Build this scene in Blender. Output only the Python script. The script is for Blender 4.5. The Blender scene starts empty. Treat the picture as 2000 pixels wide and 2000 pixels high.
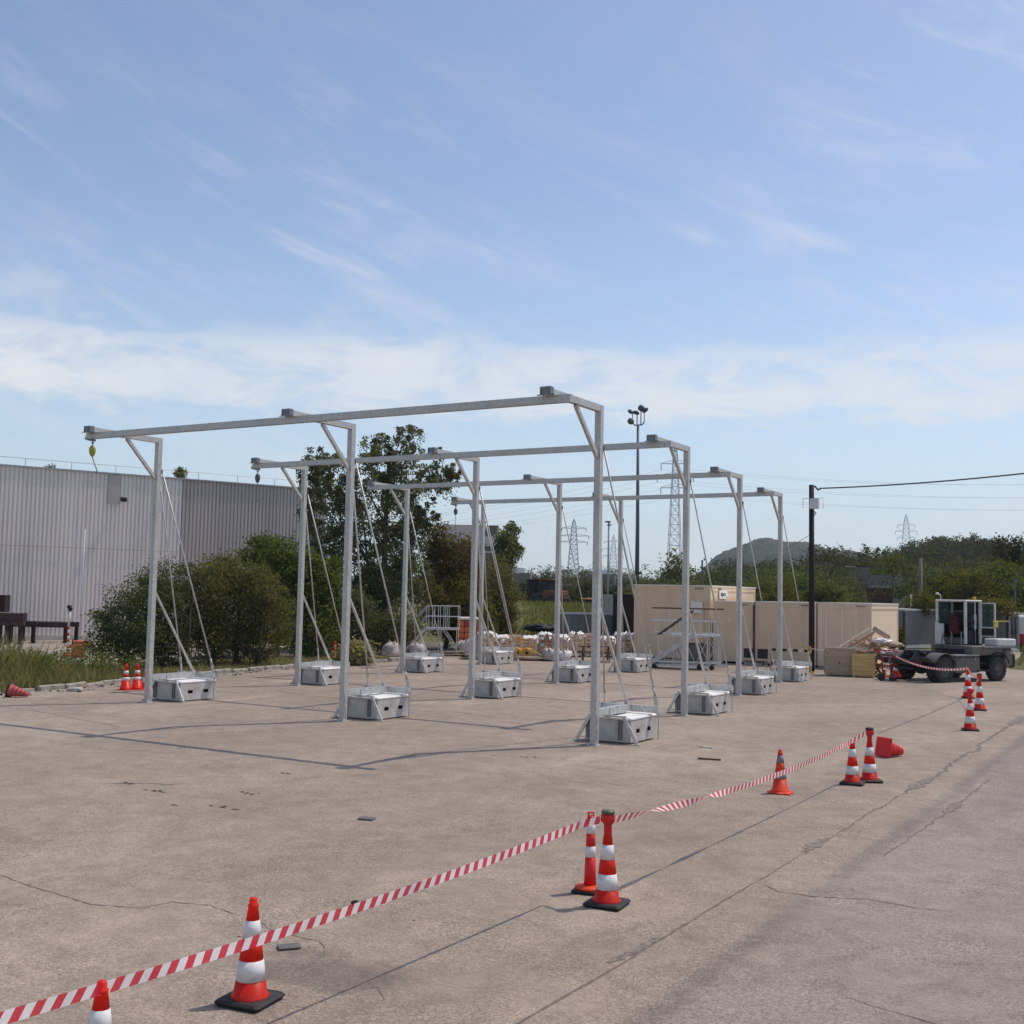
import bpy, math, random
import numpy as np
from mathutils import Vector, Matrix

# ------------------------------------------------------------------ scene, camera, world, sun
S = bpy.context.scene
COL = S.collection
PI = math.pi
cam_d = bpy.data.cameras.new('camera')
cam_d.sensor_width = 36.0
cam_d.lens = 40.1348
cam_d.clip_start = 0.1
cam_d.clip_end = 6000
cam = bpy.data.objects.new('camera', cam_d)
COL.objects.link(cam)
cam.matrix_world = Matrix([[0.857933, 0.0187394, 0.5134197, 0.0], [0.5133337, -0.072044, -0.8551597, 0.0], [0.0209637, 0.9972254, -0.0714284, 3.2], [0.0, 0.0, 0.0, 1.0]])
S.camera = cam
S.render.engine = 'CYCLES'
S.view_settings.view_transform = 'Standard'
S.view_settings.look = 'None'
S.view_settings.exposure = 0.0
S.view_settings.gamma = 1.0
S.view_settings.use_curve_mapping = False
S.cycles.max_bounces = 6
S.cycles.transparent_max_bounces = 12
S.cycles.volume_bounces = 0

SUN_EL = math.radians(61.0)
SUN_AZ = math.radians(32.3)          # clockwise from +Y
sun_d = bpy.data.lights.new('sun', 'SUN')
sun_d.energy = 2.95
sun_d.angle = math.radians(0.53)
sun_d.color = (1.0, 0.93, 0.82)
sun = bpy.data.objects.new('sun', sun_d)
COL.objects.link(sun)
to_sun = Vector((math.sin(SUN_AZ) * math.cos(SUN_EL), math.cos(SUN_AZ) * math.cos(SUN_EL), math.sin(SUN_EL)))
sun.rotation_euler = to_sun.to_track_quat('Z', 'Y').to_euler()
sun.location = to_sun * 60


class NT:
    """small helper that wires shader nodes"""
    def __init__(s, nt):
        s.t = nt; s.n = nt.nodes; s.l = nt.links
    def new(s, kind, **kw):
        n = s.n.new(kind)
        for k, v in kw.items():
            setattr(n, k, v)
        return n
    def put(s, sock, v):
        if hasattr(v, 'is_linked') or hasattr(v, 'links'):
            s.l.new(v, sock)
        elif isinstance(v, (tuple, list)) and len(v) == 3 and sock.type == 'RGBA':
            sock.default_value = (*v, 1)
        else:
            sock.default_value = v
    def math(s, op, a, b=0.0, c=None, clamp=False):
        n = s.new('ShaderNodeMath', operation=op, use_clamp=clamp)
        s.put(n.inputs[0], a); s.put(n.inputs[1], b)
        if c is not None: s.put(n.inputs[2], c)
        return n.outputs[0]
    def ramp(s, x, a, b, lo=0.0, hi=1.0, smooth=True):
        n = s.new('ShaderNodeMapRange', interpolation_type='SMOOTHSTEP' if smooth else 'LINEAR')
        s.put(n.inputs['Value'], x)
        n.inputs['From Min'].default_value = a; n.inputs['From Max'].default_value = b
        n.inputs['To Min'].default_value = lo; n.inputs['To Max'].default_value = hi
        return n.outputs[0]
    def noise(s, vec, scale, detail=4, rough=0.55, dist=0.0):
        n = s.new('ShaderNodeTexNoise')
        if vec is not None: s.put(n.inputs['Vector'], vec)
        n.inputs['Scale'].default_value = scale; n.inputs['Detail'].default_value = detail
        n.inputs['Roughness'].default_value = rough; n.inputs['Distortion'].default_value = dist
        return n.outputs['Fac']
    def mapping(s, vec, scale=(1, 1, 1), rot=(0, 0, 0), loc=(0, 0, 0)):
        n = s.new('ShaderNodeMapping')
        s.put(n.inputs['Vector'], vec)
        n.inputs['Scale'].default_value = scale; n.inputs['Rotation'].default_value = rot; n.inputs['Location'].default_value = loc
        return n.outputs[0]
    def mix(s, f, a, b, mode='MIX'):
        n = s.new('ShaderNodeMix', data_type='RGBA', blend_type=mode)
        s.put(n.inputs['Factor'], f); s.put(n.inputs[6], a); s.put(n.inputs[7], b)
        return n.outputs[2]


W = bpy.data.worlds.new('World')
S.world = W
W.use_nodes = True
w = NT(W.node_tree)
w.n.clear()
sky = w.new('ShaderNodeTexSky', sky_type='NISHITA', sun_disc=False)
sky.sun_elevation = SUN_EL
sky.sun_rotation = SUN_AZ
sky.altitude = 200
sky.air_density = 1.0
sky.dust_density = 1.2
sky.ozone_density = 1.6
tc = w.new('ShaderNodeTexCoord')
dirv = tc.outputs['Generated']
sep = w.new('ShaderNodeSeparateXYZ'); w.l.new(dirv, sep.inputs[0])
dx, dy, dz = sep.outputs
zc = w.math('ADD', w.math('MAXIMUM', dz, 0.0), 0.10)
px = w.math('DIVIDE', dx, zc); py = w.math('DIVIDE', dy, zc)
cmb = w.new('ShaderNodeCombineXYZ'); w.l.new(px, cmb.inputs[0]); w.l.new(py, cmb.inputs[1])
plane = cmb.outputs[0]
az = w.math('ARCTAN2', dx, dy); el = w.math('ARCSINE', dz)
cae = w.new('ShaderNodeCombineXYZ'); w.l.new(az, cae.inputs[0]); w.l.new(el, cae.inputs[1])
ae = cae.outputs[0]
# thin cirrus streaks high up
c1 = w.noise(w.mapping(w.mapping(ae, rot=(0, 0, math.radians(17))), scale=(1.5, 6.5, 1), loc=(3.1, 0.9, 0)), 2.3, 9, 0.60, 0.9)
c1b = w.noise(w.mapping(w.mapping(ae, rot=(0, 0, math.radians(24))), scale=(2.0, 11.0, 1), loc=(1.7, 5.9, 0)), 3.6, 8, 0.62, 0.7)
c2 = w.noise(w.mapping(ae, loc=(1.2, 7.7, 0)), 3.0, 4, 0.55, 0.4)
cirrus = w.math('MULTIPLY', w.math('ADD', w.ramp(c1, 0.46, 0.78, 0, 0.8), w.ramp(c1b, 0.50, 0.80, 0, 0.6)), w.ramp(c2, 0.36, 0.62, 0.12, 1.0))
cirrus = w.math('MINIMUM', cirrus, 1.0)
# a long low bank of cloud about ten degrees above the horizon
nb = w.noise(w.mapping(ae, scale=(1, 1.5, 1), loc=(2.35, 0.1, 0.2)), 4.2, 5, 0.55, 0.25)
nf = w.noise(w.mapping(ae, scale=(1, 2.6, 1), loc=(0.0, 0.3, 0.7)), 13.0, 9, 0.64, 0.5)
zz = w.math('ADD', dz, w.math('MULTIPLY', w.math('SUBTRACT', nb, 0.5), 0.060))
zz = w.math('ADD', zz, w.math('MULTIPLY', w.math('SUBTRACT', nf, 0.5), 0.075))
bank = w.math('MULTIPLY', w.ramp(zz, 0.143, 0.168), w.ramp(zz, 0.230, 0.204))
bank = w.math('MULTIPLY', bank, w.ramp(nf, 0.30, 0.62, 0.22, 1.0))
nl = w.noise(w.mapping(ae, loc=(5.3, 2.2, 0)), 2.4, 3, 0.5, 0.2)
bank = w.math('MULTIPLY', bank, w.ramp(nl, 0.36, 0.60, 0.72, 1.0))
# small puffs lower down
n3 = w.noise(w.mapping(dirv, scale=(1, 1, 2.2), loc=(4.6, 2.1, 0.0)), 5.5, 6, 0.6, 0.2)
puff = w.math('MULTIPLY', w.ramp(n3, 0.56, 0.70), w.math('MULTIPLY', w.ramp(dz, 0.04, 0.09), w.ramp(dz, 0.36, 0.14)))
cloud = w.math('MAXIMUM', w.math('MULTIPLY', bank, 0.95), w.math('MULTIPLY', puff, 0.5))
cloud = w.math('MAXIMUM', cloud, w.math('MULTIPLY', cirrus, 0.52))
veil = w.ramp(dz, 0.34, -0.02, 0.0, 0.62)
SKYK = 0.15
skyc = w.new('ShaderNodeVectorMath', operation='SCALE'); w.l.new(sky.outputs[0], skyc.inputs[0]); skyc.inputs['Scale'].default_value = SKYK
blue = w.mix(1.0, skyc.outputs[0], (1.06, 1.00, 1.01), 'MULTIPLY')
c_a = w.mix(veil, blue, (0.57, 0.75, 0.88))
c_b = w.mix(cloud, c_a, (0.82, 0.84, 0.87))
bg = w.new('ShaderNodeBackground'); w.l.new(c_b, bg.inputs[0]); bg.inputs[1].default_value = 1.0
wo = w.new('ShaderNodeOutputWorld'); w.l.new(bg.outputs[0], wo.inputs[0])

# ------------------------------------------------------------------ materials
MATS = {}


def finish(nt, b):
    o = nt.new('ShaderNodeOutputMaterial'); nt.l.new(b.outputs[0], o.inputs[0])


def mat(name, col, rough=0.6, metal=0.0, var=0.12, scale=6.0, bump=0.0, bscale=40.0, spec=0.4, dirt=None, dscale=2.0, damt=0.5, stretch=(1, 1, 1), trans=0.0, film=0.0):
    m = bpy.data.materials.new(name); m.use_nodes = True
    t = NT(m.node_tree); t.n.clear()
    tc = t.new('ShaderNodeTexCoord')
    v = t.mapping(tc.outputs['Object'], scale=stretch)
    n = t.noise(v, scale, 5, 0.6)
    lo = tuple(c * (1 - var) for c in col); hi = tuple(min(1, c * (1 + var)) for c in col)
    c = t.mix(t.ramp(n, 0.3, 0.7), lo, hi)
    if dirt is not None:
        d = t.noise(t.mapping(tc.outputs['Object'], scale=stretch, loc=(3, 5, 1)), dscale, 6, 0.65, 0.4)
        c = t.mix(t.ramp(d, 0.48, 0.72, 0.0, damt), c, dirt)
    b = t.new('ShaderNodeBsdfPrincipled')
    t.l.new(c, b.inputs['Base Color'])
    b.inputs['Metallic'].default_value = metal
    b.inputs['Specular IOR Level'].default_value = spec
    t.put(b.inputs['Roughness'], t.ramp(n, 0.2, 0.8, max(0.05, rough - 0.1), min(1, rough + 0.1)))
    if bump:
        bn = t.noise(v, bscale, 4, 0.6)
        bp = t.new('ShaderNodeBump'); bp.inputs['Strength'].default_value = bump; bp.inputs['Distance'].default_value = 0.02
        t.l.new(bn, bp.inputs['Height']); t.l.new(bp.outputs[0], b.inputs['Normal'])
    if trans:
        tr = t.new('ShaderNodeBsdfTranslucent'); t.l.new(c, tr.inputs[0])
        mx = t.new('ShaderNodeMixShader'); mx.inputs[0].default_value = trans
        t.l.new(b.outputs[0], mx.inputs[1]); t.l.new(tr.outputs[0], mx.inputs[2]); b = mx
    if film:
        tp = t.new('ShaderNodeBsdfTransparent'); m2 = t.new('ShaderNodeMixShader'); m2.inputs[0].default_value = film
        t.l.new(b.outputs[0], m2.inputs[1]); t.l.new(tp.outputs[0], m2.inputs[2]); b = m2
    finish(t, b)
    MATS[name] = m
    return m


def leafmat(name, ca, cb, trans=0.35):
    m = bpy.data.materials.new(name); m.use_nodes = True
    t = NT(m.node_tree); t.n.clear()
    a = t.new('ShaderNodeAttribute', attribute_name='tint')
    c = t.mix(a.outputs['Fac'], ca, cb)
    b = t.new('ShaderNodeBsdfPrincipled'); t.l.new(c, b.inputs['Base Color'])
    b.inputs['Roughness'].default_value = 0.75; b.inputs['Specular IOR Level'].default_value = 0.10
    tr = t.new('ShaderNodeBsdfTranslucent'); t.l.new(t.mix(1.0, c, (1.2, 1.25, 0.7), 'MULTIPLY'), tr.inputs[0])
    mx = t.new('ShaderNodeMixShader'); mx.inputs[0].default_value = trans
    t.l.new(b.outputs[0], mx.inputs[1]); t.l.new(tr.outputs[0], mx.inputs[2])
    finish(t, mx)
    MATS[name] = m
    return m


def glassmat(name, col, rough=0.05, alpha=0.35):
    m = bpy.data.materials.new(name); m.use_nodes = True
    t = NT(m.node_tree); t.n.clear()
    b = t.new('ShaderNodeBsdfPrincipled'); b.inputs['Base Color'].default_value = (*col, 1)
    b.inputs['Roughness'].default_value = rough; b.inputs['Specular IOR Level'].default_value = 0.6
    tr = t.new('ShaderNodeBsdfTransparent'); tr.inputs[0].default_value = (0.85, 0.93, 0.92, 1)
    mx = t.new('ShaderNodeMixShader'); mx.inputs[0].default_value = alpha
    t.l.new(tr.outputs[0], mx.inputs[1]); t.l.new(b.outputs[0], mx.inputs[2])
    finish(t, mx)
    MATS[name] = m
    return m


mat('galvanised', (0.50, 0.485, 0.455), 0.42, 0.30, 0.16, 14, 0.06, 60, dirt=(0.30, 0.29, 0.275), dscale=2.2, damt=0.40)
mat('galvanised_bright', (0.56, 0.56, 0.54), 0.38, 0.40, 0.18, 14, dirt=(0.34, 0.34, 0.33), dscale=6, damt=0.5)
mat('galvanised_dark', (0.19, 0.20, 0.21), 0.45, 0.5, 0.12, 9)
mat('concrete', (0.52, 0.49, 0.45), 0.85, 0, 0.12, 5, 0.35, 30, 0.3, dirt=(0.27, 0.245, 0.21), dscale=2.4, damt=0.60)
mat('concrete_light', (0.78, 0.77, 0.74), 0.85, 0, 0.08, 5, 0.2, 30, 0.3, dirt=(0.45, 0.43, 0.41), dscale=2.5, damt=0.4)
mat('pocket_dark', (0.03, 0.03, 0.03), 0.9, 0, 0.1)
mat('cone_red', (0.95, 0.038, 0.017), 0.40, 0, 0.05, 8, dirt=(0.50, 0.06, 0.04), dscale=9, damt=0.40, trans=0.50)
mat('cone_crimson', (0.85, 0.034, 0.034), 0.42, 0, 0.10, 8, dirt=(0.34, 0.03, 0.03), dscale=7, damt=0.45, trans=0.25)
mat('cone_orange', (0.90, 0.080, 0.024), 0.5, 0, 0.10, 8, dirt=(0.34, 0.07, 0.05), dscale=6, damt=0.55, trans=0.3)
mat('cone_white', (0.84, 0.82, 0.80), 0.35, 0, 0.04, 10, dirt=(0.46, 0.43, 0.40), dscale=9, damt=0.45, trans=0.15)
mat('cone_grey', (0.26, 0.25, 0.26), 0.45, 0.1, 0.12, 14, dirt=(0.14, 0.13, 0.13), dscale=6, damt=0.5)
mat('cone_faded', (0.46, 0.085, 0.075), 0.6, 0, 0.15, 6, dirt=(0.24, 0.07, 0.06), dscale=5, damt=0.5)
mat('rubber', (0.022, 0.021, 0.020), 0.7, 0, 0.2, 9, 0.2, 60, dirt=(0.12, 0.105, 0.09), dscale=4, damt=0.45)
mat('olive_cap', (0.10, 0.10, 0.055), 0.45, 0, 0.1)
mat('tape_red', (0.70, 0.022, 0.05), 0.35, 0, 0.05, trans=0.3, film=0.10)
mat('tape_white', (0.88, 0.85, 0.82), 0.35, 0, 0.05, 3, dirt=(0.62, 0.58, 0.55), dscale=2, damt=0.35, trans=0.3, film=0.12)
mat('cladding', (0.76, 0.70, 0.64), 0.55, 0.0, 0.06, 0.6, stretch=(1, 1, 0.15), dirt=(0.52, 0.48, 0.48), dscale=0.5, damt=0.45)
mat('cladding_old', (0.47, 0.42, 0.385), 0.6, 0.0, 0.06, 0.6, stretch=(1, 1, 0.15), dirt=(0.38, 0.35, 0.34), dscale=0.5, damt=0.45)
mat('roof_trim', (0.40, 0.40, 0.42), 0.5, 0.2, 0.06)
mat('rail_steel', (0.30, 0.30, 0.31), 0.5, 0.4, 0.06)
mat('rust', (0.075, 0.042, 0.036), 0.85, 0.1, 0.35, 4, 0.2, 30, dirt=(0.03, 0.02, 0.018), dscale=3, damt=0.6)
mat('rust_dark', (0.030, 0.018, 0.016), 0.85, 0.1, 0.35, 4)
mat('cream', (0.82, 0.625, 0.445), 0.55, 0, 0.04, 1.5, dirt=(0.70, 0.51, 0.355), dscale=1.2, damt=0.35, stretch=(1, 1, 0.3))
mat('cream_darker', (0.74, 0.555, 0.37), 0.55, 0, 0.04, 1.5, dirt=(0.63, 0.46, 0.305), dscale=1.2, damt=0.35, stretch=(1, 1, 0.3))  # darker cream paint of the tall cabin and two left low ones
mat('cream_batten', (0.88, 0.70, 0.53), 0.5, 0, 0.04, 2)
mat('broken_edge', (0.200, 0.162, 0.134), 0.95, 0, 0.4, 14, 0.6, 30)
mat('pole_wood', (0.13, 0.115, 0.095), 0.85, 0, 0.2, 4)
mat('cream_trim', (0.80, 0.75, 0.65), 0.5, 0, 0.05, 2)
mat('grey_panel', (0.185, 0.18, 0.18), 0.6, 0, 0.05, 1.0, dirt=(0.19, 0.19, 0.20), dscale=0.8, damt=0.4)
mat('white_panel', (0.62, 0.62, 0.62), 0.5, 0, 0.05, 2)
mat('sign_white', (0.80, 0.79, 0.77), 0.5, 0, 0.02)
mat('print_dark', (0.045, 0.04, 0.045), 0.6, 0, 0.05)
mat('black_pole', (0.020, 0.016, 0.015), 0.8, 0, 0.3, 5, 0.2, 30, stretch=(1, 1, 0.1))
mat('mast_steel', (0.10, 0.115, 0.13), 0.5, 0.3, 0.1)
mat('pylon_steel', (0.42, 0.45, 0.48), 0.55, 0.3, 0.1)
mat('wire', (0.10, 0.10, 0.105), 0.6, 0, 0.1)
mat('wood_grey', (0.42, 0.315, 0.225), 0.85, 0, 0.22, 6, 0.15, 40, stretch=(0.3, 1, 6), dirt=(0.14, 0.10, 0.08), dscale=2, damt=0.5)
mat('wood_yellow', (0.62, 0.43, 0.18), 0.8, 0, 0.2, 5, 0.1, 40, stretch=(0.3, 1, 6), dirt=(0.28, 0.18, 0.08), dscale=2, damt=0.5)
mat('wood_light', (0.70, 0.56, 0.40), 0.8, 0, 0.2, 5, 0.1, 40, stretch=(1, 1, 3), dirt=(0.34, 0.24, 0.15), dscale=2, damt=0.4)
mat('wood_warm', (0.46, 0.30, 0.17), 0.8, 0, 0.25, 5, 0.1, 40, dirt=(0.26, 0.15, 0.08), dscale=2, damt=0.5)
mat('wood_orange', (0.68, 0.40, 0.13), 0.75, 0, 0.3, 4)
mat('wood_dark', (0.085, 0.040, 0.028), 0.75, 0, 0.25, 5)
mat('plastic_white', (0.74, 0.70, 0.67), 0.35, 0, 0.10, 8, 0.3, 12, dirt=(0.42, 0.36, 0.32), dscale=3, damt=0.4)
mat('bag_fabric', (0.46, 0.40, 0.37), 0.8, 0, 0.12, 6, 0.4, 14, dirt=(0.32, 0.25, 0.23), dscale=3, damt=0.4)
mat('crate_red', (0.42, 0.06, 0.045), 0.5, 0, 0.2, 6)
mat('crate_orange', (0.62, 0.17, 0.045), 0.5, 0, 0.2, 6)
mat('machine_yellow', (0.62, 0.30, 0.02), 0.5, 0, 0.15, 5, dirt=(0.3, 0.15, 0.03), dscale=5, damt=0.4)
mat('lamp_yellow', (0.62, 0.48, 0.10), 0.5, 0, 0.1, 5)
mat('hoist_green', (0.30, 0.34, 0.03), 0.5, 0, 0.3, 12, dirt=(0.08, 0.09, 0.02), dscale=9, damt=0.6)
mat('barrier_orange', (0.55, 0.13, 0.06), 0.6, 0, 0.2, 5)
mat('rust_orange', (0.13, 0.055, 0.025), 0.8, 0, 0.3, 2)
mat('truck_body', (0.135, 0.118, 0.102), 0.5, 0.1, 0.10, 4, dirt=(0.12, 0.10, 0.085), dscale=3, damt=0.5)
mat('truck_white', (0.66, 0.64, 0.60), 0.4, 0.0, 0.08, 4, dirt=(0.34, 0.31, 0.28), dscale=4, damt=0.5)
mat('truck_dark', (0.020, 0.019, 0.019), 0.65, 0.1, 0.2, 5, dirt=(0.06, 0.05, 0.045), dscale=3, damt=0.4)
mat('fender', (0.105, 0.093, 0.082), 0.6, 0, 0.15, 5)
mat('tyre', (0.032, 0.030, 0.029), 0.8, 0, 0.2, 8, 0.1, 40, dirt=(0.085, 0.075, 0.065), dscale=5, damt=0.4)
mat('rim', (0.12, 0.11, 0.105), 0.6, 0.2, 0.2, 6)
mat('seat_red', (0.09, 0.018, 0.020), 0.8, 0, 0.2)
mat('cart_red', (0.42, 0.02, 0.03), 0.45, 0, 0.12)
mat('chair_black', (0.018, 0.018, 0.018), 0.7, 0, 0.1)
mat('roof_grey', (0.16, 0.15, 0.15), 0.8, 0, 0.12, 1.5)
mat('roof_dark', (0.20, 0.185, 0.165), 0.85, 0, 0.15, 2)
mat('wall_brown', (0.20, 0.155, 0.135), 0.85, 0, 0.15, 2, dirt=(0.13, 0.10, 0.09), dscale=1, damt=0.4)
mat('stone_wall', (0.30, 0.26, 0.22), 0.9, 0, 0.25, 3, 0.4, 6)
mat('grey_wall', (0.19, 0.155, 0.125), 0.85, 0, 0.12, 1)
mat('black_metal', (0.012, 0.012, 0.013), 0.7, 0, 0.1)
mat('fence_grey', (0.23, 0.235, 0.235), 0.6, 0.1, 0.08, 3)
mat('shed_grey', (0.24, 0.245, 0.235), 0.65, 0.1, 0.12, 1.0)
mat('bark', (0.070, 0.055, 0.042), 0.9, 0, 0.3, 6, 0.5, 20, stretch=(1, 1, 0.3))
mat('bark_birch', (0.36, 0.33, 0.30), 0.85, 0, 0.25, 5, 0.3, 20, stretch=(1, 1, 3), dirt=(0.06, 0.055, 0.05), dscale=3, damt=0.9)
mat('crack', (0.165, 0.133, 0.110), 0.95, 0, 0.25, 8)
mat('dark_strip', (0.140, 0.118, 0.102), 0.9, 0, 0.25, 6)
mat('chalk', (0.52, 0.46, 0.38), 0.95, 0, 0.2, 14)
mat('debris', (0.050, 0.038, 0.032), 0.9, 0, 0.4, 12, 0.5, 40)
mat('slab_grey', (0.13, 0.12, 0.115), 0.7, 0, 0.15, 8)
mat('stone', (0.42, 0.38, 0.34), 0.9, 0, 0.25, 5, 0.4, 20)
mat('kerbstone', (0.30, 0.265, 0.22), 0.9, 0, 0.2, 4, 0.4, 25, dirt=(0.14, 0.12, 0.09), dscale=2, damt=0.6)

leafmat('leaf_olive', (0.066, 0.076, 0.025), (0.195, 0.188, 0.065), 0.42)
leafmat('leaf_dark', (0.047, 0.059, 0.027), (0.155, 0.161, 0.065), 0.42)
leafmat('leaf_green', (0.061, 0.081, 0.022), (0.177, 0.194, 0.046), 0.42)
leafmat('leaf_birch', (0.070, 0.078, 0.040), (0.190, 0.192, 0.085), 0.42)
leafmat('leaf_brown', (0.078, 0.064, 0.026), (0.165, 0.135, 0.060), 0.42)
leafmat('leaf_yellow', (0.074, 0.072, 0.015), (0.186, 0.155, 0.037), 0.42)
leafmat('leaf_bright', (0.059, 0.071, 0.014), (0.162, 0.153, 0.033), 0.42)
leafmat('leaf_wood', (0.027, 0.031, 0.015), (0.117, 0.107, 0.050), 0.42)
leafmat('grass_blade', (0.200, 0.175, 0.069), (0.425, 0.350, 0.175), 0.35)
leafmat('grass_green', (0.119, 0.131, 0.033), (0.269, 0.256, 0.088), 0.35)
glassmat('glass', (0.02, 0.025, 0.025), 0.06, 0.62)
glassmat('glass_teal', (0.05, 0.10, 0.10), 0.05, 0.30)


def ground_mat():
    m = bpy.data.materials.new('yard_asphalt'); m.use_nodes = True
    t = NT(m.node_tree); t.n.clear()
    tc = t.new('ShaderNodeTexCoord'); P = tc.outputs['Object']
    sp = t.new('ShaderNodeSeparateXYZ'); t.l.new(P, sp.inputs[0])
    x, y = sp.outputs[0], sp.outputs[1]
    big = t.noise(P, 0.11, 4, 0.55, 0.3)
    mid = t.noise(P, 0.9, 6, 0.62, 0.5)
    stk = t.noise(t.mapping(P, scale=(1.0, 0.35, 1)), 0.45, 6, 0.6, 0.6)
    fine = t.noise(P, 42.0, 3, 0.75)
    vor = t.new('ShaderNodeTexVoronoi', feature='F1'); t.l.new(P, vor.inputs['Vector']); vor.inputs['Scale'].default_value = 62.0
    vc = t.new('ShaderNodeSeparateColor'); t.l.new(vor.outputs['Color'], vc.inputs[0])
    # worn paving on the yard side, greyer road on the right of the joint
    edge = t.math('ADD', x, t.math('MULTIPLY', t.math('SUBTRACT', mid, 0.5), 0.7))
    road = t.ramp(edge, -3.75, -3.35)
    yard = t.mix(t.ramp(big, 0.35, 0.65), (0.284, 0.223, 0.174), (0.332, 0.263, 0.208))
    yard = t.mix(t.ramp(mid, 0.42, 0.70, 0.0, 0.6), yard, (0.250, 0.197, 0.154))
    red = t.noise(t.mapping(P, loc=(9, 3, 0)), 0.17, 4, 0.6, 0.4)
    yard = t.mix(t.ramp(red, 0.58, 0.76, 0.0, 0.45), yard, (0.345, 0.238, 0.185))
    rd = t.mix(t.ramp(mid, 0.35, 0.70), (0.272, 0.226, 0.188), (0.238, 0.200, 0.170))
    c = t.mix(road, yard, rd)
    # pale worn patches and dark damp stains
    c = t.mix(t.ramp(stk, 0.56, 0.74, 0.0, 0.65), c, (0.40, 0.325, 0.25))
    dk = t.noise(t.mapping(P, loc=(2.2, 8.1, 0)), 0.55, 7, 0.66, 0.8)
    c = t.mix(t.ramp(dk, 0.57, 0.76, 0.0, 0.50), c, (0.165, 0.134, 0.110))
    # an oil stain beside the near cone
    oil = t.math('ADD', t.math('POWER', t.math('DIVIDE', t.math('ADD', x, 6.35), 0.75), 2.0), t.math('POWER', t.math('DIVIDE', t.math('SUBTRACT', y, 7.75), 0.42), 2.0))
    oil = t.math('ADD', oil, t.math('MULTIPLY', t.math('SUBTRACT', dk, 0.5), 5.0))
    c = t.mix(t.ramp(oil, 1.5, 0.3, 0.0, 0.62), c, (0.115, 0.095, 0.080))
    # long wheel-worn dirt band that follows the road edge
    wv = t.noise(t.mapping(P, scale=(1, 0.25, 1)), 0.8, 5, 0.6)
    bx = t.math('ADD', t.math('ADD', x, 3.62), t.math('MULTIPLY', t.math('SUBTRACT', wv, 0.5), 0.35))
    band = t.math('MULTIPLY', t.ramp(t.math('ABSOLUTE', bx), 0.22, 0.02), t.ramp(t.noise(P, 0.35, 3, 0.5), 0.25, 0.6, 0.45, 1.0))
    c = t.mix(t.math('MULTIPLY', band, 0.55), c, (0.145, 0.120, 0.112))
    # aggregate: light and dark stones
    coarse = t.noise(P, 17.0, 3, 0.6)
    amt = t.ramp(t.noise(P, 0.7, 3, 0.6), 0.3, 0.7, 0.35, 1.0)
    agg = t.ramp(vc.outputs[0], 0.0, 1.0, 0.58, 1.38, False)
    agg = t.math('ADD', 1.0, t.math('MULTIPLY', t.math('SUBTRACT', agg, 1.0), amt))
    agg = t.math('MULTIPLY', agg, t.ramp(fine, 0.25, 0.75, 0.84, 1.16, False))
    agg = t.math('MULTIPLY', agg, t.ramp(coarse, 0.28, 0.72, 0.90, 1.10, False))
    m2 = t.noise(t.mapping(P, loc=(4.4, 1.3, 0)), 2.3, 7, 0.70, 0.4)
    agg = t.math('MULTIPLY', agg, t.ramp(m2, 0.30, 0.70, 0.86, 1.13))
    m3 = t.noise(t.mapping(P, scale=(1, 0.6, 1), loc=(7.7, 2.9, 0)), 0.28, 5, 0.6, 0.8)
    agg = t.math('MULTIPLY', agg, t.ramp(m3, 0.32, 0.68, 0.89, 1.08))
    sc = t.new('ShaderNodeVectorMath', operation='SCALE'); t.l.new(c, sc.inputs[0]); t.l.new(agg, sc.inputs['Scale'])
    b = t.new('ShaderNodeBsdfPrincipled'); t.l.new(sc.outputs[0], b.inputs['Base Color'])
    b.inputs['Roughness'].default_value = 0.88; b.inputs['Specular IOR Level'].default_value = 0.3
    hgt = t.math('ADD', t.math('MULTIPLY', vc.outputs[0], 0.5), t.math('MULTIPLY', mid, 2.0))
    bp = t.new('ShaderNodeBump'); bp.inputs['Strength'].default_value = 0.45; bp.inputs['Distance'].default_value = 0.012
    t.l.new(hgt, bp.inputs['Height']); t.l.new(bp.outputs[0], b.inputs['Normal'])
    finish(t, b)
    MATS['yard_asphalt'] = m


ground_mat()
mat('field', (0.105, 0.100, 0.042), 0.95, 0, 0.3, 0.12, dirt=(0.16, 0.13, 0.08), dscale=0.05, damt=0.6)
mat('soil', (0.125, 0.098, 0.070), 0.95, 0, 0.3, 0.8, 0.5, 8, dirt=(0.07, 0.065, 0.03), dscale=0.6, damt=0.7)
mat('apron', (0.29, 0.245, 0.205), 0.9, 0, 0.12, 0.5, 0.2, 20, dirt=(0.20, 0.16, 0.13), dscale=0.4, damt=0.5)
mat('turf', (0.105, 0.110, 0.034), 0.95, 0, 0.35, 0.6, 0.5, 5, dirt=(0.17, 0.145, 0.06), dscale=0.35, damt=0.6)
mat('hill_forest', (0.034, 0.042, 0.026), 0.95, 0, 0.4, 0.06, 0.6, 0.15, dirt=(0.02, 0.028, 0.018), dscale=0.03, damt=0.7)


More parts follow.
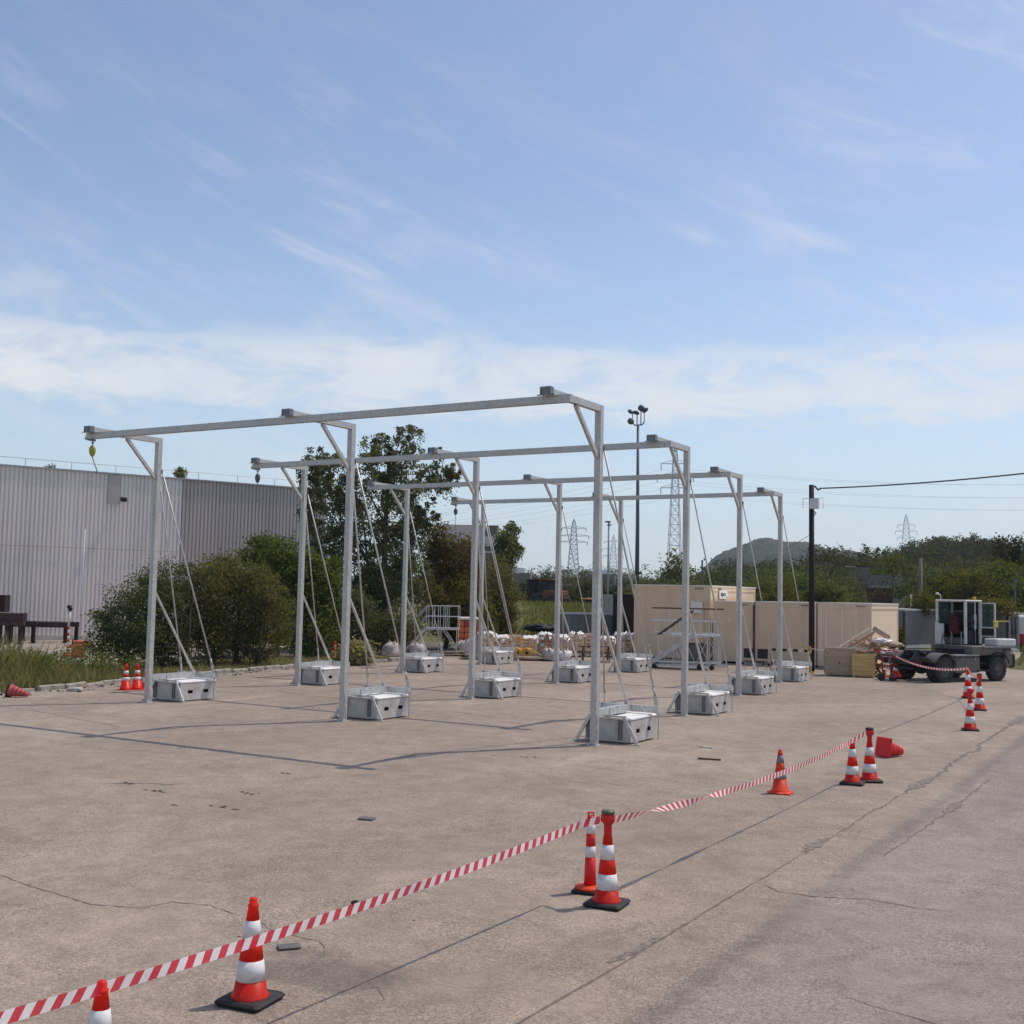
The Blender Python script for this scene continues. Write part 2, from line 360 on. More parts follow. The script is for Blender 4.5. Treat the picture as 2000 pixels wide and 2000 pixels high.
# ------------------------------------------------------------------ mesh helpers
class MB:
    def __init__(s):
        s.v = []; s.f = []; s.m = []; s.cur = 0; s.sm = []
        s.smooth = False
    def add(s, vs, fs):
        o = len(s.v)
        s.v.extend([tuple(p) for p in vs])
        for f in fs:
            s.f.append(tuple(o + i for i in f)); s.m.append(s.cur); s.sm.append(s.smooth)
        return s
    def box(s, c, d, rz=0.0, rx=0.0, ry=0.0, bev=0.0):
        hx, hy, hz = d[0] / 2, d[1] / 2, d[2] / 2
        M = Matrix.Rotation(rz, 3, 'Z') @ Matrix.Rotation(ry, 3, 'Y') @ Matrix.Rotation(rx, 3, 'X')
        if bev <= 0:
            P = [(-hx, -hy, -hz), (hx, -hy, -hz), (hx, hy, -hz), (-hx, hy, -hz), (-hx, -hy, hz), (hx, -hy, hz), (hx, hy, hz), (-hx, hy, hz)]
            F = [(0, 3, 2, 1), (4, 5, 6, 7), (0, 1, 5, 4), (1, 2, 6, 5), (2, 3, 7, 6), (3, 0, 4, 7)]
        else:
            b = min(bev, hx * .9, hy * .9, hz * .9)
            P = []
            for z, i in ((-hz, b), (-hz + b, 0), (hz - b, 0), (hz, b)):
                a, e = hx - i, hy - i
                P += [(-a + b, -e, z), (a - b, -e, z), (a, -e + b, z), (a, e - b, z), (a - b, e, z), (-a + b, e, z), (-a, e - b, z), (-a, -e + b, z)]
            F = [tuple(range(7, -1, -1)), tuple(range(24, 32))]
            for r in range(3):
                for k in range(8):
                    F.append((r * 8 + k, r * 8 + (k + 1) % 8, r * 8 + 8 + (k + 1) % 8, r * 8 + 8 + k))
        c = Vector(c)
        return s.add([M @ Vector(p) + c for p in P], F)
    def frame_of(s, p, q, up=(0, 0, 1)):
        p, q = Vector(p), Vector(q)
        d = (q - p); L = d.length; d = d / L
        u = Vector(up)
        if abs(d.dot(u)) > 0.98: u = Vector((0, 1, 0))
        a = d.cross(u).normalized(); b = a.cross(d).normalized()
        return p, q, d, a, b
    def bar(s, p, q, wd, ht, up=(0, 0, 1)):
        p, q, d, a, b = s.frame_of(p, q, up)
        P = []
        for e in (p, q):
            for i, j in ((-1, -1), (1, -1), (1, 1), (-1, 1)):
                P.append(e + a * (i * wd / 2) + b * (j * ht / 2))
        return s.add(P, [(0, 1, 2, 3), (7, 6, 5, 4), (0, 4, 5, 1), (1, 5, 6, 2), (2, 6, 7, 3), (3, 7, 4, 0)])
    def tube(s, pts, r, n=8, cap=True):
        pts = [Vector(p) for p in pts]
        rs = r if isinstance(r, (list, tuple)) else [r] * len(pts)
        P = []; F = []
        for i, p in enumerate(pts):
            d = (pts[min(i + 1, len(pts) - 1)] - pts[max(i - 1, 0)]).normalized()
            u = Vector((0, 0, 1)) if abs(d.z) < 0.95 else Vector((0, 1, 0))
            a = d.cross(u).normalized(); b = a.cross(d).normalized()
            for k in range(n):
                t = 2 * PI * k / n
                P.append(p + (a * math.cos(t) + b * math.sin(t)) * rs[i])
        for i in range(len(pts) - 1):
            for k in range(n):
                F.append((i * n + k, i * n + n + k, i * n + n + (k + 1) % n, i * n + (k + 1) % n))
        old = s.smooth
        s.smooth = n > 6
        s.add(P, F)
        s.smooth = old
        if cap:
            o = len(s.v) - len(P)
            s.f.append(tuple(o + k for k in range(n))); s.m.append(s.cur); s.sm.append(False)
            s.f.append(tuple(o + (len(pts) - 1) * n + k for k in range(n - 1, -1, -1))); s.m.append(s.cur); s.sm.append(False)
        return s
    def lathe(s, prof, n=20, c=(0, 0, 0), axis='Z', cap=True, sm=True):
        P = []; F = []
        c = Vector(c)
        for r, z in prof:
            for k in range(n):
                t = 2 * PI * k / n
                a, b = r * math.cos(t), r * math.sin(t)
                p = (a, b, z) if axis == 'Z' else ((z, a, b) if axis == 'X' else (b, z, a))
                P.append(c + Vector(p))
        for i in range(len(prof) - 1):
            for k in range(n):
                F.append((i * n + k, i * n + (k + 1) % n, i * n + n + (k + 1) % n, i * n + n + k))
        old = s.smooth; s.smooth = sm
        s.add(P, F); s.smooth = old
        if cap:
            o = len(s.v) - len(P)
            if prof[0][0] > 1e-6:
                s.f.append(tuple(o + k for k in range(n - 1, -1, -1))); s.m.append(s.cur); s.sm.append(False)
            if prof[-1][0] > 1e-6:
                s.f.append(tuple(o + (len(prof) - 1) * n + k for k in range(n))); s.m.append(s.cur); s.sm.append(False)
        return s
    def prism(s, poly, h0, h1, axis='Z', c=(0, 0, 0)):
        n = len(poly); c = Vector(c)
        def mk(a, b, h):
            return c + Vector({'Z': (a, b, h), 'Y': (a, h, b), 'X': (h, a, b)}[axis])
        P = [mk(a, b, h0) for a, b in poly] + [mk(a, b, h1) for a, b in poly]
        F = [tuple(range(n - 1, -1, -1)), tuple(range(n, 2 * n))] + [(k, (k + 1) % n, n + (k + 1) % n, n + k) for k in range(n)]
        return s.add(P, F)
    def ico(s, c, r, sub=1, jit=0.0, rng=None):
        g = (1 + 5 ** 0.5) / 2
        P = [Vector(p).normalized() for p in ((-1, g, 0), (1, g, 0), (-1, -g, 0), (1, -g, 0), (0, -1, g), (0, 1, g), (0, -1, -g), (0, 1, -g), (g, 0, -1), (g, 0, 1), (-g, 0, -1), (-g, 0, 1))]
        F = [(0, 11, 5), (0, 5, 1), (0, 1, 7), (0, 7, 10), (0, 10, 11), (1, 5, 9), (5, 11, 4), (11, 10, 2), (10, 7, 6), (7, 1, 8), (3, 9, 4), (3, 4, 2), (3, 2, 6), (3, 6, 8), (3, 8, 9), (4, 9, 5), (2, 4, 11), (6, 2, 10), (8, 6, 7), (9, 8, 1)]
        for _ in range(sub):
            cache = {}; NF = []
            def midp(a, b):
                k = (min(a, b), max(a, b))
                if k not in cache:
                    P.append(((P[a] + P[b]) / 2).normalized()); cache[k] = len(P) - 1
                return cache[k]
            for a, b, d in F:
                ab, bd, da = midp(a, b), midp(b, d), midp(d, a)
                NF += [(a, ab, da), (b, bd, ab), (d, da, bd), (ab, bd, da)]
            F = NF
        r = r if isinstance(r, (tuple, list)) else (r, r, r)
        out = []
        for p in P:
            k = 1 + (rng.uniform(-jit, jit) if rng else 0)
            out.append(Vector((p.x * r[0] * k, p.y * r[1] * k, p.z * r[2] * k)) + Vector(c))
        return s.add(out, F)
    def mesh(s, name, mats):
        me = bpy.data.meshes.new(name)
        me.from_pydata(s.v, [], s.f)
        mats = mats if isinstance(mats, (list, tuple)) else [mats]
        for k in mats: me.materials.append(MATS[k])
        me.polygons.foreach_set('material_index', s.m)
        me.polygons.foreach_set('use_smooth', s.sm)
        me.update()
        return me
    def build(s, name, mats, parent=None, loc=(0, 0, 0), rz=0.0):
        o = bpy.data.objects.new(name, s.mesh(name, mats))
        COL.objects.link(o)
        o.location = loc; o.rotation_euler = (0, 0, rz)
        if parent is not None: o.parent = parent
        return o


def tag(o, label=None, cat=None, group=None, kind=None):
    if label: o['label'] = label
    if cat: o['category'] = cat
    if group: o['group'] = group
    if kind: o['kind'] = kind
    return o


def thing(name, label, cat, loc=(0, 0, 0), rz=0.0, group=None):
    o = bpy.data.objects.new(name, None)
    o.empty_display_size = 0.3
    COL.objects.link(o)
    o.location = loc; o.rotation_euler = (0, 0, rz)
    return tag(o, label, cat, group)


def copy_tree(o, parent=None):
    c = o.copy()
    COL.objects.link(c)
    c.parent = parent
    for ch in list(o.children):
        copy_tree(ch, c)
    return c


def part_from(mesh, name, parent, loc=(0, 0, 0), rot=(0, 0, 0)):
    o = bpy.data.objects.new(name, mesh)
    COL.objects.link(o)
    o.parent = parent; o.location = loc; o.rotation_euler = rot
    return o


def np_mesh(name, V, F, matname, tint=None, smooth=False):
    """V (n,3), F (m,k) arrays -> mesh with a per-face 'tint'"""
    V = np.asarray(V, np.float32); F = np.asarray(F, np.int32)
    me = bpy.data.meshes.new(name)
    me.vertices.add(len(V)); me.vertices.foreach_set('co', V.ravel())
    k = F.shape[1]
    me.loops.add(F.size); me.loops.foreach_set('vertex_index', F.ravel())
    me.polygons.add(len(F))
    me.polygons.foreach_set('loop_start', np.arange(len(F), dtype=np.int32) * k)
    me.materials.append(MATS[matname])
    if tint is not None:
        a = me.attributes.new('tint', 'FLOAT', 'FACE'); a.data.foreach_set('value', np.asarray(tint, np.float32))
    me.update(calc_edges=True)
    if smooth:
        me.polygons.foreach_set('use_smooth', np.ones(len(F), bool))
    return me


def leaf_cloud(rng, blobs, n, size, twigs=60, spread=0.28, droop=0.0, shell=0.55, flat=0.0):
    """n leaf quads gathered on twigs inside ellipsoid blobs (cx,cy,cz,rx,ry,rz)"""
    B = np.array(blobs, float)
    vol = (B[:, 3] * B[:, 4] * B[:, 5]) ** 0.72
    pr = vol / vol.sum()
    bi = rng.choice(len(B), size=twigs, p=pr)
    d = rng.normal(size=(twigs, 3)); d /= np.linalg.norm(d, axis=1)[:, None]
    rad = shell + (1 - shell) * rng.random(twigs) ** 0.6
    rad *= rng.uniform(0.72, 1.12, twigs)
    tc_ = B[bi, :3] + d * B[bi, 3:] * rad[:, None]
    tv = rng.random(twigs)
    ti = rng.integers(0, twigs, n)
    sp = spread * (B[bi, 3] + B[bi, 5]) / 2
    off = rng.normal(size=(n, 3)) * sp[ti][:, None] * np.array([1, 1, 0.75])
    if droop > 0:
        off[:, 2] = -np.abs(off[:, 2]) * (1 + droop * rng.random(n)) + sp[ti] * 0.4
        off[:, :2] *= 0.6
    c = tc_[ti] + off
    c[:, 2] = np.maximum(c[:, 2], 0.05)
    a = rng.normal(size=(n, 3)); a[:, 2] *= (1 - flat); a /= np.linalg.norm(a, axis=1)[:, None]
    if droop > 0:
        a[:, 2] -= 0.9; a /= np.linalg.norm(a, axis=1)[:, None]
    b = np.cross(a, rng.normal(size=(n, 3))); b /= np.linalg.norm(b, axis=1)[:, None]
    sz = size * rng.uniform(0.55, 1.35, n)[:, None]
    l = a * sz * 0.5; wv = b * sz * 0.27
    V = np.stack([c - l, c + wv, c + l, c - wv], 1).reshape(-1, 3)
    F = np.arange(4 * n).reshape(n, 4)
    tint = np.clip(0.55 * tv[ti] + 0.45 * rng.random(n), 0, 1)
    return V, F, tint, tc_


def limbs(mb, base, top, r0, ends, rng, n=7, lean=(0, 0)):
    """tapered trunk from base to top with limbs reaching the given points"""
    base = Vector(base); top = Vector(top)
    pts = []; rs = []
    for i in range(7):
        t = i / 6
        p = base.lerp(top, t) + Vector((rng.normal() * 0.05, rng.normal() * 0.05, 0)) * (1 if 0 < i < 6 else 0) * (top - base).length * 0.12
        pts.append(p); rs.append(r0 * (1 - 0.78 * t) * (1.25 if i == 0 else 1))
    mb.tube(pts, rs, n)
    for e in ends:
        e = Vector(e)
        k = min(5, max(1, int(6 * max(0.15, min(0.85, (e.z - base.z) / max(0.1, top.z - base.z) - 0.25)))))
        s0 = pts[k]
        m = s0.lerp(e, 0.5) + Vector((0, 0, 0.08 * (e - s0).length))
        mb.tube([s0, m, e], [rs[k] * 0.55, rs[k] * 0.34, rs[k] * 0.12], 5)


def tree(name, label, cat, x, y, blobs, n, leaf, matname, trunk=None, size=0.16, twigs=160, spread=0.22, droop=0.0, shell=0.5, seed=1, group=None, bark='bark', z=0.0, crown_name='crown'):
    rng = np.random.default_rng(seed)
    t = thing(name, label, cat, (x, y, z), 0, group)
    V, F, ti, tw = leaf_cloud(rng, blobs, n, size, twigs, spread, droop, shell)
    me = np_mesh(crown_name, V, F, matname, ti)
    part_from(me, crown_name, t)
    if trunk:
        for (b, tp, r) in trunk:
            mb = MB()
            near = [p for p in tw if p[2] > b[2] + 0.6]
            idx = rng.choice(len(near), size=min(9, len(near)), replace=False) if near else []
            limbs(mb, b, tp, r, [near[i] for i in idx], rng)
            mb.build('trunk', bark, t)
    return t

# ------------------------------------------------------------------ the setting
def sheet(name, poly, z, matname):
    mb = MB(); mb.add([(a, b, z) for a, b in poly], [tuple(range(len(poly)))])
    return tag(mb.build(name, matname), kind='structure')


sheet('ground', [(-3000, -400), (2500, -400), (2500, 4000), (-3000, 4000)], -0.03, 'field')
sheet('yard', [(-31.4, -25), (45, -25), (45, 62), (-13.5, 62), (-13.5, 57.6), (-36.0, 57.6), (-36.0, 43.6), (-31.75, 43.6), (-31.95, 37), (-31.3, 31), (-30.5, 26), (-29.9, 23.4), (-29.6, 19), (-29.4, -25)][1:], 0.0, 'yard_asphalt')
sheet('road', [(-13.5, 62.0), (45, 62.0), (45, 96), (-13.5, 84)], -0.004, 'yard_asphalt')
sheet('apron', [(-62, 10), (-37.5, 10), (-37.5, 30), (-40.5, 40), (-44, 50), (-52, 50), (-58, 44), (-64, 30)], -0.018, 'apron')
sheet('verge', [(-29.5, 6), (-29.75, 19), (-30.05, 23.4), (-30.65, 26), (-31.45, 31), (-32.1, 37), (-31.95, 43.5), (-36.1, 43.7), (-36.1, 57.6), (-30, 57.7), (-30, 75), (-55, 70), (-48, 55), (-43.9, 50), (-40.4, 40), (-37.4, 30), (-37.4, 6)], -0.012, 'soil')


def ribbon(name, pts, wd, z, matname, rng, jit=0.03, step=0.12, wob=0.5, taper=True):
    """thin ragged strip lying on the paving"""
    fine = []
    for (a, b) in zip(pts[:-1], pts[1:]):
        L = math.dist(a, b); k = max(1, int(L / step))
        for i in range(k):
            t = i / k; fine.append((a[0] + (b[0] - a[0]) * t, a[1] + (b[1] - a[1]) * t))
    fine.append(pts[-1])
    V = []; F = []
    drift = 0
    for i, p in enumerate(fine):
        q0 = fine[max(0, i - 1)]; q1 = fine[min(len(fine) - 1, i + 1)]
        dx_, dy_ = q1[0] - q0[0], q1[1] - q0[1]; L = math.hypot(dx_, dy_) or 1
        nx, ny = -dy_ / L, dx_ / L
        drift = drift * 0.8 + rng.normal() * jit * 0.5
        h = wd / 2 * (1 + wob * rng.uniform(-1, 1))
        if taper: h *= min(1, 0.25 + min(i, len(fine) - 1 - i) / 5)
        V += [(p[0] + nx * (drift - h), p[1] + ny * (drift - h), z), (p[0] + nx * (drift + h), p[1] + ny * (drift + h), z)]
        if i: F.append((2 * i - 2, 2 * i - 1, 2 * i + 1, 2 * i))
    mb = MB(); mb.add(V, F)
    return tag(mb.build(name, matname), kind='structure')


rg = np.random.default_rng(5)
Z1 = 0.004
ribbon('paving_strip', [(-4.42, 4.5), (-4.38, 9), (-4.35, 12.7)], 0.022, Z1, 'crack', rg, 0.010, 0.1)
ribbon('paving_strip', [(-4.35, 12.7), (-4.33, 14.5)], 0.018, Z1, 'crack', rg, 0.010, 0.1)
ribbon('paving_strip', [(-4.33, 14.5), (-4.32, 15.8)], 0.05, Z1, 'crack', rg, 0.05, 0.08)
ribbon('paving_strip', [(-4.30, 15.9), (-4.28, 20.0)], 0.026, Z1, 'crack', rg, 0.03, 0.1)
ribbon('paving_strip', [(-4.27, 20.0), (-4.22, 27.0), (-4.33, 33.3), (-4.31, 50)], 0.06, Z1, 'crack', rg, 0.07, 0.12, 0.8)
ribbon('paving_strip', [(-3.40, 14.8), (-3.43, 16.4), (-3.40, 17.7), (-3.32, 19.8), (-3.30, 23)], 0.022, Z1, 'crack', rg, 0.03, 0.1, 0.8)
ribbon('paving_strip', [(-6.72, 28.6), (-6.69, 33.7), (-6.80, 41)], 0.045, Z1, 'dark_strip', rg, 0.01, 0.15, 0.4)  # thin darker strip running along the paving
ribbon('crack', [(-4.33, 12.74), (-4.19, 12.67), (-4.0, 12.51), (-3.67, 12.54), (-3.48, 12.59), (-3.13, 12.77), (-2.63, 12.71), (-2.2, 12.8)], 0.014, Z1 + .001, 'crack', rg, 0.012, 0.06)
ribbon('crack', [(-11.4, 8.13), (-10.63, 8.02), (-9.58, 7.93), (-9.3, 8.04), (-9.08, 8.15), (-9.01, 8.46), (-8.59, 8.55), (-8.07, 8.47)], 0.013, Z1, 'crack', rg, 0.02, 0.06, 0.9)
ribbon('crack', [(-7.9, 8.45), (-7.4, 8.25), (-7.0, 8.3), (-6.6, 8.0)], 0.010, Z1, 'crack', rg, 0.03, 0.06, 0.9)
ribbon('crack', [(-5.86, 7.52), (-5.74, 7.62), (-5.6, 7.50), (-5.52, 7.42)], 0.014, Z1, 'crack', rg, 0.01, 0.04)
ribbon('crack', [(-15.2, 12.75), (-14.7, 13.15), (-14.2, 13.35)], 0.035, Z1, 'crack', rg, 0.02, 0.06, 0.9)
for pts, wd in (([(-30.5, 18.6), (-26, 18.9), (-21, 18.0)], 0.02), ([(-25, 27.2), (-19.5, 26.3)], 0.03), ([(-17.4, 25.9), (-15.1, 25.2)], 0.03), ([(-29.5, 32.0), (-24.5, 31.5)], 0.03), ([(-21.8, 31.0), (-16.0, 30.2)], 0.03),
                ([(-29, 39.2), (-22, 38.7)], 0.035), ([(-8.5, 22.1), (-7.9, 22.4)], 0.02), ([(-9.1, 17.9), (-8.3, 17.8)], 0.02), ([(-2.6, 9.6), (-1.2, 9.2)], 0.012), ([(-7.6, 10.4), (-6.9, 10.2)], 0.01)):
    ribbon('crack', pts, wd, Z1, 'dark_strip', rg, 0.03, 0.15, 0.9)
for pts, wd in (([(-4.47, 9.25), (-4.42, 9.7), (-4.40, 10.2)], .16), ([(-4.36, 14.6), (-4.34, 15.7)], .14), ([(-4.26, 20.6), (-4.24, 22.2)], .20), ([(-3.36, 18.6), (-3.33, 19.8)], .16), ([(-4.30, 33.0), (-4.32, 36)], .25)):
    ribbon('broken_edge', pts, wd, Z1 + .001, 'broken_edge', rg, 0.012, 0.09, 0.7)
# chalk set-out lines round the feet of the frames
for gx, gy in ((-11.11, 22.13), (-11.97, 29.21), (-13.07, 36.58), (-24.86, 22.13), (-18.0, 22.13)):
    ribbon('chalk_mark', [(gx + 0.55, gy + 0.02), (gx + 1.15, gy + 0.05), (gx + 1.05, gy + 1.5)], 0.022, Z1, 'chalk', rg, 0.008, 0.1, 0.6)
    ribbon('chalk_mark', [(gx - 1.5, gy + 0.25), (gx - 0.85, gy + 0.3)], 0.02, Z1, 'chalk', rg, 0.008, 0.1, 0.6)
    ribbon('chalk_mark', [(gx - 0.35, gy - 0.2), (gx - 0.1, gy + 0.1)], 0.02, Z1, 'chalk', rg, 0.008, 0.1, 0.6)
ribbon('chalk_mark', [(-28.4, 21.1), (-27.3, 22.0)], 0.06, Z1, 'chalk', rg, 0.03, 0.1, 0.8)
ribbon('chalk_mark', [(-27.4, 21.0), (-26.6, 21.5)], 0.05, Z1, 'chalk', rg, 0.03, 0.1, 0.8)


# bits of dirt, stone and bark scattered on the paving
def scatter(name, spots, matname, seed, flat=0.35):
    rr = random.Random(seed); mb = MB()
    for (x, y, r) in spots:
        mb.ico((x, y, r * flat * 0.6), (r * rr.uniform(.7, 1.4), r * rr.uniform(.6, 1.1), r * flat), 0, 0.3, rr)
    return tag(mb.build(name, matname), kind='stuff')


rr = random.Random(3)
sp = []
for (cx, cy, sx, n) in ((-14.08, 12.73, .14, 9), (-12.74, 13.48, .16, 7), (-12.24, 12.42, .16, 9), (-13.71, 15.3, .1, 3), (-15.0, 12.97, .3, 4), (-12.9, 12.1, .05, 3), (-10.05, 12.94, .12, 3), (-17.2, 16.4, .3, 4), (-20.5, 24.0, .6, 5), (-15.5, 23.5, 1.2, 6), (-11.5, 19.6, .5, 5)):
    for _ in range(n):
        sp.append((cx + rr.gauss(0, sx * .8), cy + rr.gauss(0, sx * .22), rr.uniform(.010, .045)))
for _ in range(60):
    sp.append((rr.uniform(-22, -4), rr.uniform(7, 34), rr.uniform(.006, .022)))
scatter('dirt_crumbs', sp, 'debris', 4, .16)
o = tag(MB().box((0, 0, .012), (.20, .13, .02), bev=.006).build('flat_stone', 'slab_grey', None, (-7.02, 7.98, 0.004), 0.9), 'small dark flat slab lying just right of the nearest whole cone', 'slab')
o = tag(MB().box((0, 0, .012), (.22, .16, .02), bev=.006).build('flat_stone', 'slab_grey', None, (-10.05, 12.96, 0.004), 0.3), 'small dark flat slab alone in the middle of the paving', 'slab')
mbx = MB(); mbx.ico((0, 0, .022), (.055, .035, .03), 1, .15, random.Random(2)); tag(mbx.build('pebble', 'debris', None, (-7.42, 9.42, 0)), 'dark pebble lying just behind the barrier tape', 'stone')
mbx = MB(); mbx.box((0, 0, .015), (.46, .05, .025), bev=.004); tag(mbx.build('wood_offcut', 'wood_dark', None, (-8.35, 21.7, 0.004), .2), 'thin dark wood offcut lying flat beyond the orange cone', 'offcut')
mbx = MB(); mbx.ico((0, 0, .015), (.16, .05, .02), 1, .25, random.Random(8)); tag(mbx.build('pale_chip', 'stone', None, (-9.1, 23.4, 0)), 'pale flat chip lying right of the nearest ballast block', 'stone')

# kerb of rough concrete pieces along the left verge
kerb_line = [(-29.3, 14), (-29.75, 20), (-29.95, 23.4), (-30.58, 26), (-31.38, 31), (-32.02, 37), (-31.85, 43.4)]
kr = thing('kerb', 'low broken concrete kerb between the paving and the weedy verge', 'kerb')
tag(kr, kind='structure'); del kr['label'], kr['category']
rr = random.Random(9)
kme = []
for k in range(4):
    mb = MB(); mb.box((0, 0, .0), (.18, .96, .26), bev=.02 + .01 * k, rz=0.01 * k); kme.append(mb.mesh('kerbstone', 'kerbstone'))
acc = 0
for a, b in zip(kerb_line[:-1], kerb_line[1:]):
    L = math.dist(a, b); n = max(1, round(L / 1.0)); ang = math.atan2(b[1] - a[1], b[0] - a[0]) - PI / 2
    for i in range(n):
        acc += 1
        t = (i + .5) / n
        o = part_from(kme[acc % 4], 'kerbstone', kr, (a[0] + (b[0] - a[0]) * t + rr.gauss(0, .02), a[1] + (b[1] - a[1]) * t, rr.uniform(-.03, .03)), (rr.gauss(0, .02), rr.gauss(0, .03), ang + rr.gauss(0, .02)))
rr = random.Random(12); sp = []
for _ in range(170):
    y = rr.uniform(17, 43); i = min(len(kerb_line) - 2, max(0, sum(1 for p in kerb_line if p[1] < y) - 1))
    a, b = kerb_line[i], kerb_line[i + 1]; t = (y - a[1]) / (b[1] - a[1]); x = a[0] + (b[0] - a[0]) * t
    sp.append((x + .18 + abs(rr.gauss(0, .35)), y, rr.uniform(.015, .06)))
scatter('kerb_rubble', sp, 'stone', 6, .6)
sp = [(x + rr.gauss(0, .1), y + rr.gauss(0, .1), r * rr.uniform(.8, 1.6)) for x, y, r in sp[::1]]
scatter('kerb_dirt', sp, 'debris', 7, .4)
mbx = MB(); mbx.box((0, 0, .06), (.42, .26, .12), bev=.03); tag(mbx.build('broken_stone', 'stone', None, (-29.0, 23.0, 0), .5), 'pale broken stone lying at the kerb near the two left cones', 'stone')


# ------------------------------------------------------------------ vegetation on the ground
def blades(name, rng, pts_fn, n, h, wd, matname, kind='stuff', parent=None):
    P = pts_fn(n)                                   # x,y,z,height factor
    n = len(P)
    ang = rng.random(n) * 2 * PI
    lean = rng.normal(0, 0.28, (n, 2))
    hh = h * P[:, 3] * rng.uniform(0.55, 1.3, n)
    wv = np.stack([np.cos(ang), np.sin(ang), np.zeros(n)], 1) * (wd * rng.uniform(.6, 1.4, n))[:, None]
    b = P[:, :3]
    mid = b + np.stack([lean[:, 0] * hh * .4, lean[:, 1] * hh * .4, hh * .55], 1)
    tip = b + np.stack([lean[:, 0] * hh, lean[:, 1] * hh, hh], 1)
    V = np.stack([b - wv, b + wv, mid + wv * .7, tip, mid - wv * .7], 1).reshape(-1, 3)
    i = np.arange(n) * 5
    F = np.stack([i, i + 1, i + 2, i + 3, i + 4], 1)
    me = np_mesh(name, V, F, matname, np.clip(rng.random(n) * .6 + .4 * rng.random(n), 0, 1))
    o = bpy.data.objects.new(name, me); COL.objects.link(o)
    if kind: o['kind'] = kind
    if parent: o.parent = parent
    return o


rgv = np.random.default_rng(21)


def kx(y):
    a = np.array(kerb_line); return np.interp(y, a[:, 1], a[:, 0])


def verge_pts(n, y0, y1, w0, w1, hump):
    y = rgv.uniform(y0, y1, n); u = rgv.random(n) ** 0.8
    x = kx(y) - 0.25 - w0 - u * (w1 - w0)
    k = 0.50 + 1.1 * np.exp(-((y - hump) / 2.0) ** 2) * np.clip(u * 2.2, 0.3, 1.3)
    cl = 0.6 + 0.7 * np.abs(np.sin(x * 2.3 + np.cos(y * 1.7) * 2)) * rgv.random(n)
    return np.stack([x, y, np.zeros(n) - .01, k * cl], 1)


blades('tall_weeds', rgv, lambda n: verge_pts(n, 15, 29, 0.15, 5.0, 23.8), 19000, .66, .013, 'grass_blade')
blades('green_weeds', rgv, lambda n: verge_pts(n, 14, 30, 0.0, 4.2, 22.8), 12000, 0.45, .014, 'grass_green')
blades('verge_grass', rgv, lambda n: verge_pts(n, 28, 44, 0.0, 4.0, 60), 9000, 0.38, .016, 'grass_blade')
# soft leafy weeds among the grass
V, F, ti, tw = leaf_cloud(rgv, [(-32.2, 24.2, .40, 1.0, 1.3, .6), (-33.2, 24.6, .5, .8, .9, .7), (-31.8, 27.0, .4, .9, 1.4, .5), (-33.5, 27, .6, 1.0, 1.2, .7)], 6000, 0.09, 220, .22, 0, .3)
o = bpy.data.objects.new('leafy_weeds', np_mesh('leafy_weeds', V, F, 'leaf_green', ti)); COL.objects.link(o); o['kind'] = 'stuff'

# ------------------------------------------------------------------ cantilever frames and their ballast
PD = 6.875          # post spacing along a frame
HP = 7.34           # top of the arms
PW = 0.145          # square post


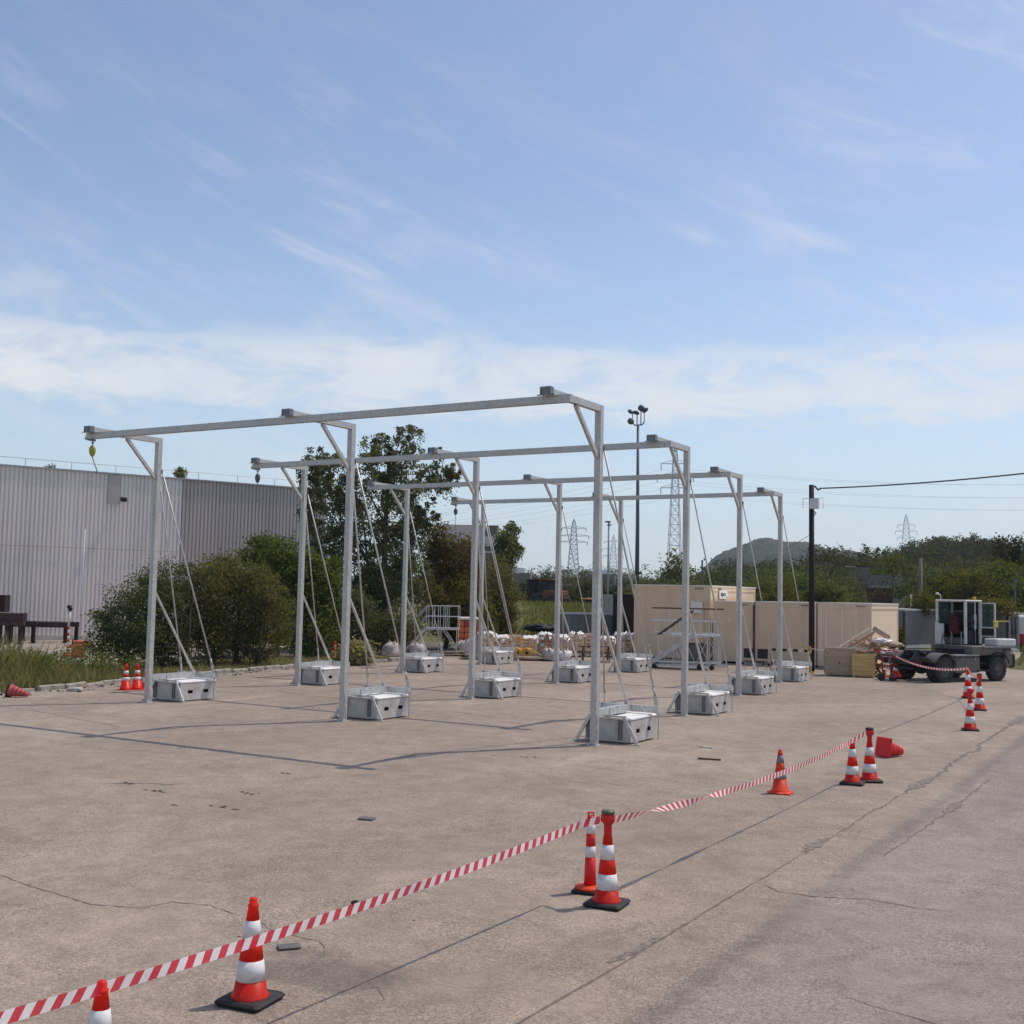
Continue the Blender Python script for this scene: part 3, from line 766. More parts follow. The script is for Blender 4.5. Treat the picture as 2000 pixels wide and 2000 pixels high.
def make_gantry():
    root = thing('steel_gantry', 'x', 'gantry')
    mb = MB()
    xl, xr = -PD - 0.22, PD + 0.48
    L = xr - xl; xm = (xl + xr) / 2
    mb.box((xm, -2.21, 7.185), (L, .13, .022)); mb.box((xm, -2.21, 7.115), (L, .062, .118)); mb.box((xm, -2.252, 7.047), (L, .046, .018)); mb.box((xm, -2.168, 7.047), (L, .046, .018))
    mb.box((xm, -2.275, 7.115), (L, .006, .118)); mb.box((xm, -2.145, 7.115), (L, .006, .118))
    beam = mb.build('beam', 'galvanised', root)
    e = MB(); e.box((xl - .015, -2.21, 7.06), (.03, .15, .07)); e.box((xl + .05, -2.21, 7.02), (.06, .10, .03)); e.build('end_stop', 'galvanised_dark', beam)
    e = MB(); e.box((xr + .006, -2.21, 7.115), (.012, .13, .16)); e.build('end_plate', 'galvanised', beam)
    # one post with everything bolted to it
    mb = MB(); mb.box((0, 0, HP / 2 + .01), (PW, PW, HP - .02 - .02))
    post0 = mb.build('post', 'galvanised', root)
    def sub(name, m, mt='galvanised'):
        return part_from(m.mesh(name, mt), name, post0)
    m = MB(); m.box((0, 0, .012), (.24, .26, .022)); m.tube([(.09, -.10, .02), (.09, -.10, .055)], .014, 6); m.tube([(-.09, -.10, .02), (-.09, -.10, .055)], .014, 6); sub('base_plate', m, 'galvanised_bright')
    m = MB(); m.box((PW / 2 + .006, 0, .42), (.012, .10, .5)); m.box((PW / 2 + .016, .0, .30), (.012, .03, .22)); sub('foot_bracket', m, 'galvanised_bright')
    m = MB(); m.box((0, -1.172, HP - .072), (.135, 2.486, .143)); sub('arm', m)
    m = MB()
    m.box((0, -2.425, HP - .070), (.24, .016, .17)); m.box((0, -2.36, HP + .008), (.24, .11, .014)); m.box((-.09, -2.44, HP - .075), (.02, .014, .11)); m.box((.09, -2.44, HP - .075), (.02, .014, .11)); m.box((0, -2.437, HP - .03), (.15, .010, .02))
    m.box((-.105, -2.35, HP - .072), (.03, .13, .15)); m.box((.105, -2.35, HP - .072), (.03, .13, .15)); m.box((-.15, -2.40, HP - .148), (.09, .05, .014)); m.box((.15, -2.40, HP - .148), (.09, .05, .014))
    sub('arm_clamp', m, 'galvanised_dark')  # clamp tone darkened to hold the shade on its front end
    m = MB(); m.bar((0, -.085, 6.20), (0, -1.12, 7.185), .075, .085); sub('arm_strut', m)
    m = MB(); m.bar((0, .05, 3.10), (0, 1.62, .80), .052, .052); m.box((0, 1.62, .79), (.09, .12, .06)); sub('back_strut', m)
    m = MB(); m.box((0, .085, 6.40), (.20, .025, .10)); sub('rod_bracket', m, 'galvanised_dark')
    for s in (-1, 1):
        m = MB(); m.tube([(s * .07, .10, 6.40), (s * .63, 1.74, .98)], .021, 8); m.tube([(s * .61, 1.68, 1.16), (s * .63, 1.74, .98)], .030, 8); m.bar((s * .625, 1.73, 1.0), (s * .66, 1.80, .68), .03, .08); sub('guy_rod', m)
    m = MB(); m.box((-.058, .87, .69), (.016, 1.56, .155)); m.box((.058, .87, .69), (.016, 1.56, .155)); m.box((0, .87, .762), (.10, 1.56, .012)); m.box((.072, .62, .69), (.014, .10, .15)); m.box((.072, 1.0, .69), (.014, .06, .15)); sub('base_rail', m, 'galvanised_bright')
    m = MB(); m.box((0, 1.735, .675), (1.32, .02, .15)); m.box((0, 1.77, .744), (1.32, .06, .014)); m.box((0, 1.77, .607), (1.32, .06, .014)); m.box((.70, 1.76, .68), (.05, .12, .14)); m.box((-.70, 1.76, .68), (.05, .12, .14)); sub('crossbar', m, 'galvanised_bright')
    m = MB(); m.box((0, .60, .585), (.92, .07, .035)); sub('front_bar', m, 'galvanised_bright')
    for s in (-1, 1):
        m = MB(); m.bar((s * .40, .60, .60), (s * .73, .58, .03), .07, .03, (0, 1, 0)); m.bar((s * .41, .625, .60), (s * .735, .605, .03), .012, .07, (0, 1, 0)); m.box((s * .74, .59, .012), (.12, .12, .016)); sub('outrigger_leg', m, 'galvanised_bright')
        m = MB(); m.tube([(s * .71, 1.76, .02), (s * .71, 1.76, .62)], .016, 6); m.box((s * .71, 1.76, .6), (.05, .05, .06)); sub('jack_leg', m, 'galvanised_bright')
    post0.location = (-PD, 0, 0)
    for x in (0, PD):
        c = copy_tree(post0, root); c.location = (x, 0, 0)
    return root


def make_ballast():
    root = thing('ballast_block', 'x', 'ballast')
    hx, y0, y1, z0, z1 = .55, .66, 2.0, .035, .50
    mb = MB()
    ys = [y0, .93, 1.11, 1.52, 1.70, y1]; zs = [z0, .22, .31, z1]
    for s in (-1, 1):
        X = s * hx
        for i in range(5):
            for j in range(3):
                quad = [(X, ys[i], zs[j]), (X, ys[i + 1], zs[j]), (X, ys[i + 1], zs[j + 1]), (X, ys[i], zs[j + 1])]
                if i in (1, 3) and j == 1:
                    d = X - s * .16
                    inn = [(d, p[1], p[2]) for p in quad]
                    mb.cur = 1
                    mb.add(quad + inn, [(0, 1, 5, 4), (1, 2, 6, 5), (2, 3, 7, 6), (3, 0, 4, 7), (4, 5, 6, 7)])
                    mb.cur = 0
                else:
                    mb.add(quad, [(0, 1, 2, 3)])
    c = .035
    mb.add([(-hx, y0, z0), (hx, y0, z0), (hx, y0, z1), (-hx, y0, z1), (-hx, y1, z0), (hx, y1, z0), (hx, y1, z1), (-hx, y1, z1)], [(0, 1, 2, 3), (5, 4, 7, 6), (0, 4, 5, 1)])
    mb.box((0, (y0 + y1) / 2, .018), (.9, 1.1, .035))
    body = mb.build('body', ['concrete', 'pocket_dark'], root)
    m = MB(); m.box((0, (y0 + y1) / 2, z1 + .034), (2 * hx + .02, y1 - y0 + .02, .066), bev=.022); m.build('top_slab', 'concrete_light', root)  # overhanging lip; its pale tone also carries the sun glare on top
    for x in (-.44, .30):
        m = MB(); m.box((x, y0 - .012, .285), (.09, .018, .42)); m.box((x - .04, y0 - .026, .285), (.012, .02, .42)); m.box((x + .04, y0 - .026, .285), (.012, .02, .42)); m.build('channel', 'galvanised_dark', root)
    m = MB(); m.box((-.07, y0 - .006, .285), (.52, .012, .36)); m.build('front_panel', 'concrete', root)
    return root


g0 = make_gantry()
b0 = make_ballast()
GX = [-17.99, -18.84, -19.95, -20.78]
GY = [22.13, 29.21, 36.58, 43.53]
glab = ['nearest and tallest looking grey steel gantry with long top beam above the paving',
        'second grey steel gantry row back from the camera, its beam crossing the big birch crown',
        'third grey steel gantry row back, between the second row and the farthest row',
        'farthest grey steel gantry, in front of the cream containers and crates']
rown = ['nearest', 'second', 'third', 'farthest']
coln = ['left', 'middle', 'right']
for i in range(4):
    g = g0 if i == 0 else copy_tree(g0)
    g.location = (GX[i], GY[i], 0)
    tag(g, glab[i], 'gantry', 'steel gantries standing in parallel rows')
    for k in range(3):
        b = b0 if (i == 0 and k == 0) else copy_tree(b0)
        b.location = (GX[i] + (k - 1) * PD, GY[i], 0)
        tag(b, 'grey ballast block with sunlit pale top at the %s post of the %s gantry' % (coln[k], rown[i]), 'ballast block', 'concrete ballast blocks behind the gantry posts')

# chain hoists hanging from the left ends of three beams
def hoist(row, matname, label):
    t = thing('chain_hoist', label, 'hoist', (GX[row] - PD - .02, GY[row] - 2.21, 7.03), 0, 'hoists under the gantry beams')
    m = MB(); m.box((0, 0, -.03), (.10, .12, .05)); m.tube([(0, 0, -.04), (0, 0, -.17)], .012, 6); m.lathe([(.03, -.12), (.035, -.10), (.03, -.08)], 10); m.build('suspension_hook', 'galvanised_dark', t)
    m = MB(); m.lathe([(.02, -.46), (.055, -.43), (.085, -.34), (.085, -.25), (.05, -.18), (.02, -.16)], 12); m.box((.05, 0, -.31), (.07, .09, .13), bev=.02); m.build('hoist_body', matname, t)
    if row == 0:
        pts = [(.0, 0, -.44), (.05, 0, -.55), (.13, 0, -.68), (.20, .0, -.80)]
    else:
        pts = [(.0, 0, -.44), (.01, 0, -.62), (.0, 0, -.80), (.0, 0, -.98)]
    m = MB(); m.tube(pts, .016 if row == 0 else .012, 6); m.build('chain', 'galvanised_dark', t)
    m = MB(); m.tube([pts[-1], (pts[-1][0] + .02, 0, pts[-1][2] - .08), (pts[-1][0] - .03, 0, pts[-1][2] - .11)], .016, 6); m.build('hook', 'galvanised_dark', t)


hoist(0, 'hoist_green', 'yellow green chain hoist hanging from the left end of the nearest gantry beam')
hoist(1, 'mast_steel', 'dark chain hoist hanging from the left end of the second gantry beam')
hoist(3, 'mast_steel', 'dark chain hoist hanging from the left end of the farthest gantry beam')


# ------------------------------------------------------------------ traffic cones and barrier tape
def cone_body(red='cone_red', white='cone_white', h=.75, rb=.132, rt=.030, z0=.045, bands=((0, .175, 0), (.175, .375, 1), (.375, .59, 0), (.59, .775, 1), (.775, 1.0, 0)), collar=True):
    """returns list of (name, mb, mat) rings"""
    out = []
    H = h - z0
    for a, b, k in bands:
        m = MB()
        ra, rb_ = rb + (rt - rb) * a, rb + (rt - rb) * b
        pad = .0022 if k else 0.0
        prof = [(ra + pad, z0 + H * a), (rb_ + pad, z0 + H * b)]
        if a == 0: prof = [(rb + .016, z0 + .001), (rb + .015, z0 + .010), (rb + .002, z0 + .018), (rb_ + pad, z0 + H * b)]
        if b == 1.0 and collar:
            zc = z0 + H * .93
            prof = [(ra, z0 + H * a), (rt + .0085, zc - .02), (rt + .012, zc - .012), (rt + .012, zc), (rt + .002, zc + .004), (rt, z0 + H * .985), (rt * .75, z0 + H), (0.001, z0 + H)]
        m.lathe(prof, 24, cap=True)
        out.append(('reflective_band' if k else 'cone_section', m, white if k else red))
    return out


def make_cone(label, style='black', h=.78, head=None, red='cone_red', white='cone_white', rb=.132, **kw):
    t = thing('traffic_cone', label, 'cone', (0, 0, 0), 0, 'traffic cones')
    m = MB()
    if style == 'black':
        m.box((0, 0, .024), (.40, .40, .046), bev=.018)
        m.build('base', 'rubber', t)
    elif style == 'flange':
        m.lathe([(.215, .004), (.215, .018), (.19, .030), (.15, .034)], 8, sm=False)
        m.box((0, 0, .012), (.37, .37, .018), bev=.008)
        m.build('base', red, t)
    for n, mb, mt in cone_body(red, white, h, rb, **kw):
        mb.build(n, mt, t)
    if head:
        z = h - .14
        m = MB(); m.lathe([(.030, z), (.042, z + .01), (.042, z + .13), (.050, z + .15), (.064, z + .165)], 18); m.build('neck', 'cone_crimson', t)
        r = MB(); r.lathe([(.052, z + .16), (.066, z + .165), (.066, z + .245), (.052, z + .25)], 18); r.box((.066, 0, z + .205), (.012, .05, .07)); r.box((-.066, 0, z + .205), (.012, .05, .07)); r.build('tape_reel', 'cone_crimson', t)
        c = MB(); c.lathe([(.060, z + .250), (.072, z + .256), (.072, z + .275), (.058, z + .288), (.02, z + .292)], 18); c.build('reel_cap', head, t)
    return t


def put(t, x, y, rz=0.0, rx=0.0, ry=0.0, z=0.004):
    t.location = (x, y, z); t.rotation_euler = (rx, ry, rz)
    return t


TALL = ((0, .16, 0), (.16, .36, 1), (.36, .55, 0), (.55, .74, 1), (.74, 1.0, 0))
c = put(make_cone('red and white cone cut off by the bottom edge, tape resting on its tip', h=.78), -5.80, 4.90, .35)
c = put(make_cone('nearest whole red and white cone on a black square base behind the tape', h=.79), -6.36, 6.80, .15)
c = put(make_cone('cone with red tape reel and olive cap, front one of the pair', head='olive_cap', h=.82, bands=TALL, rb=.132), -5.31, 10.92, .10)
# slender post-like cone
t = thing('traffic_cone', 'slender red delineator with two white bands behind the olive capped cone', 'cone', (-5.70, 11.30, .004), .2, 'traffic cones')
m = MB(); m.box((0, 0, .02), (.34, .34, .038), bev=.015); m.build('base', 'rubber', t)
m = MB(); m.lathe([(.165, .039), (.165, .055), (.12, .068), (.072, .075)], 20); m.build('flange', 'cone_orange', t)
for a, b, k in ((.07, .37, 0), (.37, .485, 1), (.485, .62, 0), (.62, .725, 1), (.725, .80, 0)):
    m = MB(); f = lambda z: .070 - .028 * (z / .8); m.lathe([(f(a) + .002 * k, a), (f(b) + .002 * k, b)] + ([(.036, .805), (.02, .815)] if b == .80 else []), 20); m.build('reflective_band' if k else 'post_section', 'cone_white' if k else 'cone_crimson', t)
m = MB(); m.tube([(-.03, 0, .81), (-.03, 0, .84), (.03, 0, .84), (.03, 0, .81)], .010, 6); m.build('handle', 'cone_crimson', t)

c = put(make_cone('plain orange cone with dull grey bands and orange base between two pairs', 'flange', h=.71, red='cone_orange', white='cone_grey', rb=.135, z0=.03, bands=((0, .30, 0), (.30, .475, 1), (.475, .68, 0), (.68, .86, 1), (.86, 1.0, 0))), -5.99, 18.80, .2)
c = put(make_cone('front cone of the far pair, beside the one with tape reel', h=.77), -5.24, 20.50, .1)
c = put(make_cone('cone with dark red tape reel next to the fallen red cone', head='rubber', h=.80, bands=TALL, rb=.14), -5.06, 20.98, .5)
c = put(make_cone('back cone of the trio by the truck, holding the tape end', h=1.0, rb=.17), -6.71, 41.4, .3)
c = put(make_cone('right cone of the trio by the truck, topped with a tape reel', head='rubber', h=.95, bands=TALL, rb=.155), -5.66, 36.95, .1)
c = put(make_cone('front cone of the trio by the truck with a red neck', head='cone_crimson', h=.90, bands=TALL, rb=.155), -4.98, 31.0, .3)
c = put(make_cone('cone standing on the red hand cart behind the parked truck', 'flange', h=.78, rb=.13), -10.63, 48.42, .2, z=.22)
c = put(make_cone('left one of the small cones near the leftmost ballast block', 'flange', h=.80, red='cone_red', rb=.16, bands=((0, .34, 0), (.34, .46, 1), (.46, .60, 0), (.60, .72, 1), (.72, 1.0, 0))), -28.31, 24.30, .2)
c = put(make_cone('right one of the small cones near the leftmost ballast block', 'flange', h=.80, red='cone_red', rb=.16, bands=((0, .34, 0), (.34, .46, 1), (.46, .60, 0), (.60, .72, 1), (.72, 1.0, 0))), -28.22, 24.66, .4)
c = put(make_cone('cone mostly hidden behind the left post of the nearest gantry', 'flange', h=.80, red='cone_orange', rb=.16), -28.40, 25.20, .1)
c = put(make_cone('lone cone at the kerb behind the left ballast of the second gantry', 'flange', h=.85, red='cone_crimson', white='cone_faded', rb=.15), -34.1, 41.2, .1, z=.02)
# fallen ones
c = put(make_cone('fallen dark red cone lying on its side, its square base facing the camera', 'black', h=.56, red='cone_crimson', white='cone_crimson', rb=.175, rt=.085, collar=False), -5.68, 24.50, 0, 0, 0)
for ch in c.children:
    if ch.name.startswith('base'):
        ch.data = ch.data.copy(); ch.data.materials[0] = MATS['cone_crimson']
c.rotation_euler = (Matrix.Rotation(math.radians(62), 3, 'Z') @ Matrix.Rotation(math.radians(102), 3, 'Y')).to_euler()
c.location = (-5.62, 24.40, .212)
c = make_cone('faded pinkish cone lying on its side against the left kerb', 'black', h=.58, red='cone_faded', white='cone_faded', rb=.165, rt=.06, collar=False)
c.rotation_euler = (Matrix.Rotation(math.radians(28), 3, 'Z') @ Matrix.Rotation(math.radians(102), 3, 'Y')).to_euler()
c.location = (-28.80, 20.62, .20)


def tape(name, label, pts, wd, per, seed, twist=None, sag=0.0, tilt=0.0):
    """striped ribbon through the points; stripes are separate slanted cells"""
    pts = [Vector(p) for p in pts]
    L = [0]
    for a, b in zip(pts[:-1], pts[1:]): L.append(L[-1] + (b - a).length)
    tot = L[-1]
    def at(s):
        s = min(max(s, 0), tot)
        for i in range(len(L) - 1):
            if s <= L[i + 1] + 1e-9:
                t = (s - L[i]) / max(1e-6, L[i + 1] - L[i])
                p = pts[i].lerp(pts[i + 1], t)
                return p, (pts[i + 1] - pts[i]).normalized(), t
    V = []; F = []; M = []
    sub_ = 2
    n = int(tot / (per / 2)); hp = tot / n
    rr = random.Random(seed)
    def edge(s):
        p, d, t = at(s)
        a = tilt + (twist(s / tot) if twist else 0) + .10 * math.sin(s * 1.7 + seed) + .07 * math.sin(s * 4.3 + seed * 2) + .04 * math.sin(s * 9.1)
        side = d.cross(Vector((0, 0, 1))).normalized(); up = side.cross(d).normalized()
        v = up * math.cos(a) + side * math.sin(a)
        return p + v * (wd / 2), p - v * (wd / 2)
    sl = wd * .75
    for i in range(n):
        s0, s1 = i * hp, (i + 1) * hp
        k = sub_
        o = len(V)
        for j in range(k + 1):
            s = s0 + (s1 - s0) * j / k
            V += [edge(s + sl / 2)[0], edge(s)[0].lerp(edge(s)[1], .5), edge(s - sl / 2)[1]]
        for j in range(k):
            q = o + 3 * j
            F += [(q, q + 3, q + 4, q + 1), (q + 1, q + 4, q + 5, q + 2)]; M += [i % 2, i % 2]
    me = bpy.data.meshes.new(name); me.from_pydata([tuple(v) for v in V], [], F)
    me.materials.append(MATS['tape_white']); me.materials.append(MATS['tape_red'])
    me.polygons.foreach_set('material_index', M); me.polygons.foreach_set('use_smooth', [True] * len(F)); me.update()
    o = bpy.data.objects.new(name, me); COL.objects.link(o)
    return tag(o, label, 'barrier tape', 'red and white barrier tapes')


def sagline(a, b, sag, n=14):
    a, b = Vector(a), Vector(b)
    return [a.lerp(b, i / n) - Vector((0, 0, sag * 4 * (i / n) * (1 - i / n))) for i in range(n + 1)]


tape('barrier_tape', 'tape from the cut off nearest cone to the olive capped cone, passing the whole cone', sagline((-5.72, 3.727, 0.813), (-5.78, 4.86, .745), .0, 3) + sagline((-5.78, 4.86, .745), (-5.62, 10.90, .79), .055, 14)[1:] + [Vector((-5.37, 10.86, .875))], .075, .145, 1, tilt=-.14)
tape('barrier_tape', 'tape from the olive capped cone past the orange cone to the far pair', sagline((-5.26, 10.97, .875), (-5.24, 20.40, .745), .13, 24) + [Vector((-5.10, 20.90, .865))], .075, .145, 2, twist=lambda u: 3.1 * (1 / (1 + math.exp(-(u - .10) * 40)) + 1 / (1 + math.exp(-(u - .27) * 40))))
tape('barrier_tape', 'tape sagging from the hand cart to the trio of cones by the truck', sagline((-10.60, 48.40, .98), (-6.71, 41.38, 1.0), .22, 16), .075, .3, 3)
tape('barrier_tape', 'short tape between the back and right cones of the trio by the truck', sagline((-6.71, 41.38, 1.0), (-5.66, 36.95, 1.02), .10, 8) + [Vector((-5.72, 36.9, .8)), Vector((-6.1, 37.3, .15))], .075, .3, 4)

# ------------------------------------------------------------------ corrugated hall on the left
HA = Vector((-61.9, 31.2)); HB = Vector((-50.04, 59.12))
HH = 9.85
hd = (HB - HA).normalized(); hlen = (HB - HA).length
hall = thing('corrugated_hall', 'long pale grey corrugated metal hall along the left edge', 'hall', (HA.x, HA.y, 0), math.atan2(hd.y, hd.x))


def cladding(u0, u1, z0, z1, y, period, depth):
    """trapezoid-ribbed sheet, local x along the wall, outward is -y"""
    mb = MB(); n = int(round((u1 - u0) / period)); p = (u1 - u0) / n
    xs = []
    for i in range(n):
        a = u0 + i * p
        xs += [(a, 0), (a + p * .12, depth), (a + p * .30, depth), (a + p * .42, 0)]
    xs.append((u1, 0))
    V = []; F = []
    for x, d in xs: V += [(x, y + d, z0), (x, y + d, z1)]
    for i in range(len(xs) - 1): F.append((2 * i, 2 * i + 2, 2 * i + 3, 2 * i + 1))
    return mb.add(V, F)


U1 = 20.4
cladding(0, U1, .25, HH, 0, .24, .07).build('cladding', 'cladding', hall)
cl2 = cladding(U1, hlen, .25, HH, .02, .24, .07).build('cladding', 'cladding_old', hall); cl2['label'] = 'darker right hand cladding'
m = MB(); m.box((hlen / 2, 15.1, HH / 2), (hlen - .05, 29.8, HH - .12)); m.build('hall_body', 'cladding_old', hall)
m = MB(); m.box((hlen / 2, -.02, .12), (hlen, .10, .26)); m.build('plinth', 'concrete', hall)
m = MB(); m.box((hlen / 2, .02, HH + .04), (hlen, .22, .08)); m.build('roof_trim', 'roof_trim', hall)
m = MB()
for i in range(12): m.tube([(1 + i * 2.6, 1.0, HH - .05), (1 + i * 2.6, 1.0, HH + .62)], .018, 5)
m.tube([(0, 1.0, HH + .62), (hlen, 1.0, HH + .62)], .020, 5)
m.build('guard_rail', 'rail_steel', hall)
m = MB(); m.box((16.25, -.01, 8.95), (.72, .03, 1.75)); m.build('patch_panel', 'cladding_old', hall)
fl = MB(); fl.box((16.75, -.32, 8.35), (.34, .20, .22), rx=.5); fl.bar((16.75, -.02, 8.5), (16.75, -.30, 8.40), .05, .05); fl.build('floodlight', 'black_metal', hall)
for k in range(5):
    m = MB(); m.box((2.5 + 6.1 * k, -.09, HH / 2 + .1), (.02, .02, HH - .5)); m.build('sheet_joint', 'cladding_old', hall)
m = MB(); m.box((hlen / 2, -.085, 5.35), (hlen, .012, .03)); m.build('sheet_lap', 'cladding_old', hall)
for u in (4.2,):
    m = MB(); m.tube([(u, -.15, HH - .1), (u, -.15, .2)], .06, 8); m.build('downpipe', 'cladding', hall)
m = MB(); m.box((7.9, .9, HH + .12), (1.1, .5, .2)); m.box((8.3, .9, HH + .22), (.3, .3, .2)); m.build('roof_vent', 'grey_panel', hall)
ca, sa = hd.x, hd.y
tree('rooftop_bush', 'small round bush growing on the edge of the hall roof', 'bush', HA.x + ca * 20.6 - sa * .9, HA.y + sa * 20.6 + ca * .9, [(0, 0, .45, .42, .42, .40)], 500, 1, 'leaf_olive', [((0, 0, -.2), (0, 0, .4), .03)], size=.16, twigs=40, seed=71, z=HH)
tree('rooftop_bush', 'tiny weed on the hall roof edge near the left end', 'bush', HA.x + ca * 12.6 - sa * .4, HA.y + sa * 12.6 + ca * .4, [(0, 0, .12, .4, .2, .14)], 90, 1, 'leaf_olive', None, size=.12, twigs=16, seed=72, z=HH + .05)

# rusty steel racks in front of the hall
AX = .66   # rack bearing
def rack(loc, rz, L, D, hgt, label, name='steel_rack', beamh=.28, legs=None):
    t = thing(name, label, 'rack', (*loc, -.02), rz)
    m = MB(); m.box((0, -D / 2, hgt - beamh / 2), (L, .16, beamh)); m.box((0, D / 2, hgt - beamh / 2), (L, .16, beamh)); m.build('long_beam', 'rust', t)
    n = max(2, int(L / .9))
    for i in range(n):
        m = MB(); m.box((-L / 2 + (i + .5) * L / n, 0, hgt - .05), (.14, D - .17, .10)); m.build('cross_beam', 'rust', t)
    for x in (legs or (-L / 2 + .15, L / 2 - .15)):
        for y in (-D / 2, D / 2):
            m = MB(); m.box((x, y, (hgt - beamh) / 2), (.19, .15, hgt - beamh)); m.box((x, y, .02), (.3, .3, .03)); m.build('leg', 'rust_dark', t)
    return t


rack((-55.138, 41.482), .55, 3.3, 1.6, 1.12, 'rusty brown steel table frame standing on legs before the hall')
t = rack((-54.643, 38.771), .55, 2.6, 1.7, 1.20, 'rusty brown steel rack at the left edge with a deep box beam', beamh=.2, legs=(-1.1, -.7, -.2, .4, 1.1))
t = thing('box_girder', 'rust brown box girder lying on the leftmost rack', 'girder', (*(-54.206, 38.522), 1.19), .55)
m = MB(); m.box((0, 0, .22), (1.75, .6, .44), bev=.02); m.build('girder_body', 'rust', t)
m = MB(); m.box((.88, 0, .22), (.02, .62, .46)); m.build('end_plate', 'rust_dark', t)
t = thing('steel_block', 'dark brown steel block stacked at the extreme left edge', 'steel block', (*(-55.808, 38.852), 1.62), .55)
m = MB(); m.box((0, 0, .48), (1.3, .7, .92), bev=.02); m.build('block_body', 'rust_dark', t); m = MB(); m.box((0, -.36, .48), (1.2, .03, .08)); m.build('stiffener', 'rust_dark', t)

# slim white pole, orange road barrier, striped camera post
t = thing('white_pole', 'tall thin white pole rising behind the orange barrier', 'pole', (*(-43.826, 34.86), 0))
m = MB(); m.tube([(0, 0, 0), (.0, 0, 3.0), (.02, .02, 5.75)], [.035, .032, .022], 8); m.build('shaft', 'white_panel', t)
m = MB(); m.lathe([(.12, 0), (.12, .02), (.05, .04)], 10); m.build('foot', 'rail_steel', t)
t = thing('road_barrier', 'orange red plastic road barrier half hidden by weeds', 'barrier', (*(-42.657, 33.921), 0), .9)
m = MB(); m.box((0, 0, .30), (.62, .40, .60), bev=.05); m.build('barrier_body', 'barrier_orange', t)
m = MB(); m.box((0, 0, .66), (.52, .34, .12), bev=.03); m.build('barrier_top', 'barrier_orange', t)
m = MB(); m.box((.42, 0, .50), (.30, .20, .12), bev=.02); m.box((-.40, 0, .46), (.24, .20, .14), bev=.02); m.build('barrier_wing', 'barrier_orange', t)
for x in (-.27, .25): m = MB(); m.box((x, -.17, .62), (.05, .06, .34)); m.build('dark_peg', 'black_metal', t)
t = thing('striped_post', 'red and white striped post with a black camera head', 'post', (*(-43.333, 33.871), 0))
for i in range(9):
    m = MB(); m.tube([(0, 0, .10 + i * .135), (0, 0, .10 + (i + 1) * .135)], .048, 10); m.build('stripe', 'tape_white' if i % 2 else 'cone_crimson', t)
m = MB(); m.tube([(0, 0, 1.31), (.02, 0, 2.0)], .055, 10); m.build('white_shaft', 'white_panel', t)
m = MB(); m.box((0, 0, .06), (.34, .34, .12), bev=.03); m.build('foot', 'cone_crimson', t)
m = MB(); m.box((.0, -.02, 2.2), (.16, .18, .16), bev=.03); m.box((.06, 0, 2.10), (.10, .14, .18), bev=.02, ry=.5); m.build('camera_head', 'black_metal', t)
m = MB(); m.box((-.03, -.05, 2.04), (.10, .12, .14), bev=.03); m.build('white_housing', 'white_panel', t)

# ------------------------------------------------------------------ bushes and trees on the left
tree('big_bush', 'broad olive bush in front of the hall, left half of the thicket', 'bush', *(-35.117, 31.474), [(0.45, -0.4, 2.11, 0.95, 1.69, 2.11), (-0.71, -1.01, 1.79, 0.68, 1.18, 1.48), (-1.21, -1.42, 1.38, 0.47, 1.02, 1.27), (0.16, 0.88, 2.5, 0.85, 1.35, 1.69), (-0.39, -0.6, 0.8, 0.95, 0.76, 0.95), (0.49, 0.4, 0.81, 0.95, 0.85, 1.06), (-0.43, 0.08, 2.89, 0.53, 0.76, 0.95)], 26000, 1, 'leaf_dark', [((-1.5, 0, 0), (-1.8, .3, 2.6), .10), ((.4, 0, 0), (.5, .2, 3.0), .11), ((1.2, .4, 0), (1.5, .5, 3), .09)], size=.115, twigs=620, spread=.17, shell=.5, seed=31)
tree('big_bush', 'broad brownish olive bush in front of the hall, right half of the thicket', 'bush', *(-34.281, 34.783), [(-0.16, 0.14, 2.52, 1.2, 1.66, 2.08), (-0.18, -1.31, 3.14, 0.99, 1.05, 1.31), (-0.49, -0.18, 3.79, 0.88, 0.7, 0.88), (1.01, 0.39, 2.97, 0.99, 0.96, 1.2), (1.17, 1.19, 1.92, 0.77, 1.23, 1.53), (-0.14, -0.96, 1.07, 1.1, 0.88, 1.1), (0.99, 0.52, 0.87, 0.99, 0.79, 0.92)], 34000, 1, 'leaf_olive', [((-1, 0, 0), (-1.3, .3, 3), .11), ((.3, 0, 0), (.2, .2, 3.6), .12), ((1.3, .2, 0), (1.6, .3, 3.0), .09)], size=.115, twigs=760, spread=.16, shell=.45, seed=32)
tree('tall_shrub', 'bright green leafy shrub rising between the thicket and the birch', 'shrub', *(-36.741, 40.928), [(0.16, -1.0, 4.5, 1.23, 0.99, 1.11), (-0.92, -1.22, 4.73, 0.86, 0.79, 0.99), (0.82, 0.04, 4.18, 0.99, 0.89, 1.11), (1.33, 0.92, 3.73, 0.74, 0.99, 1.23), (1.27, 1.43, 2.28, 0.69, 1.18, 1.48), (0.13, -0.19, 2.97, 1.73, 1.38, 1.48), (0.7, 0.68, 1.3, 1.48, 1.18, 1.48), (-1.08, -0.38, 5.01, 0.74, 0.59, 0.69)], 30000, 1, 'leaf_green', [((-.6, 0, 0), (-.9, .2, 4), .10), ((.6, 0, 0), (.8, .2, 4.2), .10)], size=.16, twigs=520, spread=.19, shell=.45, seed=33)
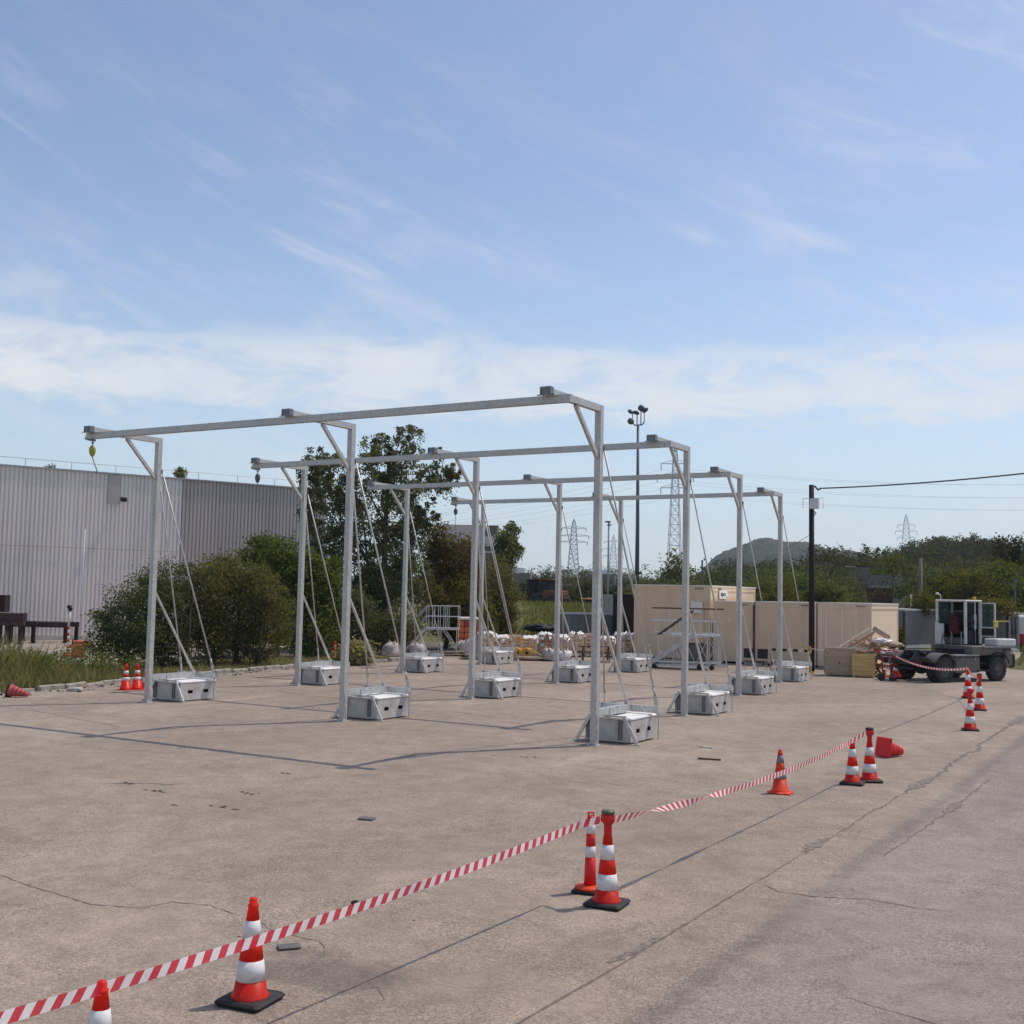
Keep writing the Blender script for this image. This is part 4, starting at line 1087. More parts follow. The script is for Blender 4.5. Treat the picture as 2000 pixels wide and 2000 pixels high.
tree('birch_tree', 'tall dark birch with drooping foliage and pale trunk behind the gantries', 'tree', *(-37.804, 49.141), [(1.39, 0.22, 11.18, 1.17, 1.07, 1.33), (0.16, -0.18, 10.77, 1.11, 1.0, 1.25), (0.07, -1.13, 9.7, 1.67, 1.33, 1.67), (-2.3, -2.31, 9.95, 1.11, 0.93, 1.17), (-2.9, -2.61, 9.25, 0.78, 1.22, 1.53), (-1.62, -1.79, 8.87, 1.33, 1.33, 1.67), (1.4, -0.13, 8.79, 1.72, 1.38, 1.67), (2.05, 1.74, 9.65, 1.39, 1.11, 1.17), (3.09, 2.19, 9.8, 0.78, 0.67, 0.83), (2.78, 2.1, 10.92, 0.44, 0.36, 0.44), (-1.77, -0.02, 7.21, 2.09, 1.78, 2.22), (0.73, 1.32, 6.7, 1.67, 1.33, 1.67), (-3.03, -1.94, 7.1, 0.83, 1.11, 1.39), (-1.83, -2.01, 5.43, 1.53, 1.33, 1.67), (0.09, -0.03, 4.97, 2.22, 1.78, 1.95), (1.72, 1.83, 7.56, 0.83, 0.78, 0.97), (-0.28, -0.35, 2.76, 2.09, 1.67, 1.95), (1.06, 1.49, 3.91, 1.39, 1.33, 1.67)], 60000, 1, 'leaf_birch', [((.3, 0, 0), (.2, .3, 10.2), .26), ((-.4, .2, 0), (-1.6, .5, 7.5), .14)], size=.15, twigs=760, spread=.15, droop=2.0, shell=.30, seed=34, bark='bark')
for k, lean_ in enumerate((.06, -.05)):
    loc = ((-36.954, 48.784), (-37.605, 48.79))[k]
    t = thing('young_birch', ('thin pale birch stem right of the middle gantry post', 'thinner pale birch stem beside the first one')[k], 'tree', (*loc, 0))
    m = MB(); m.tube([(0, 0, 0), (lean_, 0, 1.2), (lean_ * 1.5, .05, 2.6), (lean_ * .5, .1, 4.0)], [.11 - .03 * k, .09 - .03 * k, .07 - .02 * k, .04], 8); m.build('trunk', 'bark_birch', t)
    rgx = np.random.default_rng(40 + k)
    V, F, ti, tw = leaf_cloud(rgx, [(0, 0, 3.9, .9, .9, 1.2)], 900, .16, 30, .3, 1.0, .2)
    part_from(np_mesh('crown', V, F, 'leaf_birch', ti), 'crown', t)
tree('undergrowth_shrub', 'dark undergrowth at the foot of the birch', 'shrub', *(-36.061, 45.427), [(-1.16, -0.16, 1.2, 0.91, 1.04, 1.3), (-0.04, 0.93, 1.09, 1.17, 0.94, 1.17), (1.41, 1.56, 1.39, 0.91, 1.04, 1.3), (0.16, -0.62, 2.27, 1.04, 0.83, 1.04)], 11000, 1, 'leaf_dark', [((0, 0, 0), (.1, .1, 2), .06)], size=.15, twigs=240, spread=.2, shell=.3, seed=35)
tree('dry_grass_tuft', 'yellowish tuft of dry growth at the kerb behind the middle gantry post', 'plant', *(-31.164, 39.1), [(0, 0, .45, .9, .6, .55), (-.8, .2, .3, .6, .5, .4)], 2600, 1, 'grass_blade', None, size=.20, twigs=120, spread=.25, shell=.2, seed=36, crown_name='foliage')
tree('brown_tree', 'reddish brown thin leaved tree right of the birch before the grey roof', 'tree', *(-37.051, 54.619), [(0.11, 0.22, 5.18, 1.33, 1.18, 1.48), (-0.61, -0.34, 6.05, 0.89, 0.95, 1.18), (1.27, 0.36, 4.6, 0.89, 1.42, 1.78), (-0.19, -0.33, 3.69, 1.33, 1.18, 1.48), (0.49, 1.09, 2.84, 1.18, 1.18, 1.48), (-0.61, -0.52, 4.56, 1.04, 1.18, 1.48)], 17000, 1, 'leaf_brown', [((0, 0, 0), (.1, .2, 5.5), .12)], size=.17, twigs=420, spread=.2, shell=.25, seed=37)
tree('yellow_shrub', 'yellow green bush behind the first mobile stairs', 'shrub', *(-35.104, 53.514), [(-0.32, 0.44, 2.99, 1.15, 1.15, 1.43), (-0.56, -0.45, 1.98, 1.0, 1.03, 1.29), (0.86, -0.02, 2.02, 0.86, 1.15, 1.43), (-1.25, -0.96, 2.25, 0.86, 1.15, 1.43), (-0.13, -0.03, 1.28, 1.58, 1.26, 1.0)], 16000, 1, 'leaf_yellow', [((0, 0, 0), (.1, .1, 3), .08)], size=.16, twigs=360, spread=.2, shell=.4, seed=38)
tree('willow_tree', 'sparse feathery tree standing right of the grey roofed house', 'tree', *(-41.33, 68.497), [(-0.07, 0.58, 7.52, 0.57, 0.72, 0.9), (0.01, -0.56, 6.74, 0.72, 0.86, 1.08), (0.13, 0.65, 6.25, 0.5, 0.86, 1.08), (-0.44, -0.49, 5.85, 0.65, 0.72, 0.9)], 4200, 1, 'leaf_birch', [((0, 0, 0), (.2, .2, 6.4), .12)], size=.2, twigs=150, spread=.3, droop=1.2, shell=.2, seed=39)
tree('yellow_shrub', 'tall yellowish shrub at the left foot of the grassy mound', 'shrub', *(-37.603, 61.4), [(0.2, -0.42, 4.13, 0.81, 1.29, 1.61), (0.69, -0.25, 2.87, 0.71, 1.16, 1.45), (-0.13, -0.72, 2.21, 0.9, 1.29, 1.61), (0.26, 0.21, 1.42, 0.9, 0.77, 0.97)], 9000, 1, 'leaf_olive', [((0, 0, 0), (.1, .1, 3), .08)], size=.17, twigs=240, spread=.22, shell=.4, seed=41)

# ------------------------------------------------------------------ house with a grey roof behind the trees
hx_, hy_ = (-81.913, 125.659)
house = thing('grey_roofed_house', 'brick house with a grey roof and chimney behind the brown tree', 'house', (hx_, hy_, 0), math.radians(28))
m = MB(); m.box((0, 3, 4.7), (7.0, 6, 9.4)); m.build('wall', 'wall_brown', house)
m = MB(); m.prism([(-.5, 9.3), (3.0, 12.3), (6.5, 9.3)], -3.9, 3.7, 'X'); rf = m.build('roof', 'roof_grey', house)
m = MB(); m.box((2.9, 2.0, 11.0), (1.3, .8, 2.2)); m.box((2.9, 2.0, 12.1), (1.42, .92, .12)); m.build('chimney', 'grey_wall', rf)
for x in (-1.6, 1.4):
    m = MB(); m.box((x, -.02, 7.2), (1.1, .06, 1.3)); f = m.build('window', 'black_metal', house)
    m = MB(); m.box((x, -.06, 6.5), (1.3, .14, .08)); m.box((x, -.06, 7.88), (1.3, .08, .06)); m.build('sill', 'concrete', f)
m = MB(); m.box((0, -.03, 8.6), (7.0, .06, .16)); m.build('string_course', 'concrete_light', house)
wg = thing('brown_annex', 'plain brown annex wall right of the grey roofed house', 'building', (*(-78.066, 128.085), 0), math.radians(28))
m = MB(); m.box((-.4, 1.5, 4.4), (3.2, 3, 8.8)); m.build('wall', 'wall_brown', wg); m = MB(); m.box((-.4, 1.5, 8.85), (3.4, 3.2, .12)); m.build('roof', 'roof_dark', wg)

# ------------------------------------------------------------------ grassy mound, shed and machines behind the yard
def mound(name, x0, y0, nx, ny, sx, sy, rot, fn, matname, seed):
    rgm = np.random.default_rng(seed)
    mb = MB(); V = []; F = []
    c, s = math.cos(rot), math.sin(rot)
    for j in range(ny + 1):
        for i in range(nx + 1):
            u, v = i / nx, j / ny
            a, b = (u - .5) * sx, v * sy
            V.append((x0 + a * c - b * s, y0 + a * s + b * c, fn(u, v) + (rgm.normal() * .05 if 0 < v < 1 else 0)))
    for j in range(ny):
        for i in range(nx):
            q = j * (nx + 1) + i; F.append((q, q + 1, q + nx + 2, q + nx + 1))
    mb.smooth = True
    mb.add(V, F)
    return tag(mb.build(name, matname), kind='structure')


MR = math.radians(30)
mx_, my_ = (-37.95, 65.847)
mound('grass_bank', mx_ + 4, my_, 30, 30, 26, 60, MR, lambda u, v: -.04 + 2.45 * min(1, max(0, (v - .01) / .26)) ** 0.75 * (0.35 + .65 * min(1, u * 4)) + .25 * math.sin(u * 9) * min(1, v * 5), 'turf', 3)
blades('bank_grass', rgv, lambda n: np.stack([(lambda a, b: mx_ + 4 + a * math.cos(MR) - b * math.sin(MR))(A := rgv.uniform(-9, 9, n), B := rgv.uniform(0, 22, n)), my_ + A * math.sin(MR) + B * math.cos(MR), 2.45 * np.minimum(1, np.maximum(0, (B / 60 - .01) / .26)) ** .75 * .93 - .05, rgv.uniform(.5, 1.2, n)], 1), 16000, .42, .035, 'grass_green')
mb = MB(); mb.ico((0, 0, 0), (1.15, .6, .28), 2, .15, random.Random(3)); t = mb.build('black_tarpaulin', 'black_metal', None, (*(-37.142, 65.847), 1.01), MR); tag(t, 'black tarpaulin lump at the foot of the green bank', 'tarpaulin')


def panel_fence(name, label, cat, p, q, h, matname, n, cap=None, z=0.0):
    p = Vector(p); q = Vector(q); d = q - p; L = d.length
    t = thing(name, label, cat, (p.x, p.y, z), math.atan2(d.y, d.x))
    for i in range(n):
        m = MB(); a, b = L * i / n, L * (i + 1) / n
        m.box(((a + b) / 2, 0, h / 2), (b - a - .03, .05, h))
        for k in range(4): m.box((a + (b - a) * (k + .5) / 4, -.035, h / 2), (.06, .03, h - .02))
        m.build('panel', matname, t)
    if cap:
        m = MB(); m.box((L / 2, 0, h + .06), (L + .1, .25, .12)); m.build('cap_rail', cap, t)
    return t


sh = panel_fence('metal_shed', 'low dark grey metal shed wall with a white top edge behind the crates', 'shed', (-34.356, 63.274), (-31.37, 65.473), 2.0, 'shed_grey', 9, 'white_panel')
m = MB(); m.box((1.85, 1.1, 1.0), (3.6, 2.0, 1.94)); m.build('shed_body', 'shed_grey', sh)
panel_fence('panel_fence', 'taller light grey sheet metal fence behind the low shed', 'fence', (-37.52, 75.155), (-37.369, 78.566), 3.3, 'fence_grey', 5)
t = thing('shadow_gap_filler', 'nearly black container for the shadowed gap left of the cream cabins', 'filler', (*(-29.796, 63.342), 0), .1)  # dark block and door added for the black shadow between shed and cabin
m = MB(); m.box((0, 1.5, 1.65), (1.7, 3, 3.3)); m.build('gap_filler_body', 'rust_dark', t); m = MB(); m.box((0, -.02, 1.2), (1.3, .06, 2.0)); m.build('door', 'black_metal', t)

# machines parked on the bank
def loader(loc, rz, label, bodym, z):
    t = thing('wheel_loader', label, 'loader', (*loc, z), rz)
    m = MB(); m.box((-.6, 0, 1.2), (2.2, 1.5, .9), bev=.1); m.box((-1.5, 0, 1.1), (.5, 1.4, .7), bev=.1); m.build('body', bodym, t)
    m = MB(); m.box((.3, 0, 2.0), (1.2, 1.3, 1.2), bev=.08); m.build('cab', 'black_metal', t); m = MB(); m.box((.3, 0, 2.66), (1.35, 1.45, .12), bev=.03); m.build('cab_roof', bodym, t)
    for x in (-1.1, 1.2):
        for y in (-.8, .8):
            m = MB(); m.lathe([(.3, -.22), (.62, -.2), (.68, -.1), (.68, .1), (.62, .2), (.3, .22)], 16, axis='Y', c=(x, y, .68)); m.build('wheel', 'tyre', t)
    m = MB(); m.bar((.9, -.4, 1.5), (2.3, -.4, .7), .14, .24); m.bar((.9, .4, 1.5), (2.3, .4, .7), .14, .24); m.build('lift_arm', bodym, t)
    m = MB(); m.prism([(2.2, .2), (3.1, .15), (2.9, .35), (2.5, .55), (2.5, 1.0), (2.25, 1.0)], -1.2, 1.2, 'Y'); m.build('bucket', bodym, t)
    return t


loader((-56.021, 96.983), .6, 'small dark wheel loader on the track behind the green bank', 'rust_dark', 1.95)
loader((-53.267, 96.243), 2.9, 'rusty orange wheel loader on the track behind the green bank', 'rust_orange', 1.95)
loader((-44.641, 87.242), .9, 'orange loader half hidden behind the low metal shed', 'machine_yellow', .25)

# ------------------------------------------------------------------ timber crates, bags and sundries along the back edge
rr = random.Random(17)
CD = Vector((0.83, 0.56)).normalized()
cang = math.atan2(CD.y, CD.x)


def slat_crate(name, label, cat, loc, rz, L, D, H, slat, inside, cover, group, nsl=6, hang=.25, seed=1):
    r_ = random.Random(seed)
    t = thing(name, label, cat, (*loc, 0.01), rz, group)
    m = MB(); m.box((0, 0, H * .48 + .06), (L - .14, D - .14, H * .86), bev=.05); m.build('load', inside, t)
    for i in range(nsl):
        z = .16 + (H - .22) * i / (nsl - 1)
        for y in (-D / 2, D / 2):
            m = MB(); m.box((0, y, z), (L, .025, (H - .2) / nsl * r_.uniform(.45, .7)), ry=r_.gauss(0, .008)); m.build('slat', slat, t)
    for x in (-L / 2 + .05, 0, L / 2 - .05):
        for y in (-D / 2 - .03, D / 2 + .03):
            m = MB(); m.box((x, y, H / 2), (.09, .035, H)); m.build('upright', slat, t)
    for x in (-L / 2 + .1, L / 2 - .1): m = MB(); m.box((x, 0, .05), (.12, D, .10)); m.build('runner', slat, t)
    for k in range(7):
        m = MB(); m.box((r_.uniform(-L / 2 + .1, L / 2 - .1), -D / 2 + .06, H * r_.uniform(.2, .92)), (r_.uniform(.12, .3), .10, r_.uniform(.10, .24)), ry=r_.gauss(0, .12)); m.build('packet', ('machine_yellow', 'plastic_white', 'crate_orange', 'wood_light', 'plastic_white')[r_.randrange(5)], t)
    if cover:
        m = MB(); n = 7; V = []; F = []
        for j in range(n + 1):
            for i in range(n + 1):
                u, v = i / n, j / n
                e = max(abs(u - .5), abs(v - .5)) * 2
                V.append(((u - .5) * (L + .10), (v - .5) * (D + .12), H + .06 + r_.gauss(0, .045) - (hang * r_.uniform(.2, 1.5) if e > .99 else 0)))
        for j in range(n):
            for i in range(n):
                q = j * (n + 1) + i; F.append((q, q + 1, q + n + 2, q + n + 1))
        m.smooth = True; m.add(V, F); m.build('cover_sheet', cover, t)
    return t


crate_spec = [(948, 57, 'wood_light', 'wood_orange'), (976, 57.5, 'wood_light', 'wood_orange'), (1004, 58, 'wood_light', 'machine_yellow'), (1034, 58.5, 'wood_light', 'plastic_white'), (1064, 59, 'wood_grey', 'crate_orange'),
              (1094, 59.5, 'wood_light', 'plastic_white'), (1124, 60, 'wood_light', 'wood_light'), (1154, 60.5, 'wood_light', 'crate_orange'), (1186, 61, 'wood_light', 'wood_orange'), (1216, 61.5, 'wood_light', 'crate_orange'), (1246, 62, 'wood_light', 'wood_orange')]
cl = ['left end of the crate row, directly right of the middle posts', 'next to the left end of the crate row', 'above and behind the yellow wheels', 'with white wrapping, right of the yellow wheels', 'grey slatted, left of the third gantry middle post',
      'hidden partly by the third gantry middle post', 'just left of the picnic table', 'behind the picnic table left half', 'behind the picnic table right half', 'right of the picnic table', 'at the right end of the crate row beside the cream cabin']
cpos = [(-30.333, 48.259), (-29.989, 49.06), (-29.631, 49.86), (-29.212, 50.685), (-28.776, 51.507), (-28.324, 52.326), (-27.856, 53.142), (-27.373, 53.953), (-26.826, 54.785), (-26.311, 55.587), (-25.782, 56.385)]
for i, (a, b, sl_, ins) in enumerate(crate_spec):
    slat_crate('timber_crate', 'timber crate, ' + cl[i], 'crate', cpos[i], cang + rr.gauss(0, .03), .76, 1.0, 1.12 + rr.uniform(-.16, .10), sl_, ins, None if i in (2, 7) else 'plastic_white', 'timber crates under white plastic', seed=i)


def bulk_bag(loc, sx, sz, label, seed, matname='bag_fabric'):
    r_ = random.Random(seed)
    t = thing('bulk_bag', label, 'bag', (*loc, 0.0), r_.uniform(-.5, .5), 'pale bulk bags')
    m = MB(); m.smooth = True
    m.lathe([(sx * .80, 0), (sx * .98, sz * .15), (sx, sz * .45), (sx * .93, sz * .8), (sx * .6, sz * .97), (sx * .15, sz)], 12)
    m.v = [(x + r_.gauss(0, .06), y + r_.gauss(0, .06), max(0, z + r_.gauss(0, .05))) for x, y, z in m.v]
    m.build('sack', matname, t)
    for s in (-1, 1): m = MB(); m.tube([(s * sx * .5, -.1, sz * .95), (s * sx * .55, 0, sz * 1.18), (s * sx * .5, .12, sz * .95)], .022, 5); m.build('lifting_loop', matname, t)
    return t


bulk_bag((-33.544, 44.842), .46, .70, 'pale bulk bag left of the third gantry left post', 1)
bulk_bag((-33.13, 46.383), .40, .62, 'whitish bulk bag in front of the mobile stairs, beside the post', 2)
bulk_bag((-31.097, 48.366), .45, .95, 'pale bulk bag left of the timber crate row', 3, 'plastic_white')
bulk_bag((-32.075, 48.923), .42, .7, 'low pale sack behind the second gantry middle post', 4)
bulk_bag((-26.852, 48.572), .40, .6, 'grey white bag at the right of the third gantry middle post', 5)
bulk_bag((-26.43, 49.144), .38, .5, 'low grey bag left of the picnic table', 6, 'plastic_white')


def tube_pallet(loc, label, seed, hz, n=5):
    t = thing('wrapped_pallet', label, 'pallet', (*loc, 0.0), .6, 'pallets of red and orange boxes')
    m = MB(); m.box((0, 0, .07), (1.1, .9, .14)); m.build('pallet_base', 'wood_grey', t)
    for i in range(n):
        for j in range(3):
            m = MB(); m.box((-.36 + j * .36, 0, .16 + (hz - .2) * (i + .5) / n), (.34, .80, (hz - .2) / n - .02), bev=.02); m.build('box', 'crate_red' if (j + (i // 2)) % 3 == 0 else 'crate_orange', t)
    m = MB(); m.box((0, 0, hz + .07), (1.12, .92, .16), bev=.05); m.build('top_cover', 'olive_cap' if seed else 'plastic_white', t)


tube_pallet((-35.371, 48.465), 'wrapped pallet of red and orange boxes left of the first mobile stairs', 1, 1.45)
tube_pallet((-33.835, 51.953), 'red wrapped pallet just left of the second gantry middle post', 0, 1.75)
for i, (px_, lab) in enumerate(((0, 'low heap of broken boards at the left end of the crate row'), (1, 'flat stack of dark boards in front of the crates near the yellow wheels'), (2, 'stack of grey planks lying left of the third gantry middle post'), (3, 'low plank pile under the first mobile stairs'))):
    loc = ((-29.743, 46.857), (-27.584, 48.16), (-27.89, 49.711), (-32.552, 48.004))[i]
    t = thing('plank_pile', lab, 'planks', (*loc, 0), cang + .1 * i, 'piles of old planks')
    r_ = random.Random(50 + i)
    for k in range(9):
        m = MB(); m.box((r_.gauss(0, .1), r_.uniform(-.3, .3), .04 + .05 * (k // 2)), (1.7 + r_.uniform(-.4, .3), .14, .035), rz=r_.gauss(0, .12)); m.build('plank', ('wood_grey', 'wood_dark', 'wood_light')[(k + i) % 3], t)

# yellow trailer with two drum wheels
t = thing('cable_trailer', 'yellow trailer with two round yellow wheels before the crates', 'trailer', (*(-28.541, 48.762), 0), .55)
for k in (-1, 1):
    m = MB(); m.lathe([(.10, -.12), (.24, -.12), (.27, -.06), (.27, .06), (.24, .12), (.10, .12)], 18, axis='Y', c=(k * .24, -.2, .32)); w_ = m.build('wheel', 'machine_yellow', t); m = MB(); m.lathe([(.02, -.14), (.09, -.14), (.09, .14), (.02, .14)], 12, axis='Y', c=(k * .24, -.2, .32)); m.build('hub', 'rust', w_)
m = MB(); m.box((0, .1, .48), (1.0, .5, .10)); m.bar((-.4, .1, .5), (-.5, .1, .95), .06, .06); m.bar((.4, .1, .5), (.45, .1, .95), .06, .06); m.bar((-.5, .1, .95), (.45, .1, .95), .06, .06); m.build('chassis', 'machine_yellow', t)
m = MB(); m.tube([(.5, 0, .45), (1.0, -.1, .2)], .03, 6); m.box((.95, -.1, .06), (.28, .2, .10)); m.build('drawbar', 'lamp_yellow', t)

# picnic table
t = thing('picnic_table', 'dark red brown picnic table with slanted legs before the crates', 'table', (*(-25.137, 50.041), 0), .52)
for k in range(4): m = MB(); m.box((0, -.27 + k * .18, .74), (1.75, .16, .04)); m.build('top_board', 'wood_dark', t)
for s in (-1, 1):
    for k in (0, 1): m = MB(); m.box((0, s * (.66 + .15 * k), .44), (1.75, .13, .04)); m.build('seat_board', 'wood_dark', t)
for x in (-.62, .62):
    for s in (-1, 1): m = MB(); m.bar((x, s * .22, .72), (x, s * .72, 0.0), .05, .10); m.build('leg', 'wood_dark', t)
    m = MB(); m.box((x, 0, .40), (.05, 1.6, .10)); m.build('cross_rail', 'wood_dark', t)

# ------------------------------------------------------------------ mobile stairs
def tubeset(t, name, segs, r=.022, mt='galvanised_bright'):
    for p, q in segs:
        m = MB(); m.tube([p, q], r, 6); m.build(name, mt, t)


def stairs_a():
    t = thing('mobile_stairs', 'smaller aluminium mobile stairs with guard rails before the green shrubs', 'stairs', (*(-33.009, 48.298), 0), .50)
    Z = 1.36
    m = MB(); m.box((.05, 0, Z), (1.6, 1.0, .10)); m.build('platform', 'galvanised_bright', t)
    xs = [-.75, -.45, -.15, .12, .3, .85]
    for y in (-.5, .5):
        tubeset(t, 'guard_post', [((x, y, Z), (x, y, Z + 1.15)) for x in xs], .018)
        tubeset(t, 'guard_rail', [((-.75, y, Z + 1.15), (.85, y, Z + 1.15)), ((-.75, y, Z + .62), (.85, y, Z + .62))], .022)
        tubeset(t, 'leg', [((.80, y, .05), (.80, y, Z)), ((-.1, y, .05), (-.1, y, Z))], .024)
        tubeset(t, 'brace', [((.1, y, Z - .05), (.78, y, .35))], .03)
        tubeset(t, 'handrail', [((-.80, y, Z + 1.12), (-2.05, y, .95 - .0)), ((-.80, y, Z + .62), (-2.05, y, .35))], .024)
        m = MB(); m.bar((-.75, y, Z), (-2.0, y, .05), .03, .14); m.build('stringer', 'galvanised_bright', t)
        tubeset(t, 'handrail_post', [((-2.0, y, .1), (-2.05, y, .95))], .02)
    tubeset(t, 'guard_rail', [((.85, -.5, Z + 1.15), (.85, .5, Z + 1.15)), ((.85, -.5, Z + .62), (.85, .5, Z + .62))], .022)
    for k in range(6): m = MB(); f = (k + .5) / 6; m.box((-.75 - 1.25 * f, 0, Z - (Z - .05) * f), (.24, .92, .035)); m.build('tread', 'galvanised', t)
    m = MB(); m.box((-.4, -.5, .10), (2.6, .06, .06)); m.box((-.4, .5, .10), (2.6, .06, .06)); m.box((.85, 0, .10), (.06, 1.0, .06)); m.build('base_frame', 'galvanised_bright', t)
    for x in (-1.6, .8):
        for y in (-.5, .5): m = MB(); m.lathe([(.02, -.03), (.07, -.03), (.07, .03), (.02, .03)], 10, axis='Y', c=(x, y, .07)); m.build('castor', 'tyre', t)


def stairs_b():
    t = thing('mobile_stairs', 'larger aluminium mobile stairs with X braces against the cream cabin', 'stairs', (*(-19.733, 48.327), 0), .30)
    Z = 1.50; X0, X1 = -1.55, 1.62
    m = MB(); m.box((.45, .25, Z), (2.2, 1.1, .10)); m.build('platform', 'galvanised_bright', t)
    for y in (-.3, .85):
        tubeset(t, 'guard_post', [((x, y, Z - .05), (x, y, Z + 1.2)) for x in (X0 + .2, -.75, -.05, .62, 1.05, X1 - .25)], .018)
        m = MB(); m.tube([(X0, y, Z + 1.2), (X1, y, Z + 1.2)], .032, 6); m.build('top_rail', 'wood_dark', t)
        tubeset(t, 'guard_rail', [((X0, y, Z + .64), (X1 - .1, y, Z + .64)), ((X0, y, Z + .10), (X1 - .25, y, Z + .10))], .026)
        tubeset(t, 'leg', [((x, y, .12), (x, y, Z)) for x in (-.55, .95, 1.45)], .030)
        tubeset(t, 'brace', [((.5, y, Z - .1), (.98, y, .35)), ((.98, y, Z - .1), (.5, y, .35)), ((1.0, y, Z - .1), (1.45, y, .45)), ((1.45, y, Z - .1), (1.0, y, .45)), ((-.1, y, Z - .1), (.4, y, .35)), ((-.6, y, Z - .4), (-.2, y, .3)), ((-1.2, y, .9), (-.9, y, .4))], .018)
        m = MB(); m.bar((.35, y, Z + .02), (-1.75, y, .10), .04, .20); m.build('stringer', 'galvanised', t)
        m = MB(); m.bar((.25, y - .02, Z + 1.1), (-1.25, y - .02, Z + .0), .05, .07); m.build('handrail', 'wood_dark', t)
        tubeset(t, 'handrail_post', [((-.45, y, .95), (-.45, y, Z + .55)), ((-1.2, y, .5), (-1.2, y, Z + .05)), ((.1, y, 1.3), (.1, y, Z + .95))], .02)
        m = MB(); m.box((-.1, y, .32), (3.3, .06, .09)); m.box((0, y, .16), (3.5, .07, .10)); m.build('base_frame', 'galvanised_bright', t)
    for k in range(8): m = MB(); f = (k + .5) / 8; m.box((.35 - 2.1 * f, .27, Z - (Z - .1) * f), (.26, 1.1, .04)); m.build('tread', 'galvanised_dark', t)
    for x in (.6, 1.15, -1.4):
        for y in (-.3, .85): m = MB(); m.lathe([(.02, -.04), (.11, -.04), (.11, .04), (.02, .04)], 12, axis='Y', c=(x, y, .11)); m.build('castor', 'tyre', t)
    m = MB(); m.box((.4, .3, .75), (.9, .7, .8), bev=.05); m.build('under_locker', 'truck_body', t)


stairs_a(); stairs_b()

# ------------------------------------------------------------------ cream site cabins
def cabin(name, label, x0, x1, y0, y1, h, seams=(), mt='cream', trim=True, frame=.16, group='cream site cabins', z0=.12, battens=False):
    t = thing(name, label, 'cabin', ((x0 + x1) / 2, y0, 0), 0, group)
    L = x1 - x0; D = y1 - y0
    m = MB(); m.box((0, D / 2, (h + z0) / 2), (L - .06, D - .06, h - z0 - .02)); m.build('cabin_body', mt, t)
    for x in (-L / 2 + frame / 2, L / 2 - frame / 2):
        for y in (frame / 2, D - frame / 2):
            m = MB(); m.box((x, y, (h + z0) / 2 - .025), (frame - .01, frame - .01, h - z0 - .40)); m.build('corner_post', mt, t)
    m = MB(); m.box((0, .07, h - .11), (L, .14, .22)); m.box((0, D - .07, h - .11), (L, .14, .22)); m.box((-L / 2 + .07, D / 2, h - .11), (.14, D - .28, .22)); m.box((L / 2 - .07, D / 2, h - .11), (.14, D - .28, .22)); m.build('roof_rail', mt, t)
    if trim:
        m = MB(); m.box((0, D / 2, h + .025), (L + .06, D + .06, .05)); m.build('roof_edge', 'cream_trim', t)
    m = MB(); m.box((0, .07, z0 + .08), (L, .14, .18)); m.build('floor_rail', mt, t)
    for x in (-L / 2 + .2, L / 2 - .2):
        for y in (.2, D - .2):
            m = MB(); m.box((x, y, z0 / 2), (.3, .3, z0)); m.build('support_block', 'concrete', t)
    if seams:
        edges = [-L / 2 + frame] + list(seams) + [L / 2 - frame]
        for a, b in zip(edges[:-1], edges[1:]):
            m = MB(); m.box(((a + b) / 2, .028, (h - .22 + z0 + .17) / 2), (b - a - .035, .02, h - .22 - z0 - .17 - .02)); m.build('wall_panel', mt, t)
            q = MB(); q.box((a, .010, (h - .22 + z0 + .17) / 2), (.085, .022, h - .22 - z0 - .17 - .03)); q.build('batten', 'cream_batten', t) if battens else None
            for k in range(1, 4):
                q = MB(); q.box((a + (b - a) * k / 4, .0165, (h - .22 + z0 + .17) / 2), (.03, .006, h - .22 - z0 - .17 - .1)); q.build('panel_rib', mt, t)
    return t


def text_obj(txt, size, matname, parent, loc, rot, bold=0.0, name='lettering', width=None):
    cu = bpy.data.curves.new(name, 'FONT'); cu.body = txt; cu.size = size; cu.extrude = .004; cu.offset = bold
    cu.align_x = 'CENTER'; cu.align_y = 'CENTER'; cu.resolution_u = 3
    tmp = bpy.data.objects.new('tmp', cu); COL.objects.link(tmp)
    me = bpy.data.meshes.new_from_object(tmp)
    bpy.data.objects.remove(tmp)
    me.name = name
    me.materials.clear(); me.materials.append(MATS[matname])
    return part_from(me, name, parent, loc, rot)


YC = 54.5
tall = cabin('site_cabin', 'tall cream cabin whose sunlit end carries a small white sign', -25.2, -20.99, YC + .02, YC + 6.85, 3.78, seams=(-1.2, .1, 1.2), mt='cream_darker')
lowa = cabin('site_cabin', 'left low cream cabin with two black chairs in front', -20.70, -18.60, YC - .35, YC + 5.7, 3.02, seams=(-.35, .4), mt='cream_darker')
lowb = cabin('site_cabin', 'middle low cream cabin directly left of the black pole', -18.55, -15.55, YC - .30, YC + 5.7, 3.04, seams=(-.7, .1, .9), mt='cream_darker')
lowc = cabin('site_cabin', 'right low cream cabin with vertical ribs behind the wood heap', -15.50, -12.97, YC - .28, YC + 5.25, 3.06, seams=(-.85, -.1, .55), battens=True)
m = MB(); m.box((.0, 0, 0), (.025, 1.15, .42)); sg = m.build('sign_board', 'sign_white', tall, (2.13, 1.75, 3.38))
text_obj('algeco', .30, 'print_dark', sg, (.014, -.03, .03), (PI / 2, 0, PI / 2), .008)
mbq = MB(); mbq.box((.016, .46, -.12), (.006, .10, .06)); mbq.build('sign_mark', 'print_dark', sg)
m = MB(); m.box((1.42, -.09, 2.70), (.62, .16, .58), bev=.02); m.build('electric_box', 'cream_trim', tall)
m = MB(); m.tube([(1.75, -.04, 2.6), (1.75, -.04, .3)], .03, 6); m.build('downpipe', 'cream_darker', tall)
